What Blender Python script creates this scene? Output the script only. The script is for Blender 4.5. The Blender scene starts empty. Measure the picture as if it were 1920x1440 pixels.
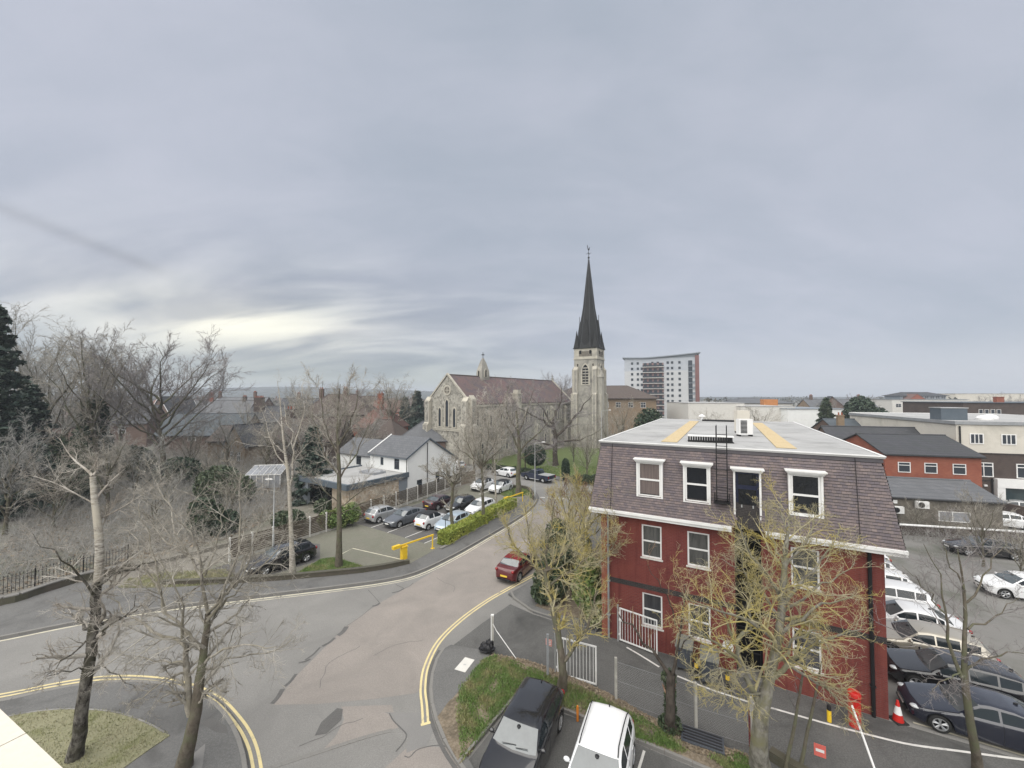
import bpy, bmesh, math, random
import numpy as np
from mathutils import Vector, Matrix

random.seed(7)
S = bpy.context.scene
COL = S.collection
R = math.radians
H = 13.0            # eye height above the street
F = 730.0           # focal length in pixels of a 1920 wide picture
PITCH = math.atan(22.0 / F)

# ------------------------------------------------------------------ camera
cam = bpy.data.cameras.new("camera")
cam_o = bpy.data.objects.new("camera", cam)
COL.objects.link(cam_o)
cam.sensor_width = 36.0
cam.lens = F / 1920.0 * 36.0
cam.clip_start = 0.1
cam.clip_end = 20000
cam_o.location = (0, 0, H)
cam_o.rotation_euler = (math.pi / 2 + PITCH, 0, 0)
S.camera = cam_o

# ------------------------------------------------------------------ sky, sun, exposure
EXPOSURE = 1.9
SUN_ELEV, SUN_AZ = R(58), R(-150)         # azimuth from +Y, negative = left
world = bpy.data.worlds.new("World")
S.world = world
world.use_nodes = True


def build_world():
 nt = world.node_tree
 nt.nodes.clear()
 N = nt.nodes.new
 L = nt.links.new
 out = N('ShaderNodeOutputWorld')
 mix = N('ShaderNodeMixShader')
 sky = N('ShaderNodeTexSky')
 sky.sky_type = 'NISHITA'
 sky.sun_disc = False
 sky.sun_elevation = SUN_ELEV
 sky.sun_rotation = SUN_AZ
 b1 = N('ShaderNodeBackground')
 b1.inputs['Strength'].default_value = 0.05
 L(sky.outputs[0], b1.inputs['Color'])
 b2 = N('ShaderNodeBackground')
 b2.inputs['Strength'].default_value = 0.33
 tc = N('ShaderNodeTexCoord')
 sep = N('ShaderNodeSeparateXYZ')
 L(tc.outputs['Generated'], sep.inputs[0])

 def math_(op, a, b=None, c=None, clamp=False):
  n = N('ShaderNodeMath')
  n.operation = op
  n.use_clamp = clamp
  for i, v in enumerate((a, b, c)):
   if v is None:
    continue
   if isinstance(v, (int, float)):
    n.inputs[i].default_value = v
   else:
    L(v, n.inputs[i])
  return n.outputs[0]
 X, Y, Z = sep.outputs
 zz = math_('ADD', math_('MAXIMUM', Z, 0.0), 0.30)
 u = math_('DIVIDE', X, zz)
 v = math_('DIVIDE', Y, zz)

 def noise(uu, vv, rot, sx, sy, scale, detail, rough, dist):
  c = N('ShaderNodeCombineXYZ')
  L(uu, c.inputs[0])
  L(vv, c.inputs[1])
  m = N('ShaderNodeMapping')
  m.inputs['Rotation'].default_value = (0, 0, R(rot))
  m.inputs['Scale'].default_value = (sx, sy, 1)
  L(c.outputs[0], m.inputs[0])
  n = N('ShaderNodeTexNoise')
  n.inputs['Scale'].default_value = scale
  n.inputs['Detail'].default_value = detail
  n.inputs['Roughness'].default_value = rough
  n.inputs['Distortion'].default_value = dist
  L(m.outputs[0], n.inputs['Vector'])
  return n.outputs[0]
 n1 = noise(u, v, 35, 0.5, 1.1, 1.5, 6, 0.55, 0.7)
 n2 = noise(u, v, 38, 0.45, 1.25, 2.3, 6, 0.5, 0.6)
 n3 = noise(u, v, 20, 0.6, 1.0, 0.75, 3, 0.5, 0.3)

 n4 = noise(u, v, 30, 0.6, 1.0, 4.5, 8, 0.6, 0.9)

 def sm(x, a, b):
  r = N('ShaderNodeMapRange')
  r.interpolation_type = 'SMOOTHSTEP'
  L(x, r.inputs[0])
  r.inputs[1].default_value = a
  r.inputs[2].default_value = b
  return r.outputs[0]
 f1 = sm(n1, 0.36, 0.64)
 f2 = sm(n2, 0.36, 0.64)
 f3 = sm(n3, 0.35, 0.65)
 f4 = sm(n4, 0.32, 0.68)
 base = N('ShaderNodeMix')
 base.data_type = 'RGBA'
 base.inputs[6].default_value = (0.338, 0.378, 0.440, 1)
 base.inputs[7].default_value = (0.455, 0.476, 0.545, 1)
 f = math_('ADD', math_('MULTIPLY', f1, 0.42), math_('ADD', math_('MULTIPLY', f2, 0.18), math_('ADD', math_('MULTIPLY', f3, 0.20), math_('MULTIPLY', f4, 0.20))))
 L(f, base.inputs[0])
 # the sun behind the cloud: a broken bright patch low on the left
 az, el = R(-36.0), R(8.8)
 d0 = (math.sin(az) * math.cos(el), math.cos(az) * math.cos(el), math.sin(el))
 az_v = math_('ARCTAN2', X, Y)
 el_v = math_('ARCSINE', Z)
 da = math_('DIVIDE', math_('SUBTRACT', az_v, az), 0.24)
 de = math_('DIVIDE', math_('SUBTRACT', el_v, el), 0.058)
 g = math_('EXPONENT', math_('MULTIPLY', math_('ADD', math_('MULTIPLY', da, da), math_('MULTIPLY', de, de)), -1.0))
 da2 = math_('DIVIDE', math_('SUBTRACT', az_v, R(-28)), 0.55)
 de2 = math_('DIVIDE', math_('SUBTRACT', el_v, R(8)), 0.16)
 g2 = math_('EXPONENT', math_('MULTIPLY', math_('ADD', math_('MULTIPLY', da2, da2), math_('MULTIPLY', de2, de2)), -1.0))
 br = math_('MULTIPLY', g, math_('ADD', math_('MULTIPLY', f2, 0.75), math_('ADD', math_('MULTIPLY', f1, 0.3), 0.12)))
 br = math_('ADD', br, math_('MULTIPLY', g2, math_('MULTIPLY', f2, 0.38)))
 # grey streaks round the bright patch
 dk = math_('SUBTRACT', 1.0, math_('MULTIPLY', g2, math_('MULTIPLY', math_('SUBTRACT', 1.0, f2), 0.24)))
 # one long thin dark streak
 sl = math_('DIVIDE', math_('SUBTRACT', math_('ADD', el_v, math_('MULTIPLY', az_v, 0.267)), R(2.2)), 0.011)
 se = math_('MULTIPLY', math_('EXPONENT', math_('MULTIPLY', math_('MULTIPLY', sl, sl), -1.0)), math_('SUBTRACT', 1.0, sm(az_v, -0.78, -0.70)))
 dk = math_('SUBTRACT', dk, math_('MULTIPLY', se, 0.15))
 low = math_('SUBTRACT', 1.0, sm(el_v, 0.02, 0.14))
 lefty = math_('SUBTRACT', 1.0, sm(az_v, -0.25, 0.25))
 hz = N('ShaderNodeMix')
 hz.data_type = 'RGBA'
 hz.inputs[6].default_value = (0.50, 0.52, 0.575, 1)
 hz.inputs[7].default_value = (0.30, 0.345, 0.345, 1)
 L(lefty, hz.inputs[0])
 m2 = N('ShaderNodeMix')
 m2.data_type = 'RGBA'
 L(math_('MULTIPLY', low, 0.8), m2.inputs[0])
 L(base.outputs[2], m2.inputs[6])
 L(hz.outputs[2], m2.inputs[7])
 dm = N('ShaderNodeMix')
 dm.data_type = 'RGBA'
 dm.blend_type = 'MULTIPLY'
 dm.inputs[0].default_value = 1
 L(m2.outputs[2], dm.inputs[6])
 cd = N('ShaderNodeCombineColor')
 for i in range(3):
  L(dk, cd.inputs[i])
 L(cd.outputs[0], dm.inputs[7])
 gl = N('ShaderNodeMix')
 gl.data_type = 'RGBA'
 gl.blend_type = 'ADD'
 L(br, gl.inputs[0])
 L(dm.outputs[2], gl.inputs[6])
 gl.inputs[7].default_value = (0.36, 0.32, 0.18, 1)
 gl.clamp_factor = False
 L(gl.outputs[2], b2.inputs['Color'])
 mix.inputs[0].default_value = 0.95
 L(b1.outputs[0], mix.inputs[1])
 L(b2.outputs[0], mix.inputs[2])
 L(mix.outputs[0], out.inputs['Surface'])


build_world()
sun = bpy.data.lights.new("sun", 'SUN')
sun.energy = 1.5
sun.angle = R(105)
sun.color = (1.0, 0.955, 0.875)
sun_o = bpy.data.objects.new("sun", sun)
COL.objects.link(sun_o)
sd = Vector((math.sin(SUN_AZ) * math.cos(SUN_ELEV), math.cos(SUN_AZ) * math.cos(SUN_ELEV), math.sin(SUN_ELEV)))
sun_o.rotation_euler = sd.to_track_quat('Z', 'Y').to_euler()
vs = S.view_settings
vs.view_transform = 'Standard'
vs.look = 'None'
vs.exposure = EXPOSURE
vs.gamma = 1
vs.use_curve_mapping = False
S.cycles.max_bounces = 6
S.cycles.diffuse_bounces = 3
S.cycles.glossy_bounces = 3
S.cycles.transparent_max_bounces = 8
S.cycles.volume_bounces = 0

# ------------------------------------------------------------------ helpers
cp, sp = math.cos(PITCH), math.sin(PITCH)


def ray(px, py):
 x, y, z = (px - 960.0) / F, 1.0, -(py - 720.0) / F
 return Vector((x, y * cp - z * sp, y * sp + z * cp))


def G(px, py, z=0.0):
 """the place on the level z that the photograph shows at this pixel"""
 d = ray(px, py)
 t = (z - H) / d.z
 return Vector((d.x * t, d.y * t, z))


def D(px, py, d):
 """the place at distance d ahead that the photograph shows at this pixel"""
 r = ray(px, py)
 t = d / r.y
 return Vector((r.x * t, d, H + r.z * t))


def tag(o, label=None, cat=None, group=None, kind=None):
 if label:
  o['label'] = label
 if cat:
  o['category'] = cat
 if group:
  o['group'] = group
 if kind:
  o['kind'] = kind
 return o


def thing(name, label, cat, loc=(0, 0, 0), rz=0.0, group=None):
 o = bpy.data.objects.new(name, None)
 o.empty_display_size = 0.2
 COL.objects.link(o)
 o.location = loc
 o.rotation_euler = (0, 0, rz)
 return tag(o, label, cat, group)


def copy_tree(o, parent=None):
 c = o.copy()
 COL.objects.link(c)
 c.parent = parent
 for ch in list(o.children):
  copy_tree(ch, c)
 return c


class MB:
 """collects shapes into one mesh"""

 def __init__(self):
  self.v, self.f, self.m = [], [], []
  self.mi = 0

 def poly(self, pts):
  b = len(self.v)
  self.v += [tuple(p) for p in pts]
  self.f.append(tuple(range(b, b + len(pts))))
  self.m.append(self.mi)

 def add(self, vs, fs):
  b = len(self.v)
  self.v += [tuple(p) for p in vs]
  for f in fs:
   self.f.append(tuple(b + i for i in f))
   self.m.append(self.mi)

 def box(self, x0, x1, y0, y1, z0, z1, mat=None):
  vs = [(x0, y0, z0), (x1, y0, z0), (x1, y1, z0), (x0, y1, z0), (x0, y0, z1), (x1, y0, z1), (x1, y1, z1), (x0, y1, z1)]
  if mat is not None:
   vs = [mat @ Vector(p) for p in vs]
  self.add(vs, [(0, 3, 2, 1), (4, 5, 6, 7), (0, 1, 5, 4), (1, 2, 6, 5), (2, 3, 7, 6), (3, 0, 4, 7)])
  return self

 def bar(self, a, b, r, n=6, r2=None):
  a, b = Vector(a), Vector(b)
  t = (b - a).normalized()
  ref = Vector((0, 0, 1)) if abs(t.z) < 0.9 else Vector((1, 0, 0))
  u = t.cross(ref).normalized()
  w = t.cross(u)
  r2 = r if r2 is None else r2
  vs = []
  for p, rr in ((a, r), (b, r2)):
   for i in range(n):
    an = 2 * math.pi * i / n
    vs.append(p + (u * math.cos(an) + w * math.sin(an)) * rr)
  fs = [(i, (i + 1) % n, n + (i + 1) % n, n + i) for i in range(n)]
  fs += [tuple(range(n - 1, -1, -1)), tuple(range(n, 2 * n))]
  self.add(vs, fs)
  return self

 def lathe(self, prof, n=16, axis='z', c=(0, 0, 0), cap=True):
  """prof: (radius, height) pairs"""
  vs, fs = [], []
  k = len(prof)
  for r, h in prof:
   for i in range(n):
    a = 2 * math.pi * i / n
    p = (r * math.cos(a), r * math.sin(a), h)
    if axis == 'y':
     p = (p[0], p[2], p[1])
    if axis == 'x':
     p = (p[2], p[0], p[1])
    vs.append((p[0] + c[0], p[1] + c[1], p[2] + c[2]))
  for j in range(k - 1):
   for i in range(n):
    q = (i + 1) % n
    fs.append((j * n + i, j * n + q, (j + 1) * n + q, (j + 1) * n + i))
  if cap:
   fs.append(tuple(range(n - 1, -1, -1)))
   fs.append(tuple(range((k - 1) * n, k * n)))
  self.add(vs, fs)
  return self

 def ball(self, c, r, n=8, m=6):
  prof = []
  vs, fs = [], []
  for j in range(m + 1):
   t = math.pi * j / m
   for i in range(n):
    a = 2 * math.pi * i / n
    vs.append((c[0] + r[0] * math.sin(t) * math.cos(a), c[1] + r[1] * math.sin(t) * math.sin(a), c[2] + r[2] * math.cos(t)))
  for j in range(m):
   for i in range(n):
    q = (i + 1) % n
    fs.append((j * n + i, (j + 1) * n + i, (j + 1) * n + q, j * n + q))
  self.add(vs, fs)
  return self

 def prism(self, pts, z0, z1):
  """upright prism over a ground polygon (any winding)"""
  pts = [(p[0], p[1]) for p in pts]
  ar = sum(pts[i][0] * pts[(i + 1) % len(pts)][1] - pts[(i + 1) % len(pts)][0] * pts[i][1] for i in range(len(pts)))
  if ar < 0:
   pts = pts[::-1]
  n = len(pts)
  vs = [(p[0], p[1], z0) for p in pts] + [(p[0], p[1], z1) for p in pts]
  fs = [tuple(range(n - 1, -1, -1)), tuple(range(n, 2 * n))]
  fs += [(i, (i + 1) % n, n + (i + 1) % n, n + i) for i in range(n)]
  self.add(vs, fs)
  return self

 def extrude_y(self, pts, y0, y1, ox=0, oz=0):
  """prism over an outline in the x-z plane, front face at y0"""
  ar = sum(pts[i][0] * pts[(i + 1) % len(pts)][1] - pts[(i + 1) % len(pts)][0] * pts[i][1] for i in range(len(pts)))
  if ar < 0:
   pts = pts[::-1]
  n = len(pts)
  vs = [(p[0] + ox, y0, p[1] + oz) for p in pts] + [(p[0] + ox, y1, p[1] + oz) for p in pts]
  fs = [tuple(range(n)), tuple(range(2 * n - 1, n - 1, -1))]
  fs += [((i + 1) % n, i, n + i, n + (i + 1) % n) for i in range(n)]
  self.add(vs, fs)
  return self

 def build(self, name, mats, parent=None, smooth=False, sharp=None, loc=None, rz=None):
  me = bpy.data.meshes.new(name)
  me.from_pydata(self.v, [], self.f)
  if not isinstance(mats, (list, tuple)):
   mats = [mats]
  for m in mats:
   me.materials.append(m)
  if len(mats) > 1:
   me.polygons.foreach_set('material_index', self.m)
  if smooth:
   me.polygons.foreach_set('use_smooth', [True] * len(me.polygons))
   if sharp:
    me.set_sharp_from_angle(angle=R(sharp))
  me.update()
  o = bpy.data.objects.new(name, me)
  COL.objects.link(o)
  if parent is not None:
   o.parent = parent
  if loc is not None:
   o.location = loc
  if rz is not None:
   o.rotation_euler = (0, 0, rz)
  return o


def np_mesh(name, V, Q, mat, parent=None, smooth=False, sides=4):
 me = bpy.data.meshes.new(name)
 V = np.ascontiguousarray(V, np.float32).reshape(-1, 3)
 Q = np.ascontiguousarray(Q, np.int32).reshape(-1, sides)
 me.vertices.add(len(V))
 me.vertices.foreach_set('co', V.ravel())
 me.loops.add(Q.size)
 me.loops.foreach_set('vertex_index', Q.ravel())
 me.polygons.add(len(Q))
 me.polygons.foreach_set('loop_start', np.arange(0, Q.size, sides, dtype=np.int32))
 me.polygons.foreach_set('loop_total', np.full(len(Q), sides, np.int32))
 if smooth:
  me.polygons.foreach_set('use_smooth', np.ones(len(Q), bool))
 me.materials.append(mat)
 me.update(calc_edges=True)
 o = bpy.data.objects.new(name, me)
 COL.objects.link(o)
 if parent is not None:
  o.parent = parent
 return o


# ------------------------------------------------------------------ materials
def new_mat(name):
 m = bpy.data.materials.new(name)
 m.use_nodes = True
 nt = m.node_tree
 return m, nt, nt.nodes['Principled BSDF']


def _noise(nt, vec, scale, detail=5, rough=0.6, dist=0.0):
 n = nt.nodes.new('ShaderNodeTexNoise')
 n.inputs['Scale'].default_value = scale
 n.inputs['Detail'].default_value = detail
 n.inputs['Roughness'].default_value = rough
 n.inputs['Distortion'].default_value = dist
 nt.links.new(vec, n.inputs['Vector'])
 return n.outputs[0]


def _range(nt, x, a, b, c=0.0, d=1.0):
 r = nt.nodes.new('ShaderNodeMapRange')
 nt.links.new(x, r.inputs[0])
 for i, v in zip((1, 2, 3, 4), (a, b, c, d)):
  r.inputs[i].default_value = v
 return r.outputs[0]


def _mix(nt, f, a, b, mode='MIX'):
 n = nt.nodes.new('ShaderNodeMix')
 n.data_type = 'RGBA'
 n.blend_type = mode
 for i, v in ((0, f), (6, a), (7, b)):
  if isinstance(v, (int, float)):
   n.inputs[i].default_value = v
  elif isinstance(v, (tuple, list)):
   n.inputs[i].default_value = (*v[:3], 1)
  else:
   nt.links.new(v, n.inputs[i])
 return n.outputs[2]


def M(name, c1, c2=None, scale=4.0, rough=0.8, spec=0.3, metal=0.0, bump=0.0, bscale=40.0, fine=None, fscale=60.0,
  dirt=None, dscale=0.6, dlo=0.5, dhi=0.7, coat=0.0, island=None, stretch=None, ior=None):
 """plain surface: two tones mottled, optional fine grain, worn patches, bump and a tone per separate piece"""
 m, nt, b = new_mat(name)
 tc = nt.nodes.new('ShaderNodeTexCoord').outputs['Object']
 if stretch:
  mp = nt.nodes.new('ShaderNodeMapping')
  mp.inputs['Scale'].default_value = stretch
  nt.links.new(tc, mp.inputs[0])
  tc = mp.outputs[0]
 b.inputs['Roughness'].default_value = rough
 b.inputs['Specular IOR Level'].default_value = spec
 b.inputs['Metallic'].default_value = metal
 b.inputs['Coat Weight'].default_value = coat
 b.inputs['Coat Roughness'].default_value = 0.02
 if ior:
  b.inputs['IOR'].default_value = ior
 col = c1
 if c2 is not None:
  col = _mix(nt, _range(nt, _noise(nt, tc, scale), 0.33, 0.67), c1, c2)
 if fine is not None:
  col = _mix(nt, _range(nt, _noise(nt, tc, fscale, 3, 0.7), 0.35, 0.65), col, fine) if c2 is None else _mix(
   nt, _range(nt, _noise(nt, tc, fscale, 3, 0.7), 0.4, 0.62, 0, 0.7), col, fine)
 if dirt is not None:
  col = _mix(nt, _range(nt, _noise(nt, tc, dscale, 8, 0.65, 0.6), dlo, dhi), col, dirt)
 if island is not None:
  g = nt.nodes.new('ShaderNodeNewGeometry').outputs['Random Per Island']
  col = _mix(nt, _range(nt, g, 0.0, 1.0, 0.0, 1.0), col, island)
 if isinstance(col, tuple):
  b.inputs['Base Color'].default_value = (*col[:3], 1)
 else:
  nt.links.new(col, b.inputs['Base Color'])
 if bump:
  bn = nt.nodes.new('ShaderNodeBump')
  bn.inputs['Strength'].default_value = bump
  bn.inputs['Distance'].default_value = 0.03
  nt.links.new(_noise(nt, tc, bscale, 5, 0.65), bn.inputs['Height'])
  nt.links.new(bn.outputs[0], b.inputs['Normal'])
 return m


def M_brick(name, c1, c2, mortar, bw=0.225, bh=0.075, mw=0.01, flat=False, rough=0.85, dirt=None, bump=0.4, offset=0.5, extra=None):
 """courses of brick, block or slate; walls use x+y and z, level surfaces x and y"""
 m, nt, b = new_mat(name)
 tc = nt.nodes.new('ShaderNodeTexCoord').outputs['Object']
 sep = nt.nodes.new('ShaderNodeSeparateXYZ')
 nt.links.new(tc, sep.inputs[0])
 c = nt.nodes.new('ShaderNodeCombineXYZ')
 if flat:
  vec = tc
 else:
  a = nt.nodes.new('ShaderNodeMath')
  nt.links.new(sep.outputs[0], a.inputs[0])
  nt.links.new(sep.outputs[1], a.inputs[1])
  nt.links.new(a.outputs[0], c.inputs[0])
  nt.links.new(sep.outputs[2], c.inputs[1])
  vec = c.outputs[0]
 br = nt.nodes.new('ShaderNodeTexBrick')
 br.inputs['Scale'].default_value = 1.0
 br.inputs['Brick Width'].default_value = bw
 br.inputs['Row Height'].default_value = bh
 br.inputs['Mortar Size'].default_value = mw
 br.inputs['Color1'].default_value = (*c1, 1)
 br.inputs['Color2'].default_value = (*c2, 1)
 br.inputs['Mortar'].default_value = (*mortar, 1)
 br.offset = offset
 nt.links.new(vec, br.inputs['Vector'])
 col = br.outputs['Color']
 nz = _noise(nt, tc, 0.7, 6, 0.6, 0.3)
 col = _mix(nt, _range(nt, nz, 0.38, 0.66, 0.0, 0.62), col, dirt or tuple(x * 0.7 for x in c1))
 if extra:
  col = _mix(nt, _range(nt, _noise(nt, tc, 0.35, 4, 0.5, 0.3), 0.45, 0.62, 0, 0.75), col, extra)
 col = _mix(nt, _range(nt, _noise(nt, tc, 25, 3, 0.7), 0.3, 0.7, 0, 0.35), col, tuple(x * 0.6 for x in c1))
 if extra:
  mp = nt.nodes.new('ShaderNodeMapping')
  mp.inputs['Scale'].default_value = (3.5, 3.5, 0.22)
  nt.links.new(tc, mp.inputs[0])
  col = _mix(nt, _range(nt, _noise(nt, mp.outputs[0], 1.0, 5, 0.65), 0.5, 0.72, 0, 0.6), col, tuple(x * 0.5 for x in c1))
 nt.links.new(col, b.inputs['Base Color'])
 b.inputs['Roughness'].default_value = rough
 b.inputs['Specular IOR Level'].default_value = 0.25
 if bump:
  bn = nt.nodes.new('ShaderNodeBump')
  bn.inputs['Strength'].default_value = bump
  bn.inputs['Distance'].default_value = 0.02
  bn.invert = True
  nt.links.new(br.outputs['Fac'], bn.inputs['Height'])
  nt.links.new(bn.outputs[0], b.inputs['Normal'])
 return m


def M_rubble(name, c1, c2, joint, scale=3.0):
 """knapped flint or random stone"""
 m, nt, b = new_mat(name)
 tc = nt.nodes.new('ShaderNodeTexCoord').outputs['Object']
 wn = nt.nodes.new('ShaderNodeTexVoronoi')
 wn.inputs['Scale'].default_value = scale
 nt.links.new(tc, wn.inputs['Vector'])
 ve = nt.nodes.new('ShaderNodeTexVoronoi')
 ve.feature = 'DISTANCE_TO_EDGE'
 ve.inputs['Scale'].default_value = scale
 nt.links.new(tc, ve.inputs['Vector'])
 sc = nt.nodes.new('ShaderNodeSeparateColor')
 nt.links.new(wn.outputs['Color'], sc.inputs[0])
 col = _mix(nt, sc.outputs[0], c1, c2)
 col = _mix(nt, _range(nt, ve.outputs['Distance'], 0.0, 0.10, 1.0, 0.0), col, joint)
 col = _mix(nt, _range(nt, _noise(nt, tc, 0.35, 5, 0.6), 0.4, 0.65, 0, 0.5), col, tuple(x * 0.65 for x in c1))
 nt.links.new(col, b.inputs['Base Color'])
 b.inputs['Roughness'].default_value = 0.85
 b.inputs['Specular IOR Level'].default_value = 0.2
 bn = nt.nodes.new('ShaderNodeBump')
 bn.inputs['Strength'].default_value = 0.5
 bn.inputs['Distance'].default_value = 0.05
 nt.links.new(ve.outputs['Distance'], bn.inputs['Height'])
 nt.links.new(bn.outputs[0], b.inputs['Normal'])
 return m


def M_leaf(name, c1, c2, c3=None, rough=0.55, spec=0.35):
 m, nt, b = new_mat(name)
 g = nt.nodes.new('ShaderNodeNewGeometry').outputs['Random Per Island']
 tc = nt.nodes.new('ShaderNodeTexCoord').outputs['Object']
 col = _mix(nt, g, c1, c2)
 if c3:
  col = _mix(nt, _range(nt, _noise(nt, tc, 1.1, 4, 0.6), 0.48, 0.66), col, c3)
 nt.links.new(col, b.inputs['Base Color'])
 b.inputs['Roughness'].default_value = rough
 b.inputs['Specular IOR Level'].default_value = spec
 return m


def M_bark(name, c1, c2, c3=None, scale=3.0, bands=False):
 m, nt, b = new_mat(name)
 tc = nt.nodes.new('ShaderNodeTexCoord').outputs['Object']
 mp = nt.nodes.new('ShaderNodeMapping')
 mp.inputs['Scale'].default_value = (1, 1, 3.5) if bands else (1, 1, 0.5)
 nt.links.new(tc, mp.inputs[0])
 col = _mix(nt, _range(nt, _noise(nt, mp.outputs[0], scale * 2.2, 5, 0.65), 0.38, 0.6), c1, c2)
 if c3:
  col = _mix(nt, _range(nt, _noise(nt, tc, scale * 0.5, 5, 0.6, 0.4), 0.44, 0.62), col, c3)
 nt.links.new(col, b.inputs['Base Color'])
 b.inputs['Roughness'].default_value = 0.9
 b.inputs['Specular IOR Level'].default_value = 0.15
 bn = nt.nodes.new('ShaderNodeBump')
 bn.inputs['Strength'].default_value = 0.6
 bn.inputs['Distance'].default_value = 0.02
 nt.links.new(_noise(nt, mp.outputs[0], 22, 5, 0.7), bn.inputs['Height'])
 nt.links.new(bn.outputs[0], b.inputs['Normal'])
 return m


mt = {}
mt['ground'] = M('leaf_litter', (0.125, 0.12, 0.105), (0.175, 0.166, 0.145), 0.5, 0.95, fine=(0.21, 0.19, 0.16), fscale=9, dirt=(0.06, 0.075, 0.035), dscale=0.12, bump=0.6, bscale=6)
mt['asphalt'] = M('old_asphalt', (0.172, 0.168, 0.160), (0.202, 0.197, 0.187), 0.35, 0.9, fine=(0.265, 0.258, 0.245), fscale=20, dirt=(0.15, 0.147, 0.14), dscale=0.3, dlo=0.35, dhi=0.85, bump=0.35, bscale=70)
mt['asphalt_pink'] = M('pink_road_dressing', (0.215, 0.194, 0.177), (0.248, 0.222, 0.202), 0.4, 0.92, fine=(0.315, 0.287, 0.262), fscale=20, dirt=(0.172, 0.16, 0.148), dscale=0.35, dlo=0.35, dhi=0.9, bump=0.35, bscale=70)
mt['asphalt_pale'] = M('pale_repair', (0.16, 0.158, 0.152), (0.19, 0.185, 0.178), 0.8, 0.9, fine=(0.22, 0.215, 0.21), fscale=60, bump=0.25, bscale=70)
mt['asphalt_dark'] = M('dark_repair', (0.075, 0.074, 0.072), (0.10, 0.098, 0.095), 1.5, 0.9, fine=(0.14, 0.135, 0.13), fscale=50, bump=0.3, bscale=60)
mt['tarmac_path'] = M('pavement_tarmac', (0.098, 0.098, 0.096), (0.122, 0.121, 0.118), 0.5, 0.88, fine=(0.165, 0.163, 0.158), fscale=22, dirt=(0.075, 0.074, 0.072), dscale=0.4, bump=0.3, bscale=70)
mt['drive'] = M('driveway_tarmac', (0.07, 0.07, 0.068), (0.098, 0.097, 0.094), 0.45, 0.9, fine=(0.14, 0.138, 0.133), fscale=20, dirt=(0.055, 0.055, 0.053), dscale=0.35, bump=0.4, bscale=60)
mt['yard'] = M('yard_tarmac', (0.155, 0.152, 0.146), (0.19, 0.186, 0.177), 0.3, 0.92, fine=(0.19, 0.185, 0.175), fscale=40, dirt=(0.10, 0.105, 0.085), dscale=0.2, bump=0.3, bscale=50)
mt['kerb'] = M('kerb_concrete', (0.19, 0.185, 0.175), (0.25, 0.242, 0.228), 2.0, 0.85, fine=(0.30, 0.29, 0.275), fscale=40, bump=0.3, bscale=50, island=(0.15, 0.145, 0.135))
mt['yellow_line'] = M('yellow_line_paint', (0.62, 0.52, 0.27), (0.52, 0.45, 0.26), 3.0, 0.75, dirt=(0.30, 0.27, 0.2), dscale=3.0, dlo=0.58, dhi=0.72)
mt['cream_line'] = M('worn_cream_line_paint', (0.55, 0.52, 0.40), (0.45, 0.42, 0.34), 2.0, 0.75, dirt=(0.25, 0.24, 0.21), dscale=1.6, dlo=0.55, dhi=0.72)
mt['white_line'] = M('white_line_paint', (0.62, 0.61, 0.58), (0.50, 0.49, 0.47), 3.0, 0.75, dirt=(0.22, 0.22, 0.21), dscale=2.5, dlo=0.56, dhi=0.72)
mt['block'] = M_brick('block_paving', (0.19, 0.18, 0.15), (0.235, 0.225, 0.19), (0.10, 0.105, 0.075), 0.21, 0.105, 0.012, True, dirt=(0.15, 0.16, 0.12))
mt['brick_red'] = M_brick('red_brickwork', (0.155, 0.034, 0.029), (0.205, 0.05, 0.04), (0.165, 0.08, 0.068), dirt=(0.105, 0.024, 0.026), mw=0.011, extra=(0.215, 0.062, 0.046))
mt['brick_dark'] = M_brick('brown_brickwork', (0.075, 0.055, 0.048), (0.10, 0.072, 0.06), (0.11, 0.10, 0.09), dirt=(0.055, 0.043, 0.04))
mt['brick_orange'] = M_brick('orange_brickwork', (0.28, 0.085, 0.05), (0.33, 0.11, 0.065), (0.24, 0.13, 0.10), dirt=(0.2, 0.06, 0.04))
mt['brick_tan'] = M_brick('tan_brickwork', (0.26, 0.19, 0.12), (0.21, 0.145, 0.09), (0.26, 0.22, 0.17), dirt=(0.17, 0.12, 0.08))
mt['brick_brown'] = M_brick('house_brickwork', (0.125, 0.082, 0.068), (0.155, 0.10, 0.08), (0.16, 0.135, 0.115), dirt=(0.11, 0.075, 0.06))
mt['brick_band'] = M_brick('dark_brick_band', (0.035, 0.032, 0.032), (0.05, 0.045, 0.043), (0.09, 0.08, 0.075))
mt['low_wall'] = M_brick('mossy_wall_brick', (0.085, 0.072, 0.056), (0.11, 0.09, 0.07), (0.10, 0.095, 0.08), dirt=(0.07, 0.075, 0.045))
mt['tile'] = M('plain_roof_tile', (0.155, 0.122, 0.118), (0.185, 0.15, 0.145), 3, 0.85, island=(0.118, 0.102, 0.113), fine=(0.22, 0.18, 0.17), fscale=30, dirt=(0.12, 0.108, 0.105), dscale=0.7)
mt['slate'] = M_brick('slate_roof', (0.11, 0.115, 0.125), (0.145, 0.15, 0.16), (0.06, 0.062, 0.068), 0.3, 0.22, 0.012, False, 0.6, dirt=(0.09, 0.095, 0.10))
mt['slate_dark'] = M_brick('dark_slate_roof', (0.05, 0.052, 0.06), (0.072, 0.072, 0.08), (0.03, 0.03, 0.034), 0.3, 0.2, 0.012, False, 0.6, dirt=(0.045, 0.05, 0.048))
mt['slate_blue'] = M_brick('blue_slate_roof', (0.075, 0.09, 0.105), (0.095, 0.11, 0.125), (0.045, 0.05, 0.06), 0.3, 0.2, 0.012, False, 0.6, dirt=(0.06, 0.075, 0.08))
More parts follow.
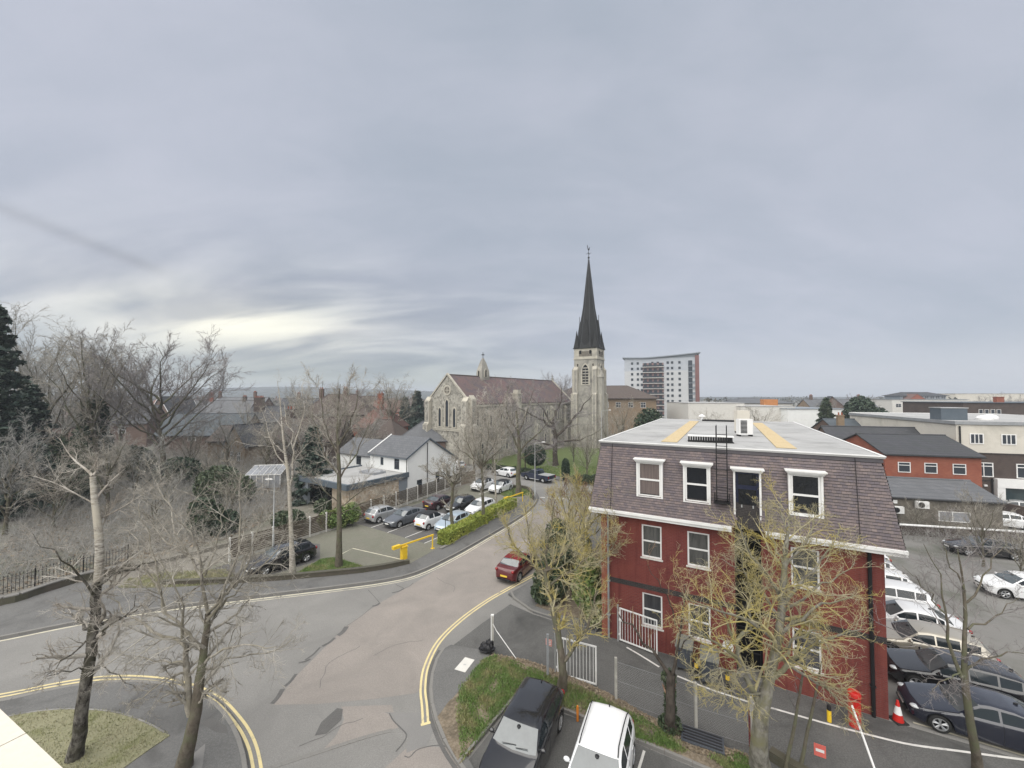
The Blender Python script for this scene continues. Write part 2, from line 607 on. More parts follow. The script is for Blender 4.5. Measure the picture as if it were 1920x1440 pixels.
mt['roof_red'] = M_brick('red_tile_roof', (0.165, 0.095, 0.078), (0.14, 0.085, 0.072), (0.10, 0.06, 0.05), 0.25, 0.2, 0.012, False, 0.8, dirt=(0.16, 0.09, 0.075))
mt['roof_brown'] = M_brick('brown_tile_roof', (0.09, 0.072, 0.066), (0.112, 0.09, 0.08), (0.05, 0.04, 0.038), 0.25, 0.2, 0.012, False, 0.85, dirt=(0.09, 0.075, 0.062))
mt['church_roof'] = M_brick('church_tile_roof', (0.11, 0.095, 0.112), (0.14, 0.115, 0.122), (0.06, 0.05, 0.055), 0.25, 0.25, 0.02, False, 0.85, dirt=(0.19, 0.14, 0.095), extra=(0.165, 0.105, 0.10))
mt['flint'] = M_rubble('flint_walling', (0.17, 0.163, 0.145), (0.43, 0.415, 0.365), (0.37, 0.35, 0.30), 2.5)
mt['flint_dark'] = M_rubble('dark_rubble_walling', (0.11, 0.10, 0.085), (0.20, 0.18, 0.15), (0.17, 0.155, 0.13), 3.2)
mt['stone_warm'] = M_rubble('buff_stone_cladding', (0.36, 0.28, 0.20), (0.58, 0.50, 0.40), (0.48, 0.42, 0.34), 2.6)
mt['ashlar'] = M('pale_dressed_stone', (0.44, 0.415, 0.35), (0.36, 0.34, 0.29), 0.8, 0.85, dirt=(0.22, 0.21, 0.19), dscale=0.5, dlo=0.5, dhi=0.75, bump=0.2)
mt['tower_stone'] = M('weathered_tower_stone', (0.27, 0.26, 0.23), (0.34, 0.325, 0.285), 0.7, 0.85, dirt=(0.14, 0.135, 0.125), dscale=0.35, dlo=0.48, dhi=0.7, bump=0.3, bscale=12)
mt['spire'] = M('blackened_spire_shingle', (0.010, 0.011, 0.011), (0.018, 0.019, 0.019), 1.5, 0.8, fine=(0.03, 0.031, 0.03), fscale=8, stretch=(1, 1, 3))
mt['white_paint'] = M('white_gloss_paint', (0.72, 0.72, 0.71), (0.66, 0.66, 0.65), 2.0, 0.45, dirt=(0.55, 0.54, 0.50), dscale=0.9, dlo=0.58, dhi=0.8)
mt['render_white'] = M('white_render', (0.72, 0.73, 0.72), (0.66, 0.67, 0.665), 0.6, 0.8, dirt=(0.60, 0.61, 0.58), dscale=0.5, dlo=0.56, dhi=0.8)
mt['render_cream'] = M('cream_render', (0.58, 0.55, 0.485), (0.52, 0.495, 0.44), 0.4, 0.85, dirt=(0.42, 0.40, 0.35), dscale=0.3)
mt['ledge'] = M('cream_coping_paint', (0.60, 0.565, 0.49), (0.57, 0.535, 0.46), 1.5, 0.6, fine=(0.55, 0.51, 0.44), fscale=30)
mt['membrane'] = M('pale_roof_membrane', (0.31, 0.31, 0.31), (0.37, 0.37, 0.365), 0.25, 0.75, dirt=(0.22, 0.22, 0.215), dscale=0.35, dlo=0.5, dhi=0.72)
mt['glass'] = M('dark_window_glass', (0.012, 0.014, 0.018), None, rough=0.04, spec=0.6)
mt['glass_curtain'] = M('curtained_window_glass', (0.16, 0.13, 0.12), (0.10, 0.08, 0.08), 3, 0.15, 0.6, stretch=(14, 14, 0.3))
mt['glass_reflect'] = M('painted_reflection_glass', (0.045, 0.047, 0.045), (0.10, 0.10, 0.095), 1.2, 0.08, 0.6, stretch=(6, 6, 1.0))  # first-floor panes: reflected trees painted into the glass colour as mottled greys
mt['glass_blind'] = M('half_blind_glass', (0.012, 0.014, 0.018), (0.09, 0.09, 0.095), 0.9, 0.06, 0.6, stretch=(1.4, 1.4, 0.1))
mt['glass_far'] = M('far_window_glass', (0.03, 0.036, 0.045), None, rough=0.1, spec=0.6)
mt['glass_pale'] = M('blind_window_glass', (0.30, 0.31, 0.33), (0.22, 0.23, 0.25), 1.5, 0.15, 0.6)
mt['glass_shop'] = M('shop_window_glass', (0.03, 0.045, 0.05), (0.06, 0.085, 0.09), 0.8, 0.06, 0.6)
mt['black'] = M('black_metal', (0.012, 0.012, 0.013), rough=0.5)
mt['void'] = M('unlit_interior', (0.012, 0.012, 0.013), rough=0.9, spec=0.05)
mt['navy_door'] = M('navy_door_paint', (0.010, 0.013, 0.032), (0.016, 0.02, 0.042), 2, 0.45)
mt['grey_metal'] = M('grey_metal', (0.22, 0.23, 0.24), (0.28, 0.29, 0.30), 2, 0.5)
mt['slate_cladding'] = M('slate_grey_cladding', (0.075, 0.095, 0.115), (0.09, 0.11, 0.13), 1.5, 0.55)
mt['cladding_mid'] = M('grey_panel', (0.19, 0.215, 0.24), (0.22, 0.245, 0.27), 1.5, 0.55)
mt['galv'] = M('galvanised_steel', (0.42, 0.43, 0.43), (0.34, 0.35, 0.35), 3, 0.45, metal=0.3)
mt['concrete'] = M('concrete', (0.34, 0.33, 0.30), (0.42, 0.405, 0.37), 2, 0.85, dirt=(0.26, 0.255, 0.23), dscale=1.5, bump=0.2)
mt['concrete_pale'] = M('pale_concrete', (0.52, 0.51, 0.48), (0.6, 0.585, 0.55), 2, 0.85)
mt['slat'] = M('dark_brown_slat', (0.075, 0.058, 0.043), (0.10, 0.08, 0.06), 3, 0.8, dirt=(0.13, 0.12, 0.09), dscale=1.2, dlo=0.55, dhi=0.75, stretch=(1, 1, 4))
mt['yellow_paint'] = M('yellow_gloss_paint', (0.74, 0.50, 0.03), (0.68, 0.45, 0.03), 2, 0.45, dirt=(0.40, 0.28, 0.06), dscale=2, dlo=0.6, dhi=0.8)
mt['red_paint'] = M('red_gloss_paint', (0.50, 0.022, 0.015), (0.42, 0.018, 0.014), 2, 0.4)
mt['dark_red'] = M('dull_red_paint', (0.16, 0.018, 0.018), (0.12, 0.015, 0.015), 3, 0.6)
mt['plywood'] = M('bare_plywood', (0.52, 0.42, 0.26), (0.46, 0.37, 0.22), 1.2, 0.8, fine=(0.40, 0.31, 0.18), fscale=12, stretch=(5, 0.7, 1))
mt['wood'] = M('weathered_wood', (0.17, 0.14, 0.105), (0.22, 0.185, 0.145), 2, 0.85)
mt['plastic_black'] = M('black_plastic', (0.014, 0.014, 0.016), (0.022, 0.022, 0.024), 5, 0.4)
mt['bin_grey'] = M('slate_bin_plastic', (0.055, 0.062, 0.075), (0.07, 0.078, 0.09), 2, 0.5)
mt['bin_lid'] = M('dusty_bin_lid', (0.12, 0.125, 0.115), (0.17, 0.172, 0.155), 2, 0.6)
mt['rubber'] = M('tyre_rubber', (0.016, 0.016, 0.016), (0.026, 0.026, 0.025), 5, 0.85)
mt['alloy'] = M('wheel_alloy', (0.45, 0.46, 0.47), rough=0.35, metal=0.7)
mt['alloy_dark'] = M('dark_wheel_alloy', (0.10, 0.10, 0.105), rough=0.4, metal=0.6)
mt['lamp_clear'] = M('clear_lamp_lens', (0.55, 0.57, 0.58), (0.3, 0.31, 0.32), 9, 0.1, 0.7)
mt['lamp_red'] = M('red_lamp_lens', (0.30, 0.012, 0.012), (0.2, 0.008, 0.01), 9, 0.12, 0.6)
mt['plate_yellow'] = M('yellow_plate', (0.70, 0.50, 0.06), rough=0.5)
mt['plate_white'] = M('white_plate', (0.72, 0.72, 0.70), rough=0.5)
mt['car_glass'] = M('car_glass', (0.020, 0.026, 0.030), None, rough=0.03, spec=0.5, ior=1.5)
mt['car_screen'] = M('car_windscreen_glass', (0.085, 0.10, 0.105), (0.05, 0.06, 0.065), 1.5, 0.03, 0.6, ior=1.85)
mt['soil'] = M('bare_soil', (0.11, 0.088, 0.062), (0.155, 0.125, 0.09), 1.2, 0.95, fine=(0.24, 0.20, 0.15), fscale=9, dirt=(0.07, 0.06, 0.045), dscale=1.0, bump=0.7, bscale=14)
mt['turf'] = M('turf', (0.055, 0.085, 0.022), (0.08, 0.11, 0.035), 1.5, 0.9, fine=(0.125, 0.145, 0.06), fscale=20, dirt=(0.15, 0.125, 0.075), dscale=0.5, dlo=0.6, dhi=0.8, bump=0.5, bscale=25)
mt['turf_dry'] = M('dry_mossy_turf', (0.18, 0.18, 0.11), (0.22, 0.215, 0.14), 1.0, 0.95, fine=(0.235, 0.22, 0.14), fscale=18, dirt=(0.105, 0.12, 0.035), dscale=0.6, bump=0.5, bscale=25)
mt['blade'] = M_leaf('grass_blade', (0.085, 0.155, 0.035), (0.155, 0.225, 0.065), (0.25, 0.235, 0.11))
mt['blade_dry'] = M_leaf('dry_grass_blade', (0.27, 0.26, 0.15), (0.20, 0.21, 0.10), (0.33, 0.30, 0.20))
mt['litter'] = M_leaf('dead_leaf', (0.17, 0.125, 0.08), (0.26, 0.215, 0.155), (0.12, 0.095, 0.065))
mt['hedge_leaf'] = M_leaf('hedge_leaf', (0.18, 0.23, 0.035), (0.27, 0.31, 0.06), (0.34, 0.35, 0.07))
mt['shrub_leaf'] = M_leaf('glossy_shrub_leaf', (0.085, 0.145, 0.035), (0.15, 0.21, 0.06), (0.24, 0.26, 0.10), 0.4, 0.5)
mt['ivy_leaf'] = M_leaf('ivy_leaf', (0.032, 0.052, 0.028), (0.06, 0.085, 0.042), (0.085, 0.098, 0.05))
mt['evergreen'] = M_leaf('evergreen_needle', (0.028, 0.05, 0.04), (0.048, 0.072, 0.055), (0.06, 0.078, 0.055))
mt['holly'] = M_leaf('dark_evergreen_leaf', (0.018, 0.036, 0.02), (0.03, 0.052, 0.028), (0.045, 0.065, 0.03))
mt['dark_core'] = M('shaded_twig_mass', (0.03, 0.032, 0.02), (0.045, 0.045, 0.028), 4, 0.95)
mt['bark'] = M_bark('grey_brown_bark', (0.085, 0.072, 0.055), (0.14, 0.122, 0.098), (0.11, 0.115, 0.07))
mt['bark_dark'] = M_bark('dark_bark', (0.045, 0.038, 0.032), (0.085, 0.072, 0.06))
mt['twig'] = M_bark('pale_twig_bark', (0.13, 0.115, 0.092), (0.30, 0.28, 0.24), (0.42, 0.395, 0.345), 1.4)
mt['twig_brown'] = M_bark('brown_twig_bark', (0.215, 0.20, 0.195), (0.285, 0.265, 0.26), (0.175, 0.162, 0.158))
mt['twig_red'] = M_bark('reddish_twig_bark', (0.19, 0.115, 0.08), (0.26, 0.18, 0.12), (0.22, 0.17, 0.09))
mt['lichen'] = M_bark('lichen_covered_bark', (0.27, 0.25, 0.18), (0.36, 0.33, 0.22), (0.40, 0.335, 0.11), 2.2)
mt['lichen_trunk'] = M_bark('lichen_mottled_trunk', (0.11, 0.103, 0.085), (0.24, 0.23, 0.20), (0.175, 0.168, 0.10), 2.5)
mt['birch'] = M_bark('birch_bark', (0.50, 0.475, 0.42), (0.16, 0.14, 0.12), (0.38, 0.35, 0.29), 2.0, True)
mt['birch_low'] = M_bark('mossy_birch_base', (0.025, 0.021, 0.018), (0.17, 0.16, 0.14), (0.05, 0.047, 0.033), 3.2)
mt['birch_twig'] = M_bark('pale_birch_twig', (0.16, 0.14, 0.115), (0.34, 0.31, 0.27), (0.48, 0.455, 0.41), 1.4)
mt['thicket'] = M_bark('thicket_twig', (0.275, 0.27, 0.255), (0.36, 0.355, 0.335), (0.215, 0.21, 0.195))
mt['hill'] = M('wooded_hill', (0.035, 0.045, 0.035), (0.055, 0.06, 0.05), 0.01, 0.95, fine=(0.03, 0.038, 0.03), fscale=0.05)
mt['hill'].node_tree.nodes['Principled BSDF'].inputs['Specular IOR Level'].default_value = 0.0
mt['limb_pale'] = M_bark('pale_limb_bark', (0.15, 0.135, 0.11), (0.36, 0.335, 0.29), (0.24, 0.22, 0.17), 2.0)
# ------------------------------------------------------------------ trees and plants
def tubes(batches):
 """(points N x n x 3, radii N x n, sides) batches -> vertices and quads"""
 VS, QS, base = [], [], 0
 for P, Rr, s in batches:
  if len(P) == 0:
   continue
  P = np.asarray(P, float)
  Rr = np.asarray(Rr, float)
  N_, n = P.shape[:2]
  T = np.gradient(P, axis=1)
  T /= np.linalg.norm(T, axis=2, keepdims=True) + 1e-9
  mean = P[:, -1] - P[:, 0]
  mean /= np.linalg.norm(mean, axis=1, keepdims=True) + 1e-9
  ref = np.where(np.abs(mean[:, 2:3]) < 0.8, np.array([[0., 0., 1.]]), np.array([[1., 0., 0.]]))
  ref = np.repeat(ref[:, None, :], n, axis=1)
  U = np.cross(T, ref)
  U /= np.linalg.norm(U, axis=2, keepdims=True) + 1e-9
  W = np.cross(T, U)
  a = np.arange(s) * 2 * np.pi / s
  V = P[:, :, None, :] + Rr[:, :, None, None] * (U[:, :, None, :] * np.cos(a)[None, None, :, None] + W[:, :, None, :] * np.sin(a)[None, None, :, None])
  VS.append(V.reshape(-1, 3))
  b = np.arange(N_)[:, None, None] * (n * s)
  j = np.arange(n - 1)[None, :, None] * s
  i = np.arange(s)[None, None, :]
  i2 = (i + 1) % s
  q = np.stack([b + j + i, b + j + i2, b + j + s + i2, b + j + s + i], axis=-1).reshape(-1, 4) + base
  QS.append(q)
  base += N_ * n * s
 return np.concatenate(VS), np.concatenate(QS)


def resample(pts, rad, n):
 pts = np.asarray(pts, float)
 rad = np.asarray(rad, float)
 seg = np.r_[0, np.cumsum(np.linalg.norm(np.diff(pts, axis=0), axis=1))]
 t = np.linspace(0, seg[-1], n)
 # smooth interpolation through the joints
 out = np.stack([np.interp(t, seg, pts[:, k]) for k in range(3)], axis=1)
 r = np.interp(t, seg, rad)
 for _ in range(2):
  out[1:-1] = 0.25 * out[:-2] + 0.5 * out[1:-1] + 0.25 * out[2:]
 return out, r


def grow(rng, P, D_, L, R0, n, wob, trop, taper):
 N_ = len(P)
 pts = np.zeros((N_, n, 3))
 pts[:, 0] = P
 d = D_ / (np.linalg.norm(D_, axis=1, keepdims=True) + 1e-9)
 for i in range(1, n):
  d = d + rng.normal(0, wob, (N_, 3))
  d[:, 2] += trop
  d /= np.linalg.norm(d, axis=1, keepdims=True) + 1e-9
  pts[:, i] = pts[:, i - 1] + d * (L / (n - 1))[:, None]
 rad = R0[:, None] * np.linspace(1, taper, n)[None, :]
 return pts, rad


def sprout(rng, P, Rr, L, k, t0, t1, ang, lr, rr, droop=0.45, flat=0.0):
 """k side shoots on every branch"""
 N_, n = P.shape[:2]
 idx = np.repeat(np.arange(N_), k)
 t = t0 + (t1 - t0) * (np.tile(np.arange(k), N_) + rng.random(N_ * k)) / k
 f = t * (n - 1)
 i0 = np.clip(f.astype(int), 0, n - 2)
 fr = (f - i0)[:, None]
 A, B = P[idx, i0], P[idx, i0 + 1]
 pos = A * (1 - fr) + B * fr
 tan = B - A
 tan /= np.linalg.norm(tan, axis=1, keepdims=True) + 1e-9
 rnd = rng.normal(0, 1, (len(idx), 3))
 rnd[:, 2] *= (1 - flat)
 perp = rnd - tan * np.sum(rnd * tan, axis=1, keepdims=True)
 perp /= np.linalg.norm(perp, axis=1, keepdims=True) + 1e-9
 a = ang + rng.normal(0, 0.18, len(idx))
 d = tan * np.cos(a)[:, None] + perp * np.sin(a)[:, None]
 ln = L[idx] * lr * (1 - droop * t) * rng.uniform(0.6, 1.25, len(idx))
 rad = (Rr[idx, i0] * (1 - fr[:, 0]) + Rr[idx, i0 + 1] * fr[:, 0]) * rr
 return pos, d, ln, rad


def branch_out(rng, batches, P, Rr, L, levels, rmin):
 """levels: dicts k t0 ang lr rr n wob trop sides taper; appends every level to batches"""
 for lv in levels:
  pos, d, ln, rad = sprout(rng, P, Rr, L, lv['k'], lv.get('t0', 0.2), lv.get('t1', 1.0), lv['ang'], lv['lr'], lv['rr'], lv.get('droop', 0.45), lv.get('flat', 0.0))
  rad = np.maximum(rad, rmin)
  P, Rr = grow(rng, pos, d, ln, rad, lv['n'], lv['wob'], lv['trop'], lv.get('taper', 0.35))
  Rr = np.maximum(Rr, rmin * 0.55)
  L = ln
  batches.append((P, Rr, lv['sides']))
 return P, Rr, L


LV_FINE = [dict(k=5, t0=0.2, ang=0.75, lr=0.55, rr=0.55, n=5, wob=0.16, trop=0.05, sides=5),
   dict(k=5, t0=0.15, ang=0.7, lr=0.55, rr=0.55, n=5, wob=0.2, trop=0.04, sides=4),
   dict(k=5, t0=0.15, ang=0.7, lr=0.5, rr=0.55, n=4, wob=0.22, trop=0.03, sides=3)]


def tree_meshes(rng, limbs, levels, rmin, trunk_n=12, base_flare=True, extra=None):
 """limbs: list of (points, radii); the first is the trunk. Returns trunk and crown arrays"""
 tp, tr = resample(limbs[0][0], limbs[0][1], trunk_n)
 jit = rng.normal(0, 1, tp.shape) * tr[:, None] * 0.12
 jit[0] = 0
 tp = tp + jit
 if base_flare:
  tr = tr * (1 + 0.32 * np.exp(-np.linspace(0, trunk_n - 1, trunk_n) * 1.1))
  tp[0, 2] -= 0.15
 trunk = [(tp[None], tr[None], 10)]
 crown, limb = [], []
 for lp, lr_ in [(tp, tr)] + [resample(p, r, 9) for p, r in limbs[1:]]:
  n = len(lp)
  if lp is not tp:
   jt = rng.normal(0, 1, lp.shape) * max(.05, .012 * np.linalg.norm(lp[-1] - lp[0]))
   jt[0] = 0
   lp = lp + jt
   limb.append((lp[None], lr_[None], 7))
  Ln = np.array([np.linalg.norm(np.diff(lp, axis=0), axis=1).sum()])
  lv = [dict(l) for l in levels]
  if lp is tp:
   lv[0]['t0'] = max(0.45, lv[0].get('t0', 0.2))
   lv[0]['k'] = max(2, int(lv[0]['k'] * 0.8))
   Ln = Ln * 0.6
  branch_out(rng, crown, lp[None], lr_[None], Ln, lv, rmin)
 return tubes(trunk), tubes(limb or crown[:1]), tubes(crown)


def make_tree(name, label, cat, base, limbs, levels, rmin, mat_trunk, mat_crown, seed, group=None, trunk_n=12, crown_name='crown'):
 rng = np.random.default_rng(seed)
 base = Vector(base)
 lb = [(np.array([list(Vector(p) - base) for p in pts]), r) for pts, r in limbs]
 (tv, tq), (lv, lq), (cv, cq) = tree_meshes(rng, lb, levels, rmin, trunk_n)
 root = thing(name, label, cat, base, 0, group)
 np_mesh('trunk', tv, tq, mat_trunk, root, True)
 np_mesh('limbs', lv, lq, mat_trunk, root, True)
 np_mesh(crown_name, cv, cq, mat_crown, root, True)
 return root


def proto_tree(name, seed, height, spread, trunk_r, fork, mats, rmin, nl=7, up=0.35, levels=None, lean=0.0, group=None):
 """a free-standing bare tree about its own origin; label is set by the caller"""
 rng = np.random.default_rng(seed)
 top = np.array([lean * height, 0, height * 0.86])
 limbs = [(np.array([[0, 0, 0], [0.02 * height * rng.normal(), 0.02 * height * rng.normal(), height * fork], top * 0.75 + rng.normal(0, 0.03 * height, 3), top]),
    np.array([trunk_r, trunk_r * 0.75, trunk_r * 0.3, trunk_r * 0.08]))]
 for i in range(nl):
  a = i * 2.4 + rng.uniform(-0.4, 0.4)
  h0 = height * (fork + (0.62 - fork) * i / max(1, nl - 1))
  reach = spread * rng.uniform(0.75, 1.1) * (1 - 0.3 * i / nl)
  rise = height * rng.uniform(up * 0.7, up * 1.2)
  c, s_ = math.cos(a), math.sin(a)
  p0 = np.array([0, 0, h0])
  p1 = p0 + np.array([c * reach * 0.36, s_ * reach * 0.36, rise * 0.32])
  p2 = p0 + np.array([c * reach * 0.72, s_ * reach * 0.72, rise * 0.7])
  p3 = p0 + np.array([c * reach, s_ * reach, rise])
  r0 = trunk_r * rng.uniform(0.4, 0.55)
  limbs.append((np.array([p0, p1, p2, p3]), np.array([r0, r0 * 0.65, r0 * 0.35, r0 * 0.12])))
 (tv, tq), (lv, lq), (cv, cq) = tree_meshes(rng, limbs, levels or LV_FINE, rmin)
 root = thing(name, None, None, (0, 0, 0), 0, group)
 np_mesh('trunk', tv, tq, mats[0], root, True)
 np_mesh('limbs', lv, lq, mats[0], root, True)
 np_mesh('crown', cv, cq, mats[1], root, True)
 return root


def leaf_cards(rng, centers, size, normal_bias=None, elong=1.6):
 """one bent leaf-sized quad per centre"""
 n = len(centers)
 nv = rng.normal(0, 1, (n, 3))
 if normal_bias is not None:
  nv = nv + normal_bias
 nv /= np.linalg.norm(nv, axis=1, keepdims=True) + 1e-9
 r = rng.normal(0, 1, (n, 3))
 u = np.cross(nv, r)
 u /= np.linalg.norm(u, axis=1, keepdims=True) + 1e-9
 w = np.cross(nv, u)
 s = size * rng.uniform(0.6, 1.35, (n, 1))
 a, b = u * s * elong * 0.5, w * s * 0.5
 V = np.stack([centers - a, centers - b + nv * s * 0.12, centers + a, centers + b + nv * s * 0.12], axis=1)
 Q = np.arange(n * 4).reshape(n, 4)
 return V.reshape(-1, 3), Q


def blob_points(rng, n, lumps, shell=0.55):
 """points scattered in the outer shell of several ellipsoid lumps (centre, radii)"""
 w = np.array([r[0] * r[1] * r[2] for _, r in lumps]) ** 0.667
 pick = rng.choice(len(lumps), n, p=w / w.sum())
 c = np.array([l[0] for l in lumps])[pick]
 r = np.array([l[1] for l in lumps])[pick]
 d = rng.normal(0, 1, (n, 3))
 d /= np.linalg.norm(d, axis=1, keepdims=True)
 rad = shell + (1.08 - shell) * rng.random((n, 1)) ** 0.6
 return c + d * r * rad, d


def leafy(name, label, cat, loc, lumps, n, size, mat, seed, stems=None, group=None, core=True, elong=1.6, part='foliage', extra_bias=0.8):
 rng = np.random.default_rng(seed)
 root = thing(name, label, cat, loc, 0, group)
 P, d = blob_points(rng, n, lumps)
 P = P[P[:, 2] > 0.02]
 V, Q = leaf_cards(rng, P, size, d[:len(P)] * extra_bias, elong)
 np_mesh(part, V, Q, mat, root)
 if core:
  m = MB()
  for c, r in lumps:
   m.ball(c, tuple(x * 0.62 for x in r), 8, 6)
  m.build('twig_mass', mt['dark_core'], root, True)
 if stems:
  m = MB()
  for a, b, r in stems:
   m.bar(a, b, r, 7, r * 0.6)
  m.build('trunk', mt['bark_dark'], root, True)
 return root


def conifer(name, label, loc, h, r, seed, mat, group=None, n=5000, size=0.5, bare=0.08, droop=0.25):
 rng = np.random.default_rng(seed)
 root = thing(name, label, 'tree', loc, 0, group)
 m = MB()
 m.bar((0, 0, -0.1), (0, 0, h * 0.97), h * 0.022, 8, 0.03)
 m.build('trunk', mt['bark_dark'], root, True)
 nb = max(60, int(h * 7))
 tb = np.linspace(0, .97, nb) ** 0.9
 ab = np.arange(nb) * 2.4 + rng.normal(0, .3, nb)
 lb = r * (1 - tb) ** .8 * rng.uniform(.55, 1.12, nb) + .25
 k = rng.choice(nb, n, p=lb / lb.sum())
 f = rng.random(n) ** .6
 w = .16 * lb[k] * (1.1 - f) + .12
 x = lb[k] * f
 ang = ab[k]
 off = rng.normal(0, 1, (n, 2)) * w[:, None]
 P = np.stack([x * np.cos(ang) - off[:, 0] * np.sin(ang), x * np.sin(ang) + off[:, 0] * np.cos(ang),
     h * (bare + (1 - bare) * tb[k]) - droop * x * (1 - .5 * f) + off[:, 1] * .35 + .1 * x], axis=1)
 P[:, 2] = np.maximum(P[:, 2], .05)
 V, Q = leaf_cards(rng, P, size, np.array([0, 0, 1.2]), 2.2)
 np_mesh('crown', V, Q, mat, root)
 return root


def in_poly(P, poly):
 x, y = P[:, 0], P[:, 1]
 ins = np.zeros(len(P), bool)
 n = len(poly)
 for i in range(n):
  x1, y1 = poly[i][0], poly[i][1]
  x2, y2 = poly[(i + 1) % n][0], poly[(i + 1) % n][1]
  c = ((y1 > y) != (y2 > y)) & (x < (x2 - x1) * (y - y1) / (y2 - y1 + 1e-12) + x1)
  ins ^= c
 return ins


def scatter(rng, poly, n):
 poly = np.array([[p[0], p[1]] for p in poly])
 lo, hi = poly.min(0), poly.max(0)
 out = np.zeros((0, 2))
 while len(out) < n:
  c = rng.uniform(lo, hi, (n, 2))
  out = np.concatenate([out, c[in_poly(c, poly)]])
 return out[:n]


def grass(name, poly, n, h, mat, seed, z=0.0, w=0.018, label=None):
 rng = np.random.default_rng(seed)
 p = scatter(rng, poly, n)
 k = .5 + .5 * np.sin(3.1 * p[:, 0] + 1.3 * p[:, 1]) * np.sin(2.3 * p[:, 1] - 1.7 * p[:, 0] + .6 * np.sin(p[:, 0] * 5)) + rng.normal(0, .12, n)
 p = p[k > .17]
 n = len(p)
 p = p + rng.normal(0, .06, (n, 2))
 hh = h * rng.uniform(0.4, 1.3, n)
 a = rng.uniform(0, 2 * np.pi, n)
 ln = rng.normal(0, 0.45, (n, 2)) * hh[:, None]
 dx = np.stack([np.cos(a), np.sin(a)], 1) * w * rng.uniform(0.6, 1.5, (n, 1))
 zz = np.full((n, 1), z)
 V = np.stack([np.c_[p - dx, zz], np.c_[p + dx, zz], np.c_[p + ln, zz + hh[:, None]]], axis=1)
 o = np_mesh(name, V, np.arange(n * 3).reshape(n, 3), mat, None, False, 3)
 return tag(o, label, 'grass', None, 'stuff')


def thicket(name, poly, n, h, mat, seed, label, rad=0.012, side=3, arch=-0.12, twigs=3):
 """a tangle of thin arching stems over a patch of ground"""
 rng = np.random.default_rng(seed)
 p = scatter(rng, poly, n)
 P0 = np.c_[p, np.full(n, -0.02)]
 d = rng.normal(0, 0.45, (n, 3))
 d[:, 2] = 1
 L = h * rng.uniform(0.4, 1.2, n)
 batches = []
 P, Rr = grow(rng, P0, d, L, rad * rng.uniform(0.7, 1.6, n), 6, 0.2, arch * 0.5, 0.4)
 batches.append((P, Rr, side))
 branch_out(rng, batches, P, Rr, L, [dict(k=twigs, t0=0.25, ang=0.7, lr=0.5, rr=0.7, n=3, wob=0.25, trop=arch, sides=3)], rad * 0.45)
 V, Q = tubes(batches)
 o = np_mesh(name, V, Q, mat, None, True)
 return tag(o, label, 'undergrowth', None, 'stuff')
# ------------------------------------------------------------------ vehicles
CARS = {
 'hatchback': dict(L=4.0, W=0.87, r=0.315, wx=(0.195, 0.815), ws=(0.265, 0.425), rw=(0.875, 0.955),
      top=[(0, .50), (.012, .64), (.05, .76), (.25, .97), (.265, .985), (.425, 1.39), (.52, 1.47), (.70, 1.47), (.84, 1.41), (.875, 1.36), (.955, 1.02), (.98, .90), (.992, .74), (1, .52)],
      belt=[(0, .49), (.012, .62), (.05, .73), (.265, .93), (.5, .95), (.86, 1.02), (.955, .99), (.98, .87), (.992, .72), (1, .51)],
      side=[(.33, .555), (.575, .765), (.785, .845)]),
 'saloon': dict(L=4.6, W=0.90, r=0.325, wx=(0.19, 0.80), ws=(0.28, 0.42), rw=(0.735, 0.86),
     top=[(0, .50), (.012, .63), (.05, .73), (.26, .95), (.28, .965), (.42, 1.36), (.50, 1.43), (.64, 1.42), (.735, 1.34), (.86, 1.06), (.965, 1.03), (.985, .95), (.993, .76), (1, .54)],
     belt=[(0, .49), (.012, .61), (.05, .70), (.28, .91), (.5, .93), (.84, .99), (.965, .98), (.985, .92), (.993, .74), (1, .53)],
     side=[(.335, .535), (.55, .70), (.715, .775)]),
 'estate': dict(L=4.75, W=0.92, r=0.335, wx=(0.19, 0.80), ws=(0.27, 0.405), rw=(0.90, 0.965),
     top=[(0, .52), (.012, .68), (.05, .78), (.25, .98), (.27, 1.0), (.405, 1.42), (.50, 1.50), (.72, 1.49), (.87, 1.43), (.90, 1.39), (.965, 1.05), (.985, .92), (.994, .76), (1, .54)],
     belt=[(0, .51), (.012, .66), (.05, .75), (.27, .94), (.5, .97), (.88, 1.02), (.965, 1.0), (.985, .9), (.994, .74), (1, .53)],
     side=[(.33, .53), (.545, .72), (.735, .875)]),
 'suv': dict(L=4.25, W=0.91, r=0.35, wx=(0.20, 0.81), ws=(0.275, 0.40), rw=(0.905, 0.965),
    top=[(0, .58), (.012, .76), (.05, .90), (.25, 1.08), (.275, 1.10), (.40, 1.54), (.48, 1.62), (.72, 1.62), (.87, 1.57), (.905, 1.52), (.965, 1.10), (.985, .98), (.994, .82), (1, .58)],
    belt=[(0, .57), (.012, .74), (.05, .86), (.275, 1.04), (.5, 1.06), (.88, 1.12), (.965, 1.06), (.985, .95), (.994, .8), (1, .57)],
    side=[(.335, .545), (.56, .745), (.76, .875)]),
 'small': dict(L=3.6, W=0.82, r=0.295, wx=(0.185, 0.835), ws=(0.25, 0.42), rw=(0.83, 0.935),
     top=[(0, .50), (.015, .66), (.06, .80), (.23, .98), (.25, 1.0), (.42, 1.40), (.53, 1.48), (.70, 1.47), (.80, 1.42), (.83, 1.38), (.935, 1.06), (.975, .92), (.99, .75), (1, .53)],
     belt=[(0, .49), (.015, .64), (.06, .76), (.25, .94), (.5, .96), (.84, 1.0), (.935, .98), (.975, .88), (.99, .73), (1, .52)],
     side=[(.335, .60), (.625, .80)]),
}


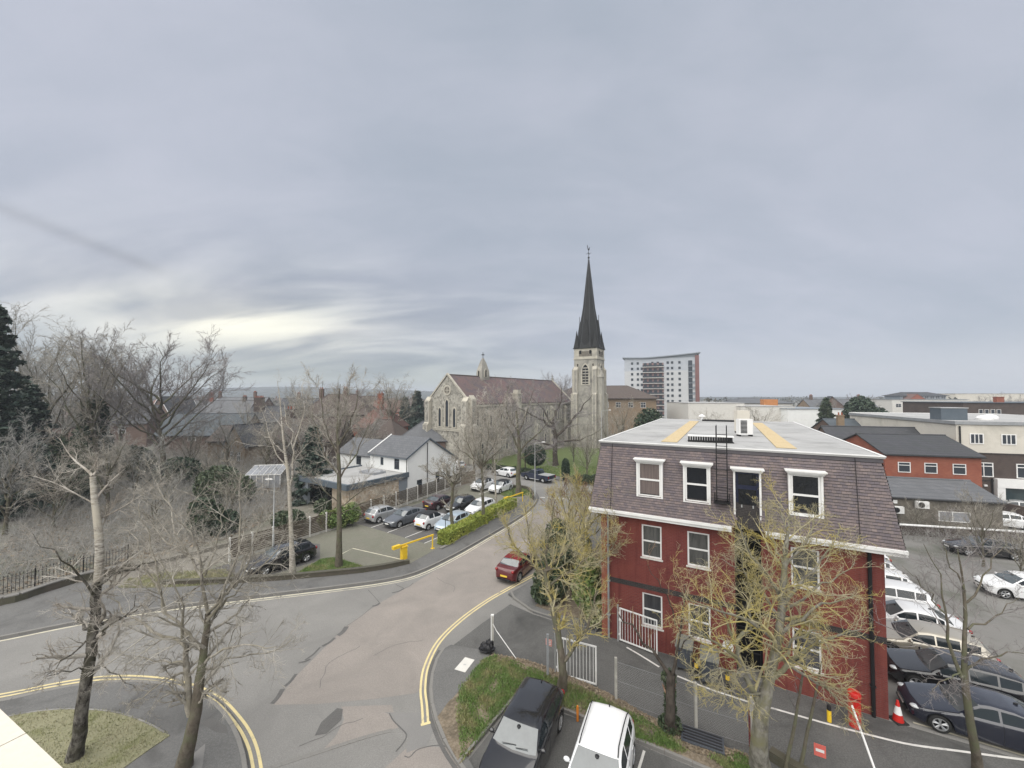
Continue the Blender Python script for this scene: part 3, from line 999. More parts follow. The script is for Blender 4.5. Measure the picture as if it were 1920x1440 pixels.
def car(kind, paint, label, cat, loc, head, group=None, roof=None, rails=False, open_top=False, dark_trim=False, rim='alloy', scale=1.0, detail=True):
 k = CARS[kind]
 Lg, W, r = k['L'] * scale, k['W'] * scale, k['r']
 rz = math.atan2(head[1], head[0])
 root = thing('parked_car', label, cat, (loc[0], loc[1], loc[2] if len(loc) > 2 else 0.012), rz, group)
 tx, tz = zip(*k['top'])
 bx, bz = zip(*k['belt'])
 ra = r + 0.055
 xs = set(round(x, 4) for x in tx) | set(round(x, 4) for x in bx) | set(np.round(np.linspace(0, 1, 31), 4)) | {0.006, 0.02, 0.035, 0.98, 0.97}
 for a, b in k['side']:
  xs |= {a, b}
 xs |= set(k['ws']) | set(k['rw'])
 for w in k['wx']:
  for i in range(11):
   xs.add(round(w + ra / Lg * math.cos(math.pi * i / 10) * 0.999, 4))
 xs = sorted(xs)
 ded = [xs[0]]
 for x in xs[1:]:
  if x - ded[-1] > 0.0025:
   ded.append(x)
  elif x == 1.0:
   ded[-1] = 1.0
 xs = ded
 keyx = [0, .012, .035, .07, .14, .25, .5, .78, .90, .955, .985, 1]
 keyw = [.66, .76, .86, .925, .975, .995, 1, .995, .97, .935, .86, .74]

 def sm_interp(x, X, Y):
  return 0.5 * np.interp(x, X, Y) + 0.25 * (np.interp(max(0, x - .012), X, Y) + np.interp(min(1, x + .012), X, Y))
 secs = []
 sill = 0.21 if kind != 'suv' else 0.26
 for x in xs:
  T = sm_interp(x, tx, tz)
  B = min(sm_interp(x, bx, bz), T - 0.004)
  w = W * np.interp(x, keyx, keyw)
  zb = sill + (0.10 * max(0, (0.06 - x) / 0.06) if x < 0.06 else 0) + (0.12 * max(0, (x - 0.93) / 0.07))
  for wxx in k['wx']:
   dx = (x - wxx) * Lg
   if abs(dx) < ra:
    zb = max(zb, r + math.sqrt(ra * ra - dx * dx))
  zb = min(zb, B - 0.08)
  h = T - B
  wb = w * 0.955
  tum = 0.36
  g = min(1, h / 0.25)
  p = [(0, zb), (w - .16, zb), (w - .02, zb), (w, zb + .30 * (B - zb)), (w * .995, zb + .62 * (B - zb)), (w * .982, B - .07 * min(1, (B - zb) / .3)), (wb, B),
    (wb - .012 - .02 * g, B + .035 * g), (wb - tum * h * .80, B + h * .80), (wb - tum * h - .045, B + h * .925), ((wb - tum * h) * .66, T - .022 * g), (0, T)]
  secs.append((x, p))
 names = {}

 def mb(n):
  return names.setdefault(n, MB())
 nb = len(secs[0][1])

 def pt(i, j, s):
  x, p = secs[i]
  y = p[j][0]
  bow = 0.0
  if j >= 5 or x < .07 or x > .955:
   bow = (.034 * max(0, min(1, (.56 - x) / .2)) - .026 * max(0, min(1, (x - .68) / .2))) * (y / W) ** 2
  return (Lg / 2 - (x + bow) * Lg, s * y, p[j][1])
 idx = {}

 def vid(part, i, j, s):
  m = mb(part)
  key = (part, i, j, s if j not in (0, nb - 1) else 1)
  if key not in idx:
   idx[key] = len(m.v)
   m.v.append(pt(i, j, s))
  return idx[key]
 for i in range(len(secs) - 1):
  xm = (secs[i][0] + secs[i + 1][0]) / 2
  for j in range(nb - 1):
   for s in (1, -1):
    part = 'body'
    if j in (0, 1):
     part = 'underbody'
    if j == 7:
     for n_, (a, b) in enumerate(k['side']):
      if a < xm < b:
       part = 'side_window%d%d' % (n_, s)
    if j in (9, 10):
     if k['ws'][0] < xm < k['ws'][1]:
      part = 'windscreen'
     elif k['rw'][0] < xm < k['rw'][1]:
      part = 'rear_window'
    if roof is not None and part == 'body' and j >= 8 and k['ws'][1] <= xm <= k['rw'][0]:
     part = 'roof'
    q = (vid(part, i, j, s), vid(part, i, j + 1, s), vid(part, i + 1, j + 1, s), vid(part, i + 1, j, s))
    if s < 0:
     q = q[::-1]
    mb(part).f.append(q)
    mb(part).m.append(0)
 for i, rev in ((0, False), (len(secs) - 1, True)):
  m = mb('body')
  ring = [pt(i, j, 1) for j in range(nb)] + [pt(i, j, -1) for j in range(nb - 2, 0, -1)]
  m.poly(ring if rev else ring[::-1])
 wsn = mt['car_screen']
 for n_, m in names.items():
  if n_ == 'body':
   m.build('body', paint, root, True, 55)
  elif n_ == 'underbody':
   m.build('underbody', mt['plastic_black'], root, True, 40)
  elif n_ == 'roof':
   m.build('roof', roof, root, True, 50)
  elif n_.startswith('side'):
   m.build('side_window', mt['car_glass'], root, True)
  else:
   m.build(n_, wsn, root, True)
 # wheels
 for wxx in k['wx']:
  for s in (1, -1):
   cx, cy = Lg / 2 - wxx * Lg, s * (W - .125)
   m = MB()
   prof = [(r * .66, -.10), (r * .9, -.11), (r * .985, -.085), (r, -.04), (r, .04), (r * .985, .085), (r * .9, .11), (r * .66, .10)]
   m.lathe(prof, 20, 'y', (0, 0, 0), False)
   wh = m.build('wheel', mt['rubber'], root, True, 50, loc=(cx, cy, r))
   m = MB()
   m.lathe([(0.001, s * .03), (r * .66, s * .03)], 16, 'y', cap=False)
   m.build('brake_disc', mt['plastic_black'], wh)
   m = MB()
   m.lathe([(r * .68, s * .045), (r * .70, s * .108), (r * .62, s * .108), (r * .60, s * .05)], 20, 'y', cap=False)
   for q in range(5):
    a = 2 * math.pi * q / 5 + .3
    ca, sa = math.cos(a), math.sin(a)
    for da in (-.16, .16):
     m.bar((ca * r * .1, s * .085, sa * r * .1), (math.cos(a + da) * r * .66, s * .095, math.sin(a + da) * r * .66), .022, 4)
   m.lathe([(.001, s * .105), (r * .2, s * .10), (r * .2, s * .06)], 10, 'y', cap=False)
   m.build('rim', mt[rim], wh)
 # lamps, plates, mirrors, trims
 zt = lambda x: float(np.interp(x, tx, tz))
 wd = lambda x: W * float(np.interp(x, keyx, keyw))
 for s in (1, -1):
  m = MB()
  m.ball((Lg / 2 - .052 * Lg, s * wd(.052) * .80, zt(.04) - .055), (.17, .14, .065), 10, 6)
  m.build('headlight', mt['lamp_clear'], root, True)
  m = MB()
  xr = .972
  m.ball((Lg / 2 - xr * Lg, s * wd(xr) * .86, zt(.985) - .06), (.10, .11, .10 if kind in ('saloon',) else .13), 10, 6)
  m.build('tail_light', mt['lamp_red'], root, True)
  xm_ = k['ws'][0] + .075
  zb_ = float(np.interp(xm_, bx, bz))
  m = MB()
  m.ball((Lg / 2 - xm_ * Lg, s * (W * .955 + .10), zb_ + .09), (.075, .11, .075), 10, 6)
  m.bar((Lg / 2 - xm_ * Lg, s * W * .93, zb_ + .02), (Lg / 2 - xm_ * Lg, s * (W * .955 + .06), zb_ + .06), .022, 5)
  m.build('wing_mirror', mt['plastic_black'] if dark_trim else paint, root, True)
 m = MB()
 m.box(Lg / 2 - .012, Lg / 2 + .006, -W * .42, W * .42, .50 + (.06 if kind == 'suv' else 0), .60 + (.06 if kind == 'suv' else 0))
 m.box(Lg / 2 - .012, Lg / 2 + .007, -W * .55, W * .55, .30, .40)
 m.build('grille', mt['plastic_black'], root)
 m = MB()
 m.box(Lg / 2 - .005, Lg / 2 + .014, -.26, .26, .415, .525)
 m.build('number_plate', mt['plate_white'], root)
 m = MB()
 m.box(-Lg / 2 - .012, -Lg / 2 + .02, -.26, .26, .50, .61)
 m.build('number_plate', mt['plate_yellow'], root)
 m = MB()
 m.box(-Lg / 2 - .006, -Lg / 2 + .03, -W * .62, W * .62, .27, .40)
 m.build('rear_valance', mt['plastic_black'], root)
 # door seams and handles
 m = MB()
 hm = MB()
 seams = [k['side'][0][0] - .01, k['side'][0][1] + .008] + ([k['side'][1][1] + .008] if len(k['side']) > 2 else [])
 ai = [s_[0] for s_ in secs]
 for sx in seams:
  i = min(range(len(ai)), key=lambda q: abs(ai[q] - sx))
  for s in (1, -1):
   pr = [pt(i, j, s) for j in (2, 3, 4, 5, 6)]
   for a, b in zip(pr[:-1], pr[1:]):
    m.bar((a[0], a[1] + s * .001, a[2]), (b[0], b[1] + s * .001, b[2]), .006, 4)
 for sx in seams[1:]:
  for s in (1, -1):
   x = Lg / 2 - (sx - .028) * Lg
   hm.box(x - .09, x + .09, s * W * .985 - .012, s * W * .985 + .02, .80 if kind != 'suv' else .9, .825 if kind != 'suv' else .925)
 m.build('door_seam', mt['plastic_black'], root)
 hm.build('door_handle', mt['plastic_black'] if dark_trim else paint, root)
 if rails:
  for s in (1, -1):
   m = MB()
   xa, xb = k['ws'][1] + .02, k['rw'][0] - .01
   pts = []
   for q in range(8):
    x = xa + (xb - xa) * q / 7
    T = zt(x)
    B = float(np.interp(x, bx, bz))
    pts.append((Lg / 2 - x * Lg, s * (W * .955 - .36 * (T - B) - .06), T + (.035 if 0 < q < 7 else -.03)))
   for a, b in zip(pts[:-1], pts[1:]):
    m.bar(a, b, .019, 6)
   m.build('roof_rail', mt['plastic_black'], root, True)
 m = MB()
 xa = k['rw'][0] - .035
 m.ball((Lg / 2 - xa * Lg, 0, zt(xa) + .03), (.07, .022, .045), 8, 5)
 m.build('roof_aerial', mt['plastic_black'], root, True)
 m = MB()
 xa = k['ws'][1] - .016
 m.ball((Lg / 2 - xa * Lg, 0, zt(xa) - .005), (.10, .075, .03), 8, 5)
 m.build('mirror_housing', mt['plastic_black'], root, True)
 # windscreen wipers
 m = MB()
 xw = k['ws'][0] + .012
 for y0, y1 in ((-.5, .1), (.12, .62)):
  xe = xw + .012
  m.bar((Lg / 2 - xw * Lg, y0 * W * .9, zt(xw) + .022), (Lg / 2 - xe * Lg, y1 * W * .9, zt(xe) + .03), .012, 4)
 m.build('wiper', mt['plastic_black'], root)
 return root


def paint(name, c, c2=None, rough=0.28, metal=0.0, coat=0.6):
 m = M(name, c, c2 or tuple(min(1, x * 1.06) for x in c), 0.8, rough, 0.5, metal, coat=coat, dirt=tuple(x * 0.8 + 0.02 for x in c), dscale=0.9, dlo=0.58, dhi=0.85)
 return m


PT = dict(black=paint('black_car_paint', (0.010, 0.010, 0.012), rough=0.16, coat=1.0),
   blackblue=paint('blue_black_car_paint', (0.012, 0.014, 0.024), rough=0.18, coat=1.0),
   white=paint('white_car_paint', (0.66, 0.67, 0.68)),
   silver=paint('silver_car_paint', (0.46, 0.47, 0.48), metal=0.45),
   champagne=paint('champagne_car_paint', (0.40, 0.37, 0.31), metal=0.4),
   grey=paint('graphite_car_paint', (0.11, 0.12, 0.135), metal=0.35),
   ice=paint('ice_blue_car_paint', (0.42, 0.50, 0.57), metal=0.3),
   red=paint('maroon_car_paint', (0.085, 0.007, 0.008), coat=0.9),
   navy=paint('navy_truck_paint', (0.012, 0.018, 0.042), coat=0.9),
   plum=paint('dark_plum_car_paint', (0.035, 0.014, 0.018), coat=0.9))
mt['soft_top'] = M('red_fabric_roof', (0.115, 0.010, 0.013), (0.15, 0.014, 0.016), 2, 0.8)


def pickup(label, loc, head):
 rz = math.atan2(head[1], head[0])
 root = thing('pickup_truck', label, 'pickup', (loc[0], loc[1], 0.012), rz)
 Lg, W, r = 5.3, 0.95, 0.39
 p = PT['navy']
 # lower body with wheel arches, cut along the side and extruded across
 def side(z1):
  pts = [(2.62, .55), (2.62, .95), (2.5, 1.06)] if z1 else []
  return pts
 out = [(2.65, .45), (2.66, .80), (2.58, 1.02), (1.45, 1.12), (-2.60, 1.12), (-2.64, .60), (-2.60, .48)]
 for cx in (-1.62, 1.65):
  out += [(cx - .50, .40)] + [(cx + .47 * math.cos(a), r + .47 * math.sin(a)) for a in np.linspace(math.pi, 0, 9)] + [(cx + .50, .40)]
 m = MB()
 m.extrude_y(out, -W, W)
 m.build('body', p, root, True, 25)
 m = MB()
 rings = []
 for z, xa, xb, w in ((1.118, -.62, 1.45, W * .93), (1.20, -.60, 1.33, W * .91), (1.66, -.46, .72, W * .76), (1.77, -.32, .45, W * .70)):
  rings.append([(xb, -w, z), (xb, w, z), (xa, w, z), (xa, -w, z)])
 for a, b in zip(rings[:-1], rings[1:]):
  for i in range(4):
   q = (i + 1) % 4
   m.poly([a[i], a[q], b[q], b[i]])
 m.poly(rings[-1])
 m.build('cab', p, root, True, 25)
 a, b = rings[1], rings[2]
 for i, nme in ((0, 'windscreen'), (1, 'side_window'), (2, 'rear_window'), (3, 'side_window')):
  q = (i + 1) % 4
  c = [Vector(a[i]), Vector(a[q]), Vector(b[q]), Vector(b[i])]
  nrm = (c[1] - c[0]).cross(c[3] - c[0]).normalized() * .008
  cen = sum(c, Vector()) / 4
  segs = [(0.05, .95)] if nme != 'side_window' else [(0.06, .47), (.53, .94)]
  for s0, s1 in segs:
   m = MB()
   lo = [c[0].lerp(c[1], s0), c[0].lerp(c[1], s1)]
   hi = [c[3].lerp(c[2], s0), c[3].lerp(c[2], s1)]
   m.poly([lo[0].lerp(hi[0], .05) + nrm, lo[1].lerp(hi[1], .05) + nrm, lo[1].lerp(hi[1], .93) + nrm, lo[0].lerp(hi[0], .93) + nrm])
   m.build(nme, mt['car_glass'], root)
 m = MB()
 m.box(-2.58, -.66, -W * .93, W * .93, 1.10, 1.17)
 m.build('bed_cover', mt['galv'], root)
 for cx in (-1.62, 1.65):
  for s in (1, -1):
   m = MB()
   m.lathe([(r * .62, -.12), (r * .9, -.13), (r, -.06), (r, .06), (r * .9, .13), (r * .62, .12)], 20, 'y', cap=False)
   wh = m.build('wheel', mt['rubber'], root, True, 50, loc=(cx, s * (W - .11), r))
   m = MB()
   m.lathe([(.001, s * .05), (r * .62, s * .05)], 14, 'y', cap=False)
   for q in range(6):
    an = q * math.pi / 3
    m.bar((0, s * .09, 0), (math.cos(an) * r * .62, s * .10, math.sin(an) * r * .62), .035, 4)
   m.build('rim', mt['alloy'], wh)
 for s in (1, -1):
  m = MB()
  m.ball((2.55, s * .72, .90), (.12, .17, .08), 8, 6)
  m.build('headlight', mt['lamp_clear'], root, True)
  m = MB()
  m.box(-2.66, -2.58, s * .84 - .08, s * .84 + .08, .78, 1.06)
  m.build('tail_light', mt['lamp_red'], root)
  m = MB()
  m.ball((1.18, s * 1.06, 1.22), (.08, .12, .09), 8, 5)
  m.build('wing_mirror', mt['plastic_black'], root, True)
  m = MB()
  m.bar((-.9, s * .97, .40), (.95, s * .97, .40), .045, 6)
  m.build('side_step', mt['galv'], root)
 m = MB()
 m.box(-2.72, -2.62, -.85, .85, .48, .62)
 m.build('rear_bumper', mt['galv'], root)
 m = MB()
 m.box(2.60, 2.70, -.6, .6, .62, .86)
 m.build('grille', mt['plastic_black'], root)
 return root
# ------------------------------------------------------------------ ground, roads, pavements
def sheet(name, pts, z, mat, kind='structure', parent=None):
 m = MB()
 m.poly([(p[0], p[1], z) for p in pts])
 o = m.build(name, mat, parent)
 me = o.data
 if me.polygons[0].normal.z < 0:
  me.flip_normals()
 if kind:
  o['kind'] = kind
 return o


def GP(*pp):
 return [G(x, y) for x, y in pp]


def smooth_line(pts, n=6):
 """Catmull-Rom through ground points"""
 P = [Vector((p[0], p[1], 0)) for p in pts]
 P = [P[0] * 2 - P[1]] + P + [P[-1] * 2 - P[-2]]
 out = []
 for i in range(1, len(P) - 2):
  for k in range(n):
   t = k / n
   a, b, c, d = P[i - 1], P[i], P[i + 1], P[i + 2]
   out.append(0.5 * ((2 * b) + (c - a) * t + (2 * a - 5 * b + 4 * c - d) * t * t + (3 * b - a - 3 * c + d) * t ** 3))
 out.append(P[-2])
 return out


def ribbon(name, pts, w, z, mat, h=0.0, offset=0.0, kind='structure', parent=None):
 """a strip of width w along ground points; with h it is a solid"""
 m = MB()
 n = len(pts)
 lft, rgt = [], []
 for i in range(n):
  a, b = pts[max(0, i - 1)], pts[min(n - 1, i + 1)]
  t = Vector((b[0] - a[0], b[1] - a[1], 0)).normalized()
  nn = Vector((-t.y, t.x, 0))
  c = Vector((pts[i][0], pts[i][1], 0)) + nn * offset
  lft.append(c + nn * w / 2)
  rgt.append(c - nn * w / 2)
 for i in range(n - 1):
  q = [rgt[i], rgt[i + 1], lft[i + 1], lft[i]]
  if h:
   m.add([(p.x, p.y, z) for p in q] + [(p.x, p.y, z + h) for p in q], [(0, 3, 2, 1), (4, 5, 6, 7), (0, 1, 5, 4), (1, 2, 6, 5), (2, 3, 7, 6), (3, 0, 4, 7)])
  else:
   m.poly([(p.x, p.y, z) for p in q])
 o = m.build(name, mat, parent)
 if kind:
  o['kind'] = kind
 return o


def offset_line(pts, d):
 out = []
 n = len(pts)
 for i in range(n):
  a, b = pts[max(0, i - 1)], pts[min(n - 1, i + 1)]
  t = Vector((b[0] - a[0], b[1] - a[1], 0)).normalized()
  out.append(Vector((pts[i][0] - t.y * d, pts[i][1] + t.x * d, 0)))
 return out


def walk(pts, step):
 """points every step metres along a line"""
 P = [Vector((p[0], p[1], 0)) for p in pts]
 out, acc = [P[0]], 0.0
 for a, b in zip(P[:-1], P[1:]):
  L = (b - a).length
  pos = step - acc
  while pos <= L:
   out.append(a.lerp(b, pos / L))
   pos += step
  acc = (acc + L) % step if L else acc
 return out


def kerb(name, pts, step=0.92, w=0.14, h=0.13, mat=None, seed=1):
 """a kerb whose stones are laid one by one"""
 rng = random.Random(seed)
 root = bpy.data.objects.new(name, None)
 COL.objects.link(root)
 root['kind'] = 'structure'
 st = walk(pts, step)
 mesh = {}
 for i, (a, b) in enumerate(zip(st[:-1], st[1:])):
  key = i % 7
  if key not in mesh:
   m = MB()
   l = step - 0.014
   c = .012
   vs = []
   for x in (-l / 2, l / 2):
    vs += [(x, -w / 2, 0), (x, -w / 2, h - c), (x, -w / 2 + c, h), (x, w / 2, h), (x, w / 2, 0)]
   m.add(vs, [(0, 1, 2, 3, 4), (9, 8, 7, 6, 5), (0, 5, 6, 1), (1, 6, 7, 2), (2, 7, 8, 3), (3, 8, 9, 4)])
   o = m.build('kerb_stone', mat or mt['kerb'], root)
   mesh[key] = o.data
  else:
   o = bpy.data.objects.new('kerb_stone', mesh[key])
   COL.objects.link(o)
   o.parent = root
  d = b - a
  o.location = ((a + b) / 2) + Vector((0, 0, rng.uniform(-.008, .004)))
  o.rotation_euler = (rng.uniform(-.02, .02), 0, math.atan2(d.y, d.x) + rng.uniform(-.008, .008))
 return root


# the whole land in one sheet, out past the horizon
m = MB()
m.poly([(-9000, -60, 0), (9000, -60, 0), (9000, 12000, 0), (-9000, 12000, 0)])
m.build('ground', mt['ground'])['kind'] = 'structure'

far_kerb = smooth_line(GP((-420, 1262), (-200, 1232), (0, 1197), (120, 1173), (240, 1151), (360, 1134), (480, 1119), (640, 1100), (720, 1089), (780, 1075), (850, 1042), (905, 1011), (955, 982), (985, 962), (1003, 944), (1006, 930), (992, 916), (960, 909), (905, 905), (850, 903)), 6)
u_ = Vector((.877, -.48, 0))
v_ = Vector((.48, .877, 0))
RK = Vector((1.8, 28.2, 0))
right_kerb = [Vector((-.26, 25.8, 0)), RK] + [RK + v_ * s for s in (4, 8, 12, 16, 19)] + [RK + v_ * 21.5 + u_ * .9, RK + v_ * 23.2 + u_ * 2.8, RK + v_ * 24 + u_ * 6, RK + v_ * 23.5 + u_ * 12, RK + v_ * 22 + u_ * 26]
right_kerb = smooth_line(right_kerb, 4)
isl_r = smooth_line(GP((905, 1507), (880, 1462), (858, 1430), (842, 1406), (826, 1374), (813, 1335), (808, 1292), (815, 1250), (830, 1220)), 5)
isl_l = smooth_line(GP((-420, 1398), (-200, 1352), (0, 1319), (80, 1301), (150, 1288), (250, 1281), (330, 1291), (395, 1318), (435, 1365), (455, 1420), (462, 1480), (464, 1560)), 5)

# carriageway: one sheet of old asphalt under everything that is driven on
road_pts = GP((-700, 1310), (-420, 1258)) + [Vector((p.x, p.y, 0)) for p in far_kerb[6:-1]]
west = [Vector((-9.5, 62, 0)), Vector((-30, 82, 0)), Vector((-36, 92, 0)), Vector((-28, 95, 0)), Vector((-10, 74.5, 0)), Vector((0, 65.5, 0)), Vector((7, 59.6, 0)), Vector((12, 55.6, 0)), Vector((22, 52.5, 0)), Vector((45, 42, 0))]
road_pts = road_pts + west + [RK + v_ * 22.6 + u_ * 26] + list(reversed([Vector(p) for p in right_kerb])) + [Vector((40, 8, 0)), Vector((40, 2, 0)), Vector((-30, 2, 0))]
bpy_road = sheet('road', road_pts, 0.004, mt['asphalt'])

# pink dressing with its ragged dark seam
pink = GP((512, 1322), (558, 1265), (648, 1175), (712, 1131), (771, 1097), (812, 1072), (862, 1042), (912, 1013), (957, 986), (983, 968)) + [Vector((4.6, 46, 0)), Vector((8.6, 42.6, 0)), RK + v_ * 10 - u_ * .5, RK - u_ * .5] + GP((950, 1108), (915, 1129), (868, 1164), (828, 1198), (803, 1245), (797, 1285), (780, 1300), (700, 1311), (600, 1320))
sheet('road_dressing', pink, 0.008, mt['asphalt_pink'])
pk2 = GP((640, 1325), (735, 1322), (742, 1350), (755, 1362), (660, 1392), (600, 1412), (630, 1380), (645, 1350))
sheet('road_patch', pk2, 0.008, mt['asphalt_pink'])
sheet('road_patch', GP((720, 1336), (795, 1337), (815, 1362), (800, 1398), (762, 1412), (765, 1380), (745, 1362), (733, 1340)), 0.0105, mt['asphalt_pale'])
sheet('road_patch', GP((632, 1328), (643, 1330), (640, 1350), (612, 1376), (590, 1380), (602, 1355)), 0.0125, mt['asphalt_dark'])
sheet('road_patch', GP((700, 1460), (760, 1405), (800, 1400), (838, 1402), (900, 1500), (850, 1520)), 0.0085, mt['asphalt_pink'])
# broken seam
for a, b, w in (((510, 1320), (530, 1292), .20), ((533, 1288), (555, 1264), .14), ((572, 1238), (600, 1214), .10), ((604, 1212), (628, 1196), .16), ((634, 1192), (650, 1175), .26), ((560, 1243), (582, 1236), .12), ((698, 1137), (712, 1131), .16), ((735, 1112), (757, 1104), .12), ((712, 1131), (690, 1106), .035), ((757, 1103), (742, 1096), .05), ((757, 1104), (775, 1093), .05), ((650, 1174), (698, 1138), .03)):
 sheet_o = ribbon('road_seam', smooth_line(GP(a, ((a[0] + b[0]) / 2 + 1.5, (a[1] + b[1]) / 2 + 1), b), 3), w, 0.0118, mt['asphalt_dark'])
ribbon('road_seam', smooth_line(GP((848, 1402), (820, 1398), (795, 1402), (780, 1408), (768, 1420), (758, 1418)), 3), .04, 0.0115, mt['asphalt_dark'])
ribbon('road_seam', smooth_line(GP((730, 1338), (738, 1352), (752, 1366), (762, 1378), (757, 1392), (742, 1410)), 3), .05, 0.0135, mt['asphalt_dark'])

# granite setts of the old drainage channel, laid one by one
ch = bpy.data.objects.new('drain_channel', None)
COL.objects.link(ch)
ch['kind'] = 'structure'
cl = walk(GP((470, 1452), (560, 1423), (640, 1397), (700, 1378), (750, 1366)), .31)
sett = None
for a, b in zip(cl[:-1], cl[1:]):
 if sett is None:
  m = MB()
  m.box(-.147, .147, -.075, .075, 0, .022)
  o = m.build('sett', mt['kerb'], ch)
  sett = o.data
 else:
  o = bpy.data.objects.new('sett', sett)
  COL.objects.link(o)
  o.parent = ch
 d = b - a
 o.location = (a + b) / 2 + Vector((0, 0, random.uniform(-.006, .004)))
 o.rotation_euler = (0, 0, math.atan2(d.y, d.x) + random.uniform(-.03, .03))

# grime gathered along the kerbs, gullies, and hairline cracks
for ln, off, w in ((far_kerb, -.17, .16), (isl_l, .17, .15), (isl_r, .17, .15)):
 ribbon('gutter_dirt', offset_line([Vector((p[0], p[1], 0)) for p in ln], off), w, 0.0128, mt['asphalt_dark'])
rk = random.Random(17)
for (x, y), ang, n in (((250, 1205), .3, 9), ((420, 1180), 1.1, 7), ((600, 1290), 2.0, 8), ((700, 1230), .8, 7), ((330, 1240), 2.6, 8), ((560, 1400), .5, 7), ((850, 1110), 1.2, 9), ((120, 1230), .1, 10)):
 p = G(x, y)
 pts = [p]
 for k in range(n):
  ang += rk.uniform(-.5, .5)
  p = p + Vector((math.cos(ang), math.sin(ang), 0)) * rk.uniform(.2, .5)
  pts.append(p)
 ribbon('road_crack', pts, .022, 0.0122, mt['asphalt_dark'])
# painted lines
def dbl(name, pts, w, gap, z, mat):
 ribbon(name, pts, w, z, mat, offset=gap / 2)
 ribbon(name, pts, w, z, mat, offset=-gap / 2)


yl_right = smooth_line(GP((798, 1358), (796, 1325), (793, 1290), (800, 1248), (824, 1202), (866, 1161), (912, 1128), (950, 1106), (1002, 1078)), 6) + [RK + v_ * s - u_ * .45 for s in (3, 8, 14)]
dbl('yellow_line', yl_right, .095, .20, 0.014, mt['yellow_line'])
ribbon('yellow_line', GP((789, 1360), (807, 1355)), .12, 0.016, mt['yellow_line'])
yl_left = smooth_line(GP((-420, 1382), (-200, 1337), (0, 1305), (100, 1285), (180, 1273), (250, 1271), (330, 1280), (400, 1306), (445, 1350), (470, 1392), (482, 1440), (486, 1500)), 6)
dbl('yellow_line', yl_left, .10, .22, 0.014, mt['yellow_line'])
fk_in = offset_line(far_kerb, -.48)
i_end = min(range(len(fk_in)), key=lambda i: (fk_in[i] - G(1000, 955)).length)
ribbon('cream_line', offset_line(far_kerb, -.36)[:i_end], .13, 0.014, mt['cream_line'])
ribbon('cream_line', offset_line(far_kerb, -.62)[30:i_end], .07, 0.014, mt['cream_line'])
# give way dashes at the junction
for k in range(7):
 a = Vector((3.6, 50.2, 0)) + Vector((.86, -.18, 0)) * (k * 1.05)
 ribbon('give_way_line', [a, a + Vector((.6, -.125, 0))], .28, 0.014, mt['white_line'])

# far pavement
fp_in = [Vector(p) for p in far_kerb[:i_end + 6]]
wall_line = GP((-420, 1182), (-200, 1150), (0, 1140), (80, 1116), (150, 1094), (250, 1106), (330, 1104), (420, 1098), (520, 1092), (600, 1085), (680, 1077), (735, 1068), (768, 1060), (820, 1031), (880, 998), (930, 968), (972, 942), (985, 928))
m = MB()
pv = fp_in + list(reversed(wall_line))
m.prism(offset_line(fp_in, .07) + list(reversed(wall_line)), -.05, .12)
m.build('pavement', mt['tarmac_path'])['kind'] = 'structure'
kerb('kerb', far_kerb, seed=3)

# near left corner: pavement, kerb and its fan of worn turf
il = [Vector(p) for p in isl_l]
m = MB()
m.prism(offset_line(il, -.07) + [Vector((-9.0, 8.5, 0)), Vector((-32, 8.5, 0))], -.05, .12)
m.build('pavement', mt['tarmac_path'])['kind'] = 'structure'
kerb('kerb', il, seed=4)
turf_l = smooth_line(GP((-60, 1372), (20, 1349), (90, 1338), (150, 1336), (215, 1342), (270, 1360), (318, 1386)), 5) + GP((280, 1412), (225, 1452), (150, 1520), (-60, 1520))
m = MB()
m.prism(turf_l, .02, .145)
m.build('turf', mt['turf_dry'])['kind'] = 'structure'
grass('dry_grass', turf_l, 9000, .07, mt['blade_dry'], 5, .14, .012, 'short straw coloured grass on the fan shaped corner verge')
ribbon('turf_edging', turf_l[:30], .06, .10, mt['kerb'], h=.055)
sheet('pavement_patch', GP((372, 1360), (400, 1352), (425, 1368), (428, 1382), (405, 1379)), .1235, mt['asphalt_dark'])
sheet('pavement_patch', GP((340, 1440), (385, 1400), (380, 1440), (372, 1470), (330, 1470)), .1235, mt['asphalt_pale'])

# near right corner: pavement, manhole, turf and bays
ir = [Vector(p) for p in isl_r]
dk = GP((846, 1213), (905, 1223), (922, 1226))
m = MB()
m.prism(offset_line(ir, -.07) + dk + GP((912, 1240), (880, 1300), (850, 1346), (862, 1400), (890, 1450), (908, 1500)), -.05, .12)
m.build('pavement', mt['tarmac_path'])['kind'] = 'structure'
kerb('kerb', ir + GP((846, 1213)), seed=5)
mh = sheet('access_cover', GP((852, 1260), (872, 1237), (890, 1242), (872, 1266)), .1265, mt['concrete_pale'], None)
mh2 = MB()
c = G(871.5, 1251)
mh2.box(c.x - .06, c.x + .06, c.y - .03, c.y + .03, .127, .1295)
mh2.build('lifting_plate', mt['galv'], mh)
tag(mh, 'pale rectangular access cover set in the corner pavement', 'access cover')
turf_r = GP((909, 1240), (925, 1230), (960, 1245), (1020, 1268), (1075, 1290), (1135, 1312), (1180, 1335), (1230, 1366), (1290, 1400), (1350, 1428), (1400, 1452), (1390, 1490), (1330, 1448), (1185, 1390), (1087, 1347), (1047, 1332), (976, 1297), (915, 1370), (862, 1440), (842, 1403), (820, 1350), (860, 1302))
m = MB()
m.prism(turf_r, .0, .14)
m.build('soil', mt['soil'])['kind'] = 'structure'
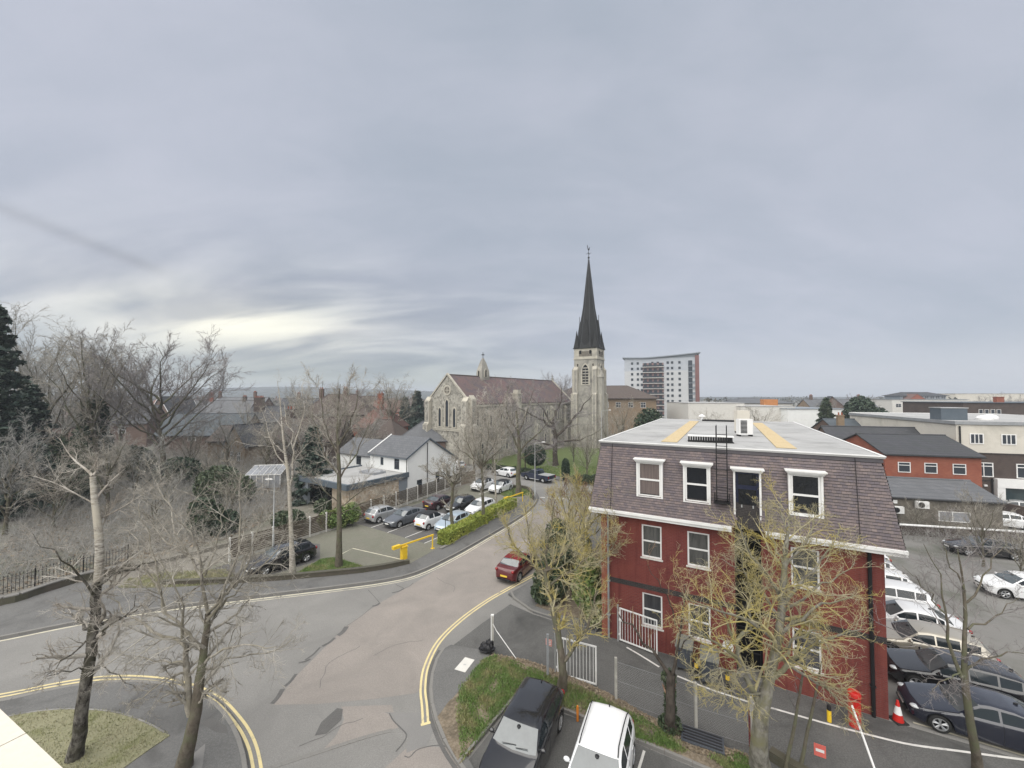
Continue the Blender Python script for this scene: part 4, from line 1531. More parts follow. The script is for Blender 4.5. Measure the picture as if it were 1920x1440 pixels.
grass('lawn_grass', GP((905, 1243), (930, 1234), (1000, 1260), (1095, 1298), (1135, 1320), (1175, 1340), (1160, 1364), (1100, 1346), (1047, 1329), (976, 1295), (920, 1362), (866, 1436), (863, 1385), (855, 1330), (866, 1290)), 32000, .10, mt['blade'], 6, .135, .014, 'lush green grass on the triangular verge beside the black car')
grass('verge_grass', GP((1150, 1334), (1200, 1350), (1262, 1392), (1290, 1415), (1275, 1418), (1190, 1388), (1150, 1368)), 8000, .09, mt['blade'], 8, .135, .014, 'patchy green grass behind the white parked car')
grass('verge_grass', GP((1330, 1425), (1390, 1420), (1420, 1450), (1400, 1480)), 3500, .09, mt['blade'], 9, .135, .014, 'patchy green grass at the foot of the big lichened tree')
soil1 = smooth_line(GP((822, 1350), (845, 1318), (862, 1320), (866, 1350), (872, 1380), (868, 1408), (858, 1418), (840, 1396), (822, 1350)), 3)
sheet('soil', soil1, .146, mt['soil'])
soil2 = smooth_line(GP((925, 1232), (985, 1242), (1060, 1270), (1140, 1305), (1200, 1340), (1260, 1368), (1330, 1400), (1400, 1420), (1410, 1445), (1345, 1428), (1300, 1418), (1240, 1386), (1190, 1352), (1120, 1318), (1040, 1284), (960, 1252)), 2)
sheet('soil', soil2, .148, mt['soil'])
rng = np.random.default_rng(12)
lp = scatter(rng, soil2, 2200)
V, Q = leaf_cards(rng, np.c_[lp, np.full(len(lp), .165)], .06, np.array([0, 0, 2.5]))
tag(np_mesh('dead_leaves', V, Q, mt['litter']), 'brown dead leaves littering the strip along the mesh fence', 'leaf litter', None, 'stuff')
bay = GP((862, 1446), (976, 1303), (1047, 1335), (1087, 1349), (1185, 1391), (1330, 1452), (1400, 1490)) + [Vector((9.5, 7, 0)), Vector((-3.5, 7, 0))]
sheet('parking_bay', bay, .0072, mt['drive'])
kerb('kerb', GP((858, 1438), (975, 1297), (1047, 1331), (1087, 1346), (1185, 1388), (1330, 1448), (1420, 1490)), seed=6, w=.10, h=.15)
for a, b in (((1208, 1408), (1196, 1448)), ((1050, 1345), (985, 1452)),):
 ribbon('bay_line', GP(a, b), .09, .0115, mt['white_line'])

# the private drive in front of the red building and the yard beyond
drive = GP((846, 1213), (905, 1168), (957, 1133), (1000, 1152), (1050, 1168), (1110, 1178), (1160, 1190)) + [Vector((5.2, 21.4, 0)), Vector((15.4, 15.8, 0)), Vector((24, 11.2, 0)), Vector((24, 5, 0)), Vector((10.5, 5, 0))] + GP((1410, 1447), (1330, 1402), (1260, 1370), (1200, 1342), (1135, 1306), (1060, 1271), (985, 1243), (925, 1232), (905, 1223))
sheet('driveway', drive, .0092, mt['drive'])
yard = [Vector((15.3, 16.2, 0)), Vector((27, 37.5, 0)), Vector((31, 45, 0)), Vector((70, 40, 0)), Vector((70, 5, 0)), Vector((24, 5, 0)), Vector((24, 11.2, 0))]
sheet('yard', yard, .0062, mt['yard'])
for pts in (((1175, 1214), (1204, 1231), (1236, 1251)), ((1270, 1268), (1330, 1292), (1415, 1320), (1450, 1329), (1520, 1349), (1560, 1360), (1640, 1381), (1710, 1397), (1800, 1409), (1920, 1425), (2050, 1441))):
 ribbon('drive_line', smooth_line(GP(*pts), 4), .10, .0135, mt['white_line'])
ribbon('bay_line', smooth_line(GP((1712, 1355), (1760, 1369), (1830, 1390), (1930, 1420), (2050, 1455)), 4), .09, .0128, mt['cream_line'])
# pavement with shrubs left of the red building
shr = [G(953, 1116), G(1000, 1150), G(1050, 1166), G(1112, 1176), Vector((4.6, 21.7, 0)), Vector((4.6, 21.7, 0)) + v_ * 24] + [RK + v_ * 23.2 + u_ * 2.8, RK + v_ * 21.5 + u_ * .9] + [RK + v_ * s for s in (19, 12, 4)] + [RK]
m = MB()
m.prism(shr, -.05, .12)
m.build('pavement', mt['tarmac_path'])['kind'] = 'structure'
kerb('kerb', [G(1050, 1164), G(1000, 1149), G(955, 1117)] + right_kerb[:24], seed=7)
m = MB()
m.prism([G(1004, 1140), G(1056, 1158), G(1116, 1168), Vector((4.5, 21.9, 0)), Vector((4.5, 21.9, 0)) + v_ * 20, RK + v_ * 17 + u_ * 2.1, RK + v_ * 3 + u_ * 2.1], .05, .16)
m.build('soil', mt['soil'])['kind'] = 'structure'

# car park behind the low wall: block paving, tarmac bays, a turf wedge
b_ax = Vector((.55, .835, 0))
a_ax = Vector((.835, -.55, 0))
cp_pts = GP((380, 1099), (420, 1097), (520, 1091), (600, 1084), (680, 1076), (735, 1067), (768, 1059), (820, 1030), (880, 997), (930, 967), (972, 941)) + [Vector((-.6, 53.2, 0)), Vector((-6.9, 56.6, 0)), G(846, 925), G(640, 990), G(560, 1012), G(470, 1040), G(400, 1062)]
m = MB()
m.prism(cp_pts, -.05, .085)
m.build('car_park', mt['block'])['kind'] = 'structure'
bay0 = Vector((-15.9, 39.9, 0))
sheet('tarmac_bays', [bay0, bay0 + a_ax * 9.9, bay0 + a_ax * 9.9 + b_ax * 10.5, bay0 + b_ax * 10.5], .0895, mt['asphalt_dark'])
sheet('tarmac_bays', GP((395, 1094), (480, 1089), (600, 1052), (600, 1022), (560, 1018), (470, 1046), (400, 1068)), .0895, mt['asphalt_dark'])
for k in range(4):
 p = bay0 + a_ax * (2.45 * k + 2.5)
 ribbon('bay_line', [p, p + b_ax * 4.6], .10, .0945, mt['white_line'])
p = Vector((-5.1, 52.6, 0)) + a_ax * 1.3
ribbon('bay_line', [p - b_ax * .6, p + b_ax * 3.5], .10, .0945, mt['white_line'])
ribbon('bay_line', GP((640, 1041), (661, 1030), (757, 1052)), .11, .0905, mt['cream_line'])
wedge = GP((505, 1091), (560, 1075), (600, 1052), (625, 1048), (640, 1052), (690, 1068), (690, 1074), (620, 1081), (560, 1086))
m = MB()
m.prism(wedge, .0, .13)
m.build('turf', mt['turf'])['kind'] = 'structure'
grass('wedge_grass', wedge, 9000, .09, mt['blade'], 21, .125, .02, 'bright green grass wedge at the foot of the car park tree')
verge2 = [G(950, 933), G(985, 930), G(1000, 936), G(1000, 926), G(988, 917), G(955, 912), Vector((-.4, 54.6, 0)), Vector((-2.2, 52.5, 0))]
m = MB()
m.prism(verge2, .0, .14)
m.build('turf', mt['turf'])['kind'] = 'structure'
grass('verge_grass', verge2, 5000, .10, mt['blade'], 22, .135, .03, 'green grass round the trunk at the junction corner')

# church lawn with pavement on its edge
lawn = [Vector((-6, 74.5, 0)), Vector((1, 68.2, 0)), Vector((8, 62.2, 0)), Vector((13.3, 58.3, 0)), Vector((22, 55.5, 0)), Vector((34, 56, 0)), Vector((44, 92, 0)), Vector((16, 100, 0)), Vector((-8, 78, 0))]
m = MB()
m.prism(lawn, -.05, .16)
m.build('lawn', mt['turf'])['kind'] = 'structure'
pav_c = [Vector((-36, 96.5, 0)), Vector((-10.5, 75.2, 0)), Vector((0, 66.2, 0)), Vector((7, 60.4, 0)), Vector((12.2, 56.3, 0)), Vector((22, 53.4, 0)), Vector((34, 52, 0)), Vector((34, 56.5, 0)), Vector((22.3, 55.2, 0)), Vector((13.1, 58.0, 0)), Vector((1, 68, 0)), Vector((-6, 74.3, 0)), Vector((-9, 77.4, 0)), Vector((-33, 98, 0))]
m = MB()
m.prism(pav_c, -.05, .12)
m.build('pavement', mt['tarmac_path'])['kind'] = 'structure'
ribbon('kerb_line', pav_c[:7], .14, 0, mt['kerb'], h=.13)
grass('lawn_grass', lawn[:6] + [Vector((34, 70, 0)), Vector((0, 72, 0))], 16000, .16, mt['blade'], 23, .15, .05, 'green grass on the church lawn')

# wooded ground left of the road: a raised bank behind the retaining wall
bank = GP((-420, 1175), (-200, 1146), (0, 1134), (80, 1110), (150, 1088), (240, 1070), (330, 1050), (430, 1024), (560, 1005)) + [Vector((-21, 44, 0)), Vector((-40, 60, 0)), Vector((-100, 80, 0)), Vector((-120, 40, 0))]
m = MB()
m.prism(bank, -.1, .30)
m.build('earth_bank', mt['ground'])['kind'] = 'structure'
m = MB()
m.prism(GP((225, 1106), (330, 1103), (425, 1097), (440, 1085), (420, 1072), (300, 1078), (240, 1090)), 0, .16)
m.build('turf', mt['turf_dry'])['kind'] = 'structure'

# far hills
hm = MB()
rr = random.Random(4)
xs = [-3600 + 120 * i for i in range(48)]
prof = []
for x in xs:
 px = 960 + F * x / 1500
 base = 43 - max(0, (px - 560)) * .05 + (2.5 * math.sin(x / 170.) + 1.5 * math.sin(x / 71. + 1))
 prof.append(max(base, 6))
for (x0, z0), (x1, z1) in zip(zip(xs[:-1], prof[:-1]), zip(xs[1:], prof[1:])):
 n = 12
 for k in range(n):
  t0, t1 = k / n, (k + 1) / n
  xa, xb = x0 + (x1 - x0) * t0, x0 + (x1 - x0) * t1
  za, zb = z0 + (z1 - z0) * t0 + rr.uniform(0, 3), z0 + (z1 - z0) * t1 + rr.uniform(0, 3)
  hm.poly([(xa, 1000, -1), (xb, 1000, -1), (xb, 1500, zb), (xa, 1500, za)])
  hm.poly([(xa, 1500, za), (xb, 1500, zb), (xb, 2200, -1), (xa, 2200, -1)])
hm.build('hills', mt['hill'], smooth=True)['kind'] = 'structure'
# ------------------------------------------------------------------ buildings
I4 = Matrix.Identity(4)


def wall_grid(mb, x0, x1, z0, z1, ops, y=0.0, depth=0.12, M_=I4):
 """a wall facing -y with openings (x, z, w, h) and their reveals"""
 X = sorted({x0, x1} | {o[0] for o in ops} | {o[0] + o[2] for o in ops})
 Z = sorted({z0, z1} | {o[1] for o in ops} | {o[1] + o[3] for o in ops})
 T = lambda *p: M_ @ Vector(p)
 for a, b in zip(X[:-1], X[1:]):
  for c, d in zip(Z[:-1], Z[1:]):
   xm, zm = (a + b) / 2, (c + d) / 2
   if any(o[0] < xm < o[0] + o[2] and o[1] < zm < o[1] + o[3] for o in ops):
    continue
   mb.poly([T(a, y, c), T(b, y, c), T(b, y, d), T(a, y, d)])
 for ox, oz, w, h in ops:
  a, b, c, d = ox, ox + w, oz, oz + h
  Y = y + depth
  mb.poly([T(a, y, c), T(a, y, d), T(a, Y, d), T(a, Y, c)])
  mb.poly([T(b, y, d), T(b, y, c), T(b, Y, c), T(b, Y, d)])
  mb.poly([T(a, y, d), T(b, y, d), T(b, Y, d), T(a, Y, d)])
  mb.poly([T(b, y, c), T(a, y, c), T(a, Y, c), T(b, Y, c)])


def window(root, x, z, w, h, y=0.0, frame='white_paint', pane='glass', rows=(0.5,), cols=(), fw=.07, dep=.07, sill=False, M_=I4, panes=None, name='window'):
 """frame with its glazing bars, and one pane per light as children"""
 m = MB()
 T = M_

 def bx(a, b, y0, y1, c, d):
  m.box(a, b, y0, y1, c, d, T)
 bx(x, x + fw, y, y + dep, z, z + h)
 bx(x + w - fw, x + w, y, y + dep, z, z + h)
 bx(x + fw, x + w - fw, y, y + dep, z, z + fw)
 bx(x + fw, x + w - fw, y, y + dep, z + h - fw, z + h)
 zs = [z + fw] + [z + h * r for r in rows] + [z + h - fw]
 xs = [x + fw] + [x + w * c for c in cols] + [x + w - fw]
 for r in rows:
  bx(x + fw, x + w - fw, y + .004, y + dep - .002, z + h * r - fw * .5, z + h * r + fw * .5)
 for c in cols:
  for za, zb in zip(zs[:-1], zs[1:]):
   bx(x + w * c - fw * .4, x + w * c + fw * .4, y + .006, y + dep - .004, za + (fw * .5 if za != zs[0] else 0), zb - (fw * .5 if zb != zs[-1] else 0))
 o = m.build(name, mt[frame], root)
 i = 0
 for za, zb in zip(zs[:-1], zs[1:]):
  for xa, xb in zip(xs[:-1], xs[1:]):
   p = MB()
   p.box(xa - .01, xb + .01, y + dep * .55, y + dep * .75, za - .01, zb + .01, T)
   p.build('pane', mt[panes[i] if panes else pane], o)
   i += 1
 if sill:
  s = MB()
  s.box(x - .06, x + w + .06, y - .09, y + dep, z - .07, z - .002, T)
  s.build('sill', mt['concrete_pale'] if sill is True else mt[sill], o)
 return o


def face(which, L, W):
 """matrix that carries wall coordinates onto a side of a house L along x, W deep"""
 if which == 'front':
  return Matrix.Translation((0, 0, 0))
 if which == 'back':
  return Matrix.Translation((L, W, 0)) @ Matrix.Rotation(math.pi, 4, 'Z')
 if which == 'right':
  return Matrix.Translation((L, 0, 0)) @ Matrix.Rotation(math.pi / 2, 4, 'Z')
 return Matrix.Translation((0, W, 0)) @ Matrix.Rotation(-math.pi / 2, 4, 'Z')


def house(name, label, cat, loc, rz, L, W, eave, rise, wall, roof, wins=(), chims=(), hip=0.0, over=.35, frame='white_paint', group=None, barge=None, ridge_tile=True, flat=False, parapet=None):
 """gabled (ridge along x), hipped or flat building with framed windows; wins: (face, x, z, w, h, rows, cols)"""
 root = thing(name, label, cat, loc, rz, group)
 m = MB()
 m.box(0, L, 0, W, -.3, eave)
 if not flat and hip == 0:
  for x in (0, L):
   m.poly([(x, 0, eave), (x, W, eave), (x, W / 2, eave + rise)] if x else [(x, W, eave), (x, 0, eave), (x, W / 2, eave + rise)])
 m.build('wall', mt[wall], root)
 m = MB()
 t = .14
 if flat:
  m.box(-over, L + over, -over, W + over, eave + .002, eave + t)
  ro = m.build('roof', mt[roof], root)
  if parapet:
   q = MB()
   q.box(-over - .02, L + over + .02, -over - .06, -over, eave - .12, eave + t + .08)
   q.box(-over - .02, L + over + .02, W + over, W + over + .06, eave - .12, eave + t + .08)
   q.box(-over - .06, -over - .02, -over, W + over, eave - .12, eave + t + .08)
   q.box(L + over + .02, L + over + .06, -over, W + over, eave - .12, eave + t + .08)
   q.build('fascia', mt[parapet], root)
 elif hip:
  k = rise / (W / 2)
  e = eave - over * k
  A = [(-over, -over, e), (L + over, -over, e), (L + over, W + over, e), (-over, W + over, e)]
  B = [(hip, W / 2, eave + rise), (L - hip, W / 2, eave + rise)]
  m.poly([A[0], A[1], B[1], B[0]])
  m.poly([A[1], A[2], B[1]])
  m.poly([A[2], A[3], B[0], B[1]])
  m.poly([A[3], A[0], B[0]])
  m.poly([(p[0], p[1], p[2] - .02) for p in reversed(A)])
  ro = m.build('roof', mt[roof], root)
  q = MB()
  for a, b in ((A[0], A[1]), (A[1], A[2]), (A[2], A[3]), (A[3], A[0])):
   q.bar((a[0], a[1], a[2] - .05), (b[0], b[1], b[2] - .05), .06, 6)
  q.build('gutter', mt['black'], ro)
  q = MB()
  for a, b in ((A[0], B[0]), (A[3], B[0]), (A[1], B[1]), (A[2], B[1]), (B[0], B[1])):
   q.bar(a, b, .10, 6)
  q.build('ridge', mt[roof], ro)
 else:
  k = rise / (W / 2)
  for s in (0, 1):
   y0 = -over if s == 0 else W + over
   z0 = eave - over * k
   yr, zr = W / 2, eave + rise
   x0, x1 = -over * .7, L + over * .7
   P = [(x0, y0, z0 + .01), (x1, y0, z0 + .01), (x1, yr, zr + .01), (x0, yr, zr + .01)]
   U = [(p[0], p[1], p[2] + t) for p in P]
   if s:
    m.add(P + U, [(0, 1, 2, 3), (7, 6, 5, 4), (4, 5, 1, 0), (5, 6, 2, 1), (7, 4, 0, 3)])
   else:
    m.add(P + U, [(3, 2, 1, 0), (4, 5, 6, 7), (0, 1, 5, 4), (1, 2, 6, 5), (3, 0, 4, 7)])
  ro = m.build('roof', mt[roof], root)
  q = MB()
  q.bar((-over * .7, W / 2, eave + rise + t), (L + over * .7, W / 2, eave + rise + t), .12, 6)
  q.build('ridge', mt[roof], ro)
  q = MB()
  for y0 in (-over - .05, W + over + .05):
   q.bar((-over * .7, y0, eave - over * k + .02), (L + over * .7, y0, eave - over * k + .02), .06, 6)
  q.build('gutter', mt['black'], ro)
  if barge:
   q = MB()
   for x in (-over * .7 - .05, L + over * .7):
    for s in (-1, 1):
     yy = W / 2 + s * (W / 2 + over)
     a, b = Vector((x, yy, eave - over * k)), Vector((x, W / 2, eave + rise))
     q.add([a, a + Vector((.05, 0, 0)), b + Vector((.05, 0, 0)), b, a + Vector((0, 0, .26)), a + Vector((.05, 0, .26)), b + Vector((.05, 0, .26)), b + Vector((0, 0, .26))],
       [(0, 1, 2, 3), (7, 6, 5, 4), (0, 4, 5, 1), (3, 2, 6, 7), (0, 3, 7, 4), (1, 5, 6, 2)])
   q.build('bargeboard', mt[barge], ro)
 for i, wn in enumerate(wins):
  f, x, z, w, h = wn[:5]
  rows = wn[5] if len(wn) > 5 else (0.6,)
  cols = wn[6] if len(wn) > 6 else (0.5,)
  pane = wn[7] if len(wn) > 7 else 'glass_far'
  window(root, x, z, w, h, -.062, frame, pane, rows, cols, .07 if w < 3 else .1, .08, False, face(f, L, W))
 for ch in chims:
  cx, cy, top, cw, cd, n = ch[:6]
  q = MB()
  z0 = eave if not flat else eave + .1
  q.box(cx - cw / 2, cx + cw / 2, cy - cd / 2, cy + cd / 2, z0, top)
  q.box(cx - cw / 2 - .06, cx + cw / 2 + .06, cy - cd / 2 - .06, cy + cd / 2 + .06, top + .002, top + .16)
  co = q.build('chimney', mt[ch[6] if len(ch) > 6 else 'brick_brown'], ro)
  q = MB()
  for k_ in range(n):
   px_ = cx - cw / 2 + cw * (k_ + .5) / n
   q.lathe([(.13, top + .162), (.10, top + .6), (.12, top + .62)], 8, 'z', (px_, cy, 0))
  q.build('chimney_pot', mt['brick_orange'], ro, True, 40)
 return root


RZ = math.atan2(-.48, .877)
CLx, CLy = 4.93, 21.57
BL, BD = 11.6, 24.0
B = thing('brick_building', 'red brick three storey block with brown tiled mansard and pale flat roof', 'building', (CLx, CLy, 0), RZ)
cols_w = [(2.10, .98), (4.28, .98), None, (8.48, 1.02)]
ops, wins_b = [], []
for c in cols_w:
 if c:
  for z, h in ((1.15, 1.65), (4.63, 1.67)):
   ops.append((c[0], z, c[1], h))
   wins_b.append((c[0], z, c[1], h))
stair = (6.32, -.3, 1.05, 7.2)
ops.append(stair)
m = MB()
wall_grid(m, 0, BL, -.3, 6.9, ops, 0, .13)
m.poly([(BL, 0, -.3), (BL, BD, -.3), (BL, BD, 6.9), (BL, 0, 6.9)])
m.poly([(BL, BD, -.3), (0, BD, -.3), (0, BD, 6.9), (BL, BD, 6.9)])
m.poly([(0, BD, -.3), (0, 0, -.3), (0, 0, 6.9), (0, BD, 6.9)])
m.build('wall', mt['brick_red'], B)
m = MB()
m.box(stair[0] - .002, stair[0] + stair[2] + .002, .9, .95, -.3, 6.9)
m.box(stair[0] - .05, stair[0], .131, .9, -.3, 6.9)
m.box(stair[0] + stair[2], stair[0] + stair[2] + .05, .131, .9, -.3, 6.9)
m.build('stair_recess', mt['void'], B)
m = MB()
for z in (3.0, 6.2):
 m.box(stair[0] + .01, stair[0] + stair[2] - .01, .10, .88, z, z + .18)
m.box(stair[0] + .02, stair[0] + .08, .30, .36, -.02, 6.8)
m.box(stair[0] + stair[2] - .08, stair[0] + stair[2] - .02, .30, .36, -.02, 6.8)
for z in (1.0, 2.1, 4.1, 5.2):
 m.box(stair[0] + .082, stair[0] + stair[2] - .082, .31, .35, z, z + .05)
m.build('stair_landing', mt['black'], B)
for i, (x, z, w, h) in enumerate(wins_b):
 window(B, x, z, w, h, .035, rows=(.5,), sill=True, fw=.075, pane='glass_reflect' if z > 3 else 'glass_blind')
m = MB()
for x0, x1 in ((-.006, stair[0]), (stair[0] + stair[2], BL + .006)):
 m.box(x0, x1, -.012, .05, 2.98, 3.24)
m.box(BL - .05, BL + .012, .05, BD, 2.98, 3.24)
m.build('brick_band', mt['brick_band'], B)
# fascia, gutter, soffit
m = MB()
for x0, x1 in ((-.55, stair[0] - .12), (stair[0] + stair[2] + .12, BL + .55)):
 m.box(x0, x1, -.56, -.52, 6.72, 6.98)
 m.box(x0, x1, -.64, -.562, 6.86, 6.98)
 m.box(x0, x1, -.518, .0, 6.905, 6.935)
m.box(BL + .51, BL + .55, -.518, BD, 6.72, 6.98)
m.box(-.55, -.51, -.518, BD, 6.72, 6.98)
m.build('fascia', mt['white_paint'], B)
# mansard core and tiles
zb, zt_ = 6.94, 10.42
m = MB()
o_ = .50
lo = [(-o_, -o_, zb), (BL + o_, -o_, zb), (BL + o_, BD + o_, zb), (-o_, BD + o_, zb)]
hi = [(.02, .02, zt_), (BL - .02, .02, zt_), (BL - .02, BD - .02, zt_), (.02, BD - .02, zt_)]
m.add(lo + hi, [(0, 1, 5, 4), (1, 2, 6, 5), (2, 3, 7, 6), (3, 0, 4, 7), (0, 3, 2, 1), (4, 5, 6, 7)])
m.build('mansard', mt['brick_band'], B)
rows = 27
rg = random.Random(2)
dorm = [(2.0, 7.86, 1.16, 1.80), (4.22, 7.86, 1.08, 1.80), (6.36, 6.95, .98, 2.62), (8.46, 7.84, 1.10, 1.82)]


def slope_pt(fc, s, z, out):
 """point on a mansard slope: fc side, s along it, z height"""
 f = (z - zb) / (zt_ - zb)
 ins = -o_ + (o_ + .02) * f
 if fc == 'front':
  return (s, ins - out, z)
 if fc == 'right':
  return (BL - ins + out, s, z)
 return (ins - out, s, z)


mt['tile2'] = mt['tile']
for fc, s0, s1 in (('front', -o_, BL + o_), ('right', -o_, BD + o_), ('left', -o_, BD + o_)):
 m = MB()
 tw = .166 if fc == 'front' else .33
 for r_ in range(rows):
  z0 = zb + (zt_ - zb - .16) * r_ / rows
  z1 = zb + (zt_ - zb - .16) * (r_ + 1) / rows - .026
  f = (z0 - zb) / (zt_ - zb)
  a0 = s0 + (o_ + .02) * f
  a1 = s1 - (o_ + .02) * f
  n = int((a1 - a0) / tw) + 1
  off = (r_ % 2) * tw / 2
  for k in range(-1, n + 1):
   x0 = max(a0, a0 + k * tw + off)
   x1 = min(a1, a0 + (k + 1) * tw + off - .004)
   if x1 - x0 < .03:
    continue
   if fc == 'front' and any(d[0] < (x0 + x1) / 2 < d[0] + d[2] and d[1] < (z0 + z1) / 2 < d[1] + d[3] for d in dorm):
    continue
   l1, l2 = .042 + rg.uniform(-.006, .008), .022
   A = [slope_pt(fc, x0, z0 - .005, l1), slope_pt(fc, x1, z0 - .005, l1 + rg.uniform(-.003, .003)), slope_pt(fc, x1, z1, l2), slope_pt(fc, x0, z1, l2)]
   C_ = [slope_pt(fc, x0, z0 - .005, 0), slope_pt(fc, x1, z0 - .005, 0)]
   m.add(A + C_, [(0, 1, 2, 3), (4, 5, 1, 0)])
 o = m.build('roof_tiles', mt['tile'], B)
 o['kind'] = 'stuff'
# top course and lead capping
m = MB()
m.box(-.045, BL + .045, -.05, .03, 10.26, 10.43)
m.box(BL - .03, BL + .045, .03, BD, 10.26, 10.43)
m.box(-.045, .03, .03, BD, 10.26, 10.43)
m.build('capping', M('lead_capping', (0.075, 0.07, 0.08), (0.10, 0.092, 0.098), 2, .6), B)
m = MB()
m.box(-.10, BL + .10, -.10, BD + .05, 10.432, 10.50)
ro = m.build('roof', mt['membrane'], B)
m = MB()
for x0, x1, y0, y1 in ((-.12, BL + .12, -.12, -.02), (-.12, -.02, -.02, BD), (BL + .02, BL + .12, -.02, BD)):
 m.box(x0, x1, y0, y1, 10.502, 10.545)
m.build('roof_edge', mt['white_paint'], ro)
m = MB()
for k in range(1, 7):
 y = BD * k / 7.
 m.box(0, BL, y, y + .035, 10.5005, 10.508)
m.build('membrane_seam', mt['membrane'], ro)
# dormer windows and the roof door
for i, (x, z, w, h) in enumerate(dorm):
 yf = -.43
 door = i == 2
 m = MB()
 m.box(x - .06, x + .02, yf, .2, z - .04, z + h)
 m.box(x + w - .02, x + w + .06, yf, .2, z - .04, z + h)
 m.box(x + .02, x + w - .02, yf + .02, .2, z - .04, z)
 do = m.build('dormer', mt['white_paint'], B)
 m = MB()
 m.box(x - .13, x + w + .13, yf - .15, .15, z + h + .002, z + h + .06)
 m.box(x - .18, x + w + .18, yf - .20, .15, z + h + .062, z + h + .115)
 m.box(x - .09, x + w + .09, yf - .08, .15, z + h - .06, z + h)
 m.build('hood', mt['white_paint'], do)
 if door:
  m = MB()
  m.box(x + .022, x + w - .022, yf + .10, yf + .16, z, z + h - .062)
  dd = m.build('door', mt['navy_door'], B)
  m = MB()
  for za, zb_ in ((z + .15, z + .9), (z + 1.05, z + 1.75), (z + 1.95, z + 2.45)):
   m.box(x + .14, x + w - .14, yf + .088, yf + .10, za, zb_)
  m.build('door_panel', mt['glass'], dd)
  for hx in (x + .24, x + w - .29):
   m = MB()
   m.box(hx, hx + .05, yf + .05, yf + .10, z + .92, z + 1.04)
   m.build('handle', mt['galv'], dd)
 else:
  window(B, x + .022, z + .002, w - .044, h - .064, yf + .05, rows=(.49,), fw=.085, pane='glass_curtain' if i == 0 else 'glass')
# rainwater pipes and ladder
for x, mm, n in ((.36, 'grey_metal', 'rainwater_pipe'), (11.12, 'black', 'rainwater_pipe')):
 m = MB()
 m.bar((x, -.09, 0.02), (x, -.09, 6.6), .055 if x < 5 else .07, 8)
 m.bar((x, -.09, 6.6), (x, -.5, 6.85), .055, 8)
 for z in (1.2, 3.0, 4.9):
  m.box(x - .09, x + .09, -.16, 0, z, z + .05)
 m.build(n, mt[mm], B)
m = MB()
m.box(-.02, .30, -.06, -.012, .05, 6.7)
m.build('wall_pier', mt['brick_orange'], B)
for x in (10.75, .62):
 m = MB()
 m.bar((x, -.56, 7.0), (x, -.06, 10.42), .012, 5)
 m.build('roof_cable', mt['black'], B)
m = MB()
lx0, lx1 = 5.62, 6.06
for x in (lx0, lx1):
 m.bar((x, -.62, 8.1), (x, -.34, 11.55), .026, 6)
 m.bar((x, -.34, 11.55), (x, .5, 11.55), .022, 6)
 m.bar((x, .5, 11.55), (x, .5, 10.5), .022, 6)
for k in range(12):
 z = 8.2 + .27 * k
 y = -.62 + .28 * (z - 8.1) / 3.45
 m.bar((lx0, y, z), (lx1, y, z), .016, 5)
for z in (8.75, 9.6, 10.35):
 y = -.62 + .28 * (z - 8.1) / 3.45
 prev = None
 for k in range(9):
  a = math.pi * k / 8
  p = ((lx0 + lx1) / 2 - .36 * math.cos(a), y - .62 * math.sin(a) ** .7, z)
  if prev:
   m.bar(prev, p, .016, 5)
  prev = p
m.box(lx0 - .12, lx1 + .12, -.95, -.40, 8.05, 8.10)
m.box(lx0 - .10, lx0 - .06, -.93, -.42, 8.10, 8.45)
m.box(lx1 + .06, lx1 + .10, -.93, -.42, 8.10, 8.45)
m.build('ladder', mt['black'], B)


def Bp(x, y, z):
 return Vector((CLx, CLy, 0)) + u_ * x + v_ * y + Vector((0, 0, z))


# on the roof: boards, cooling units, tray, vents
for x, lbl in ((3.35, 'long bare plywood walkway strip lying on the pale roof, nearer the church'), (8.55, 'long bare plywood walkway strip lying on the pale roof, nearer the car yard')):
 t = thing('plywood_strip', lbl, 'walkway boards', Bp(x, 1.2, 10.512), RZ, 'plywood strips on the flat roof')
 for k in range(8):
  m = MB()
  m.box(-.40, .40, k * 2.44, k * 2.44 + 2.432, 0, .022 + .003 * (k % 2))
  m.build('board', mt['plywood'], t)
for (x, y, lbl, h) in ((7.05, 6.8, 'white upright cooling unit with black louvres on the flat roof', 1.05), (7.0, 9.2, 'tall plain cream cooling unit behind the louvred one on the roof', 1.5)):
 t = thing('cooling_unit', lbl, 'air conditioner', Bp(x, y, 10.51), RZ + .5)
 m = MB()
 m.box(-.42, .42, -.18, .18, .10, h)
 m.build('casing', mt['render_cream'] if h > 1.2 else mt['white_paint'], t)
 m = MB()
 for k in range(10 if h < 1.2 else 0):
  m.box(-.34, .05, -.20, -.182, .2 + k * .08, .2 + k * .08 + .05)
 for k in range(10 if h < 1.2 else 0):
  m.box(.422, .44, -.12, .12, .2 + k * .08, .2 + k * .08 + .05)
 for q in (-.36, .36):
  m.box(q - .04, q + .04, -.18, .18, .0, .098)
 m.build('louvre', mt['black'], t)['kind'] = 'stuff'
t = thing('cable_tray', 'low slotted grey tray on legs lying on the roof beside the ladder', 'cable tray', Bp(4.2, 2.1, 10.51), RZ + .12)
m = MB()
m.box(0, 2.2, -.22, .22, .30, .36)
m.build('tray_top', mt['white_paint'], t)
m = MB()
for k in range(18):
 m.box(.03 + k * .12, .09 + k * .12, -.235, -.222, .06, .30)
 m.box(.03 + k * .12, .09 + k * .12, .222, .235, .06, .30)
m.box(0, 2.2, -.222, -.2, .0, .06)
m.box(0, 2.2, .2, .222, .0, .06)
m.build('tray_side', mt['black'], t)
t = thing('roof_vent', 'small white conical vent cap at the back of the flat roof', 'vent', Bp(3.9, 23.2, 10.51), RZ)
m = MB()
m.lathe([(.14, 0), (.14, .35), (.36, .38), (.02, .62)], 12)
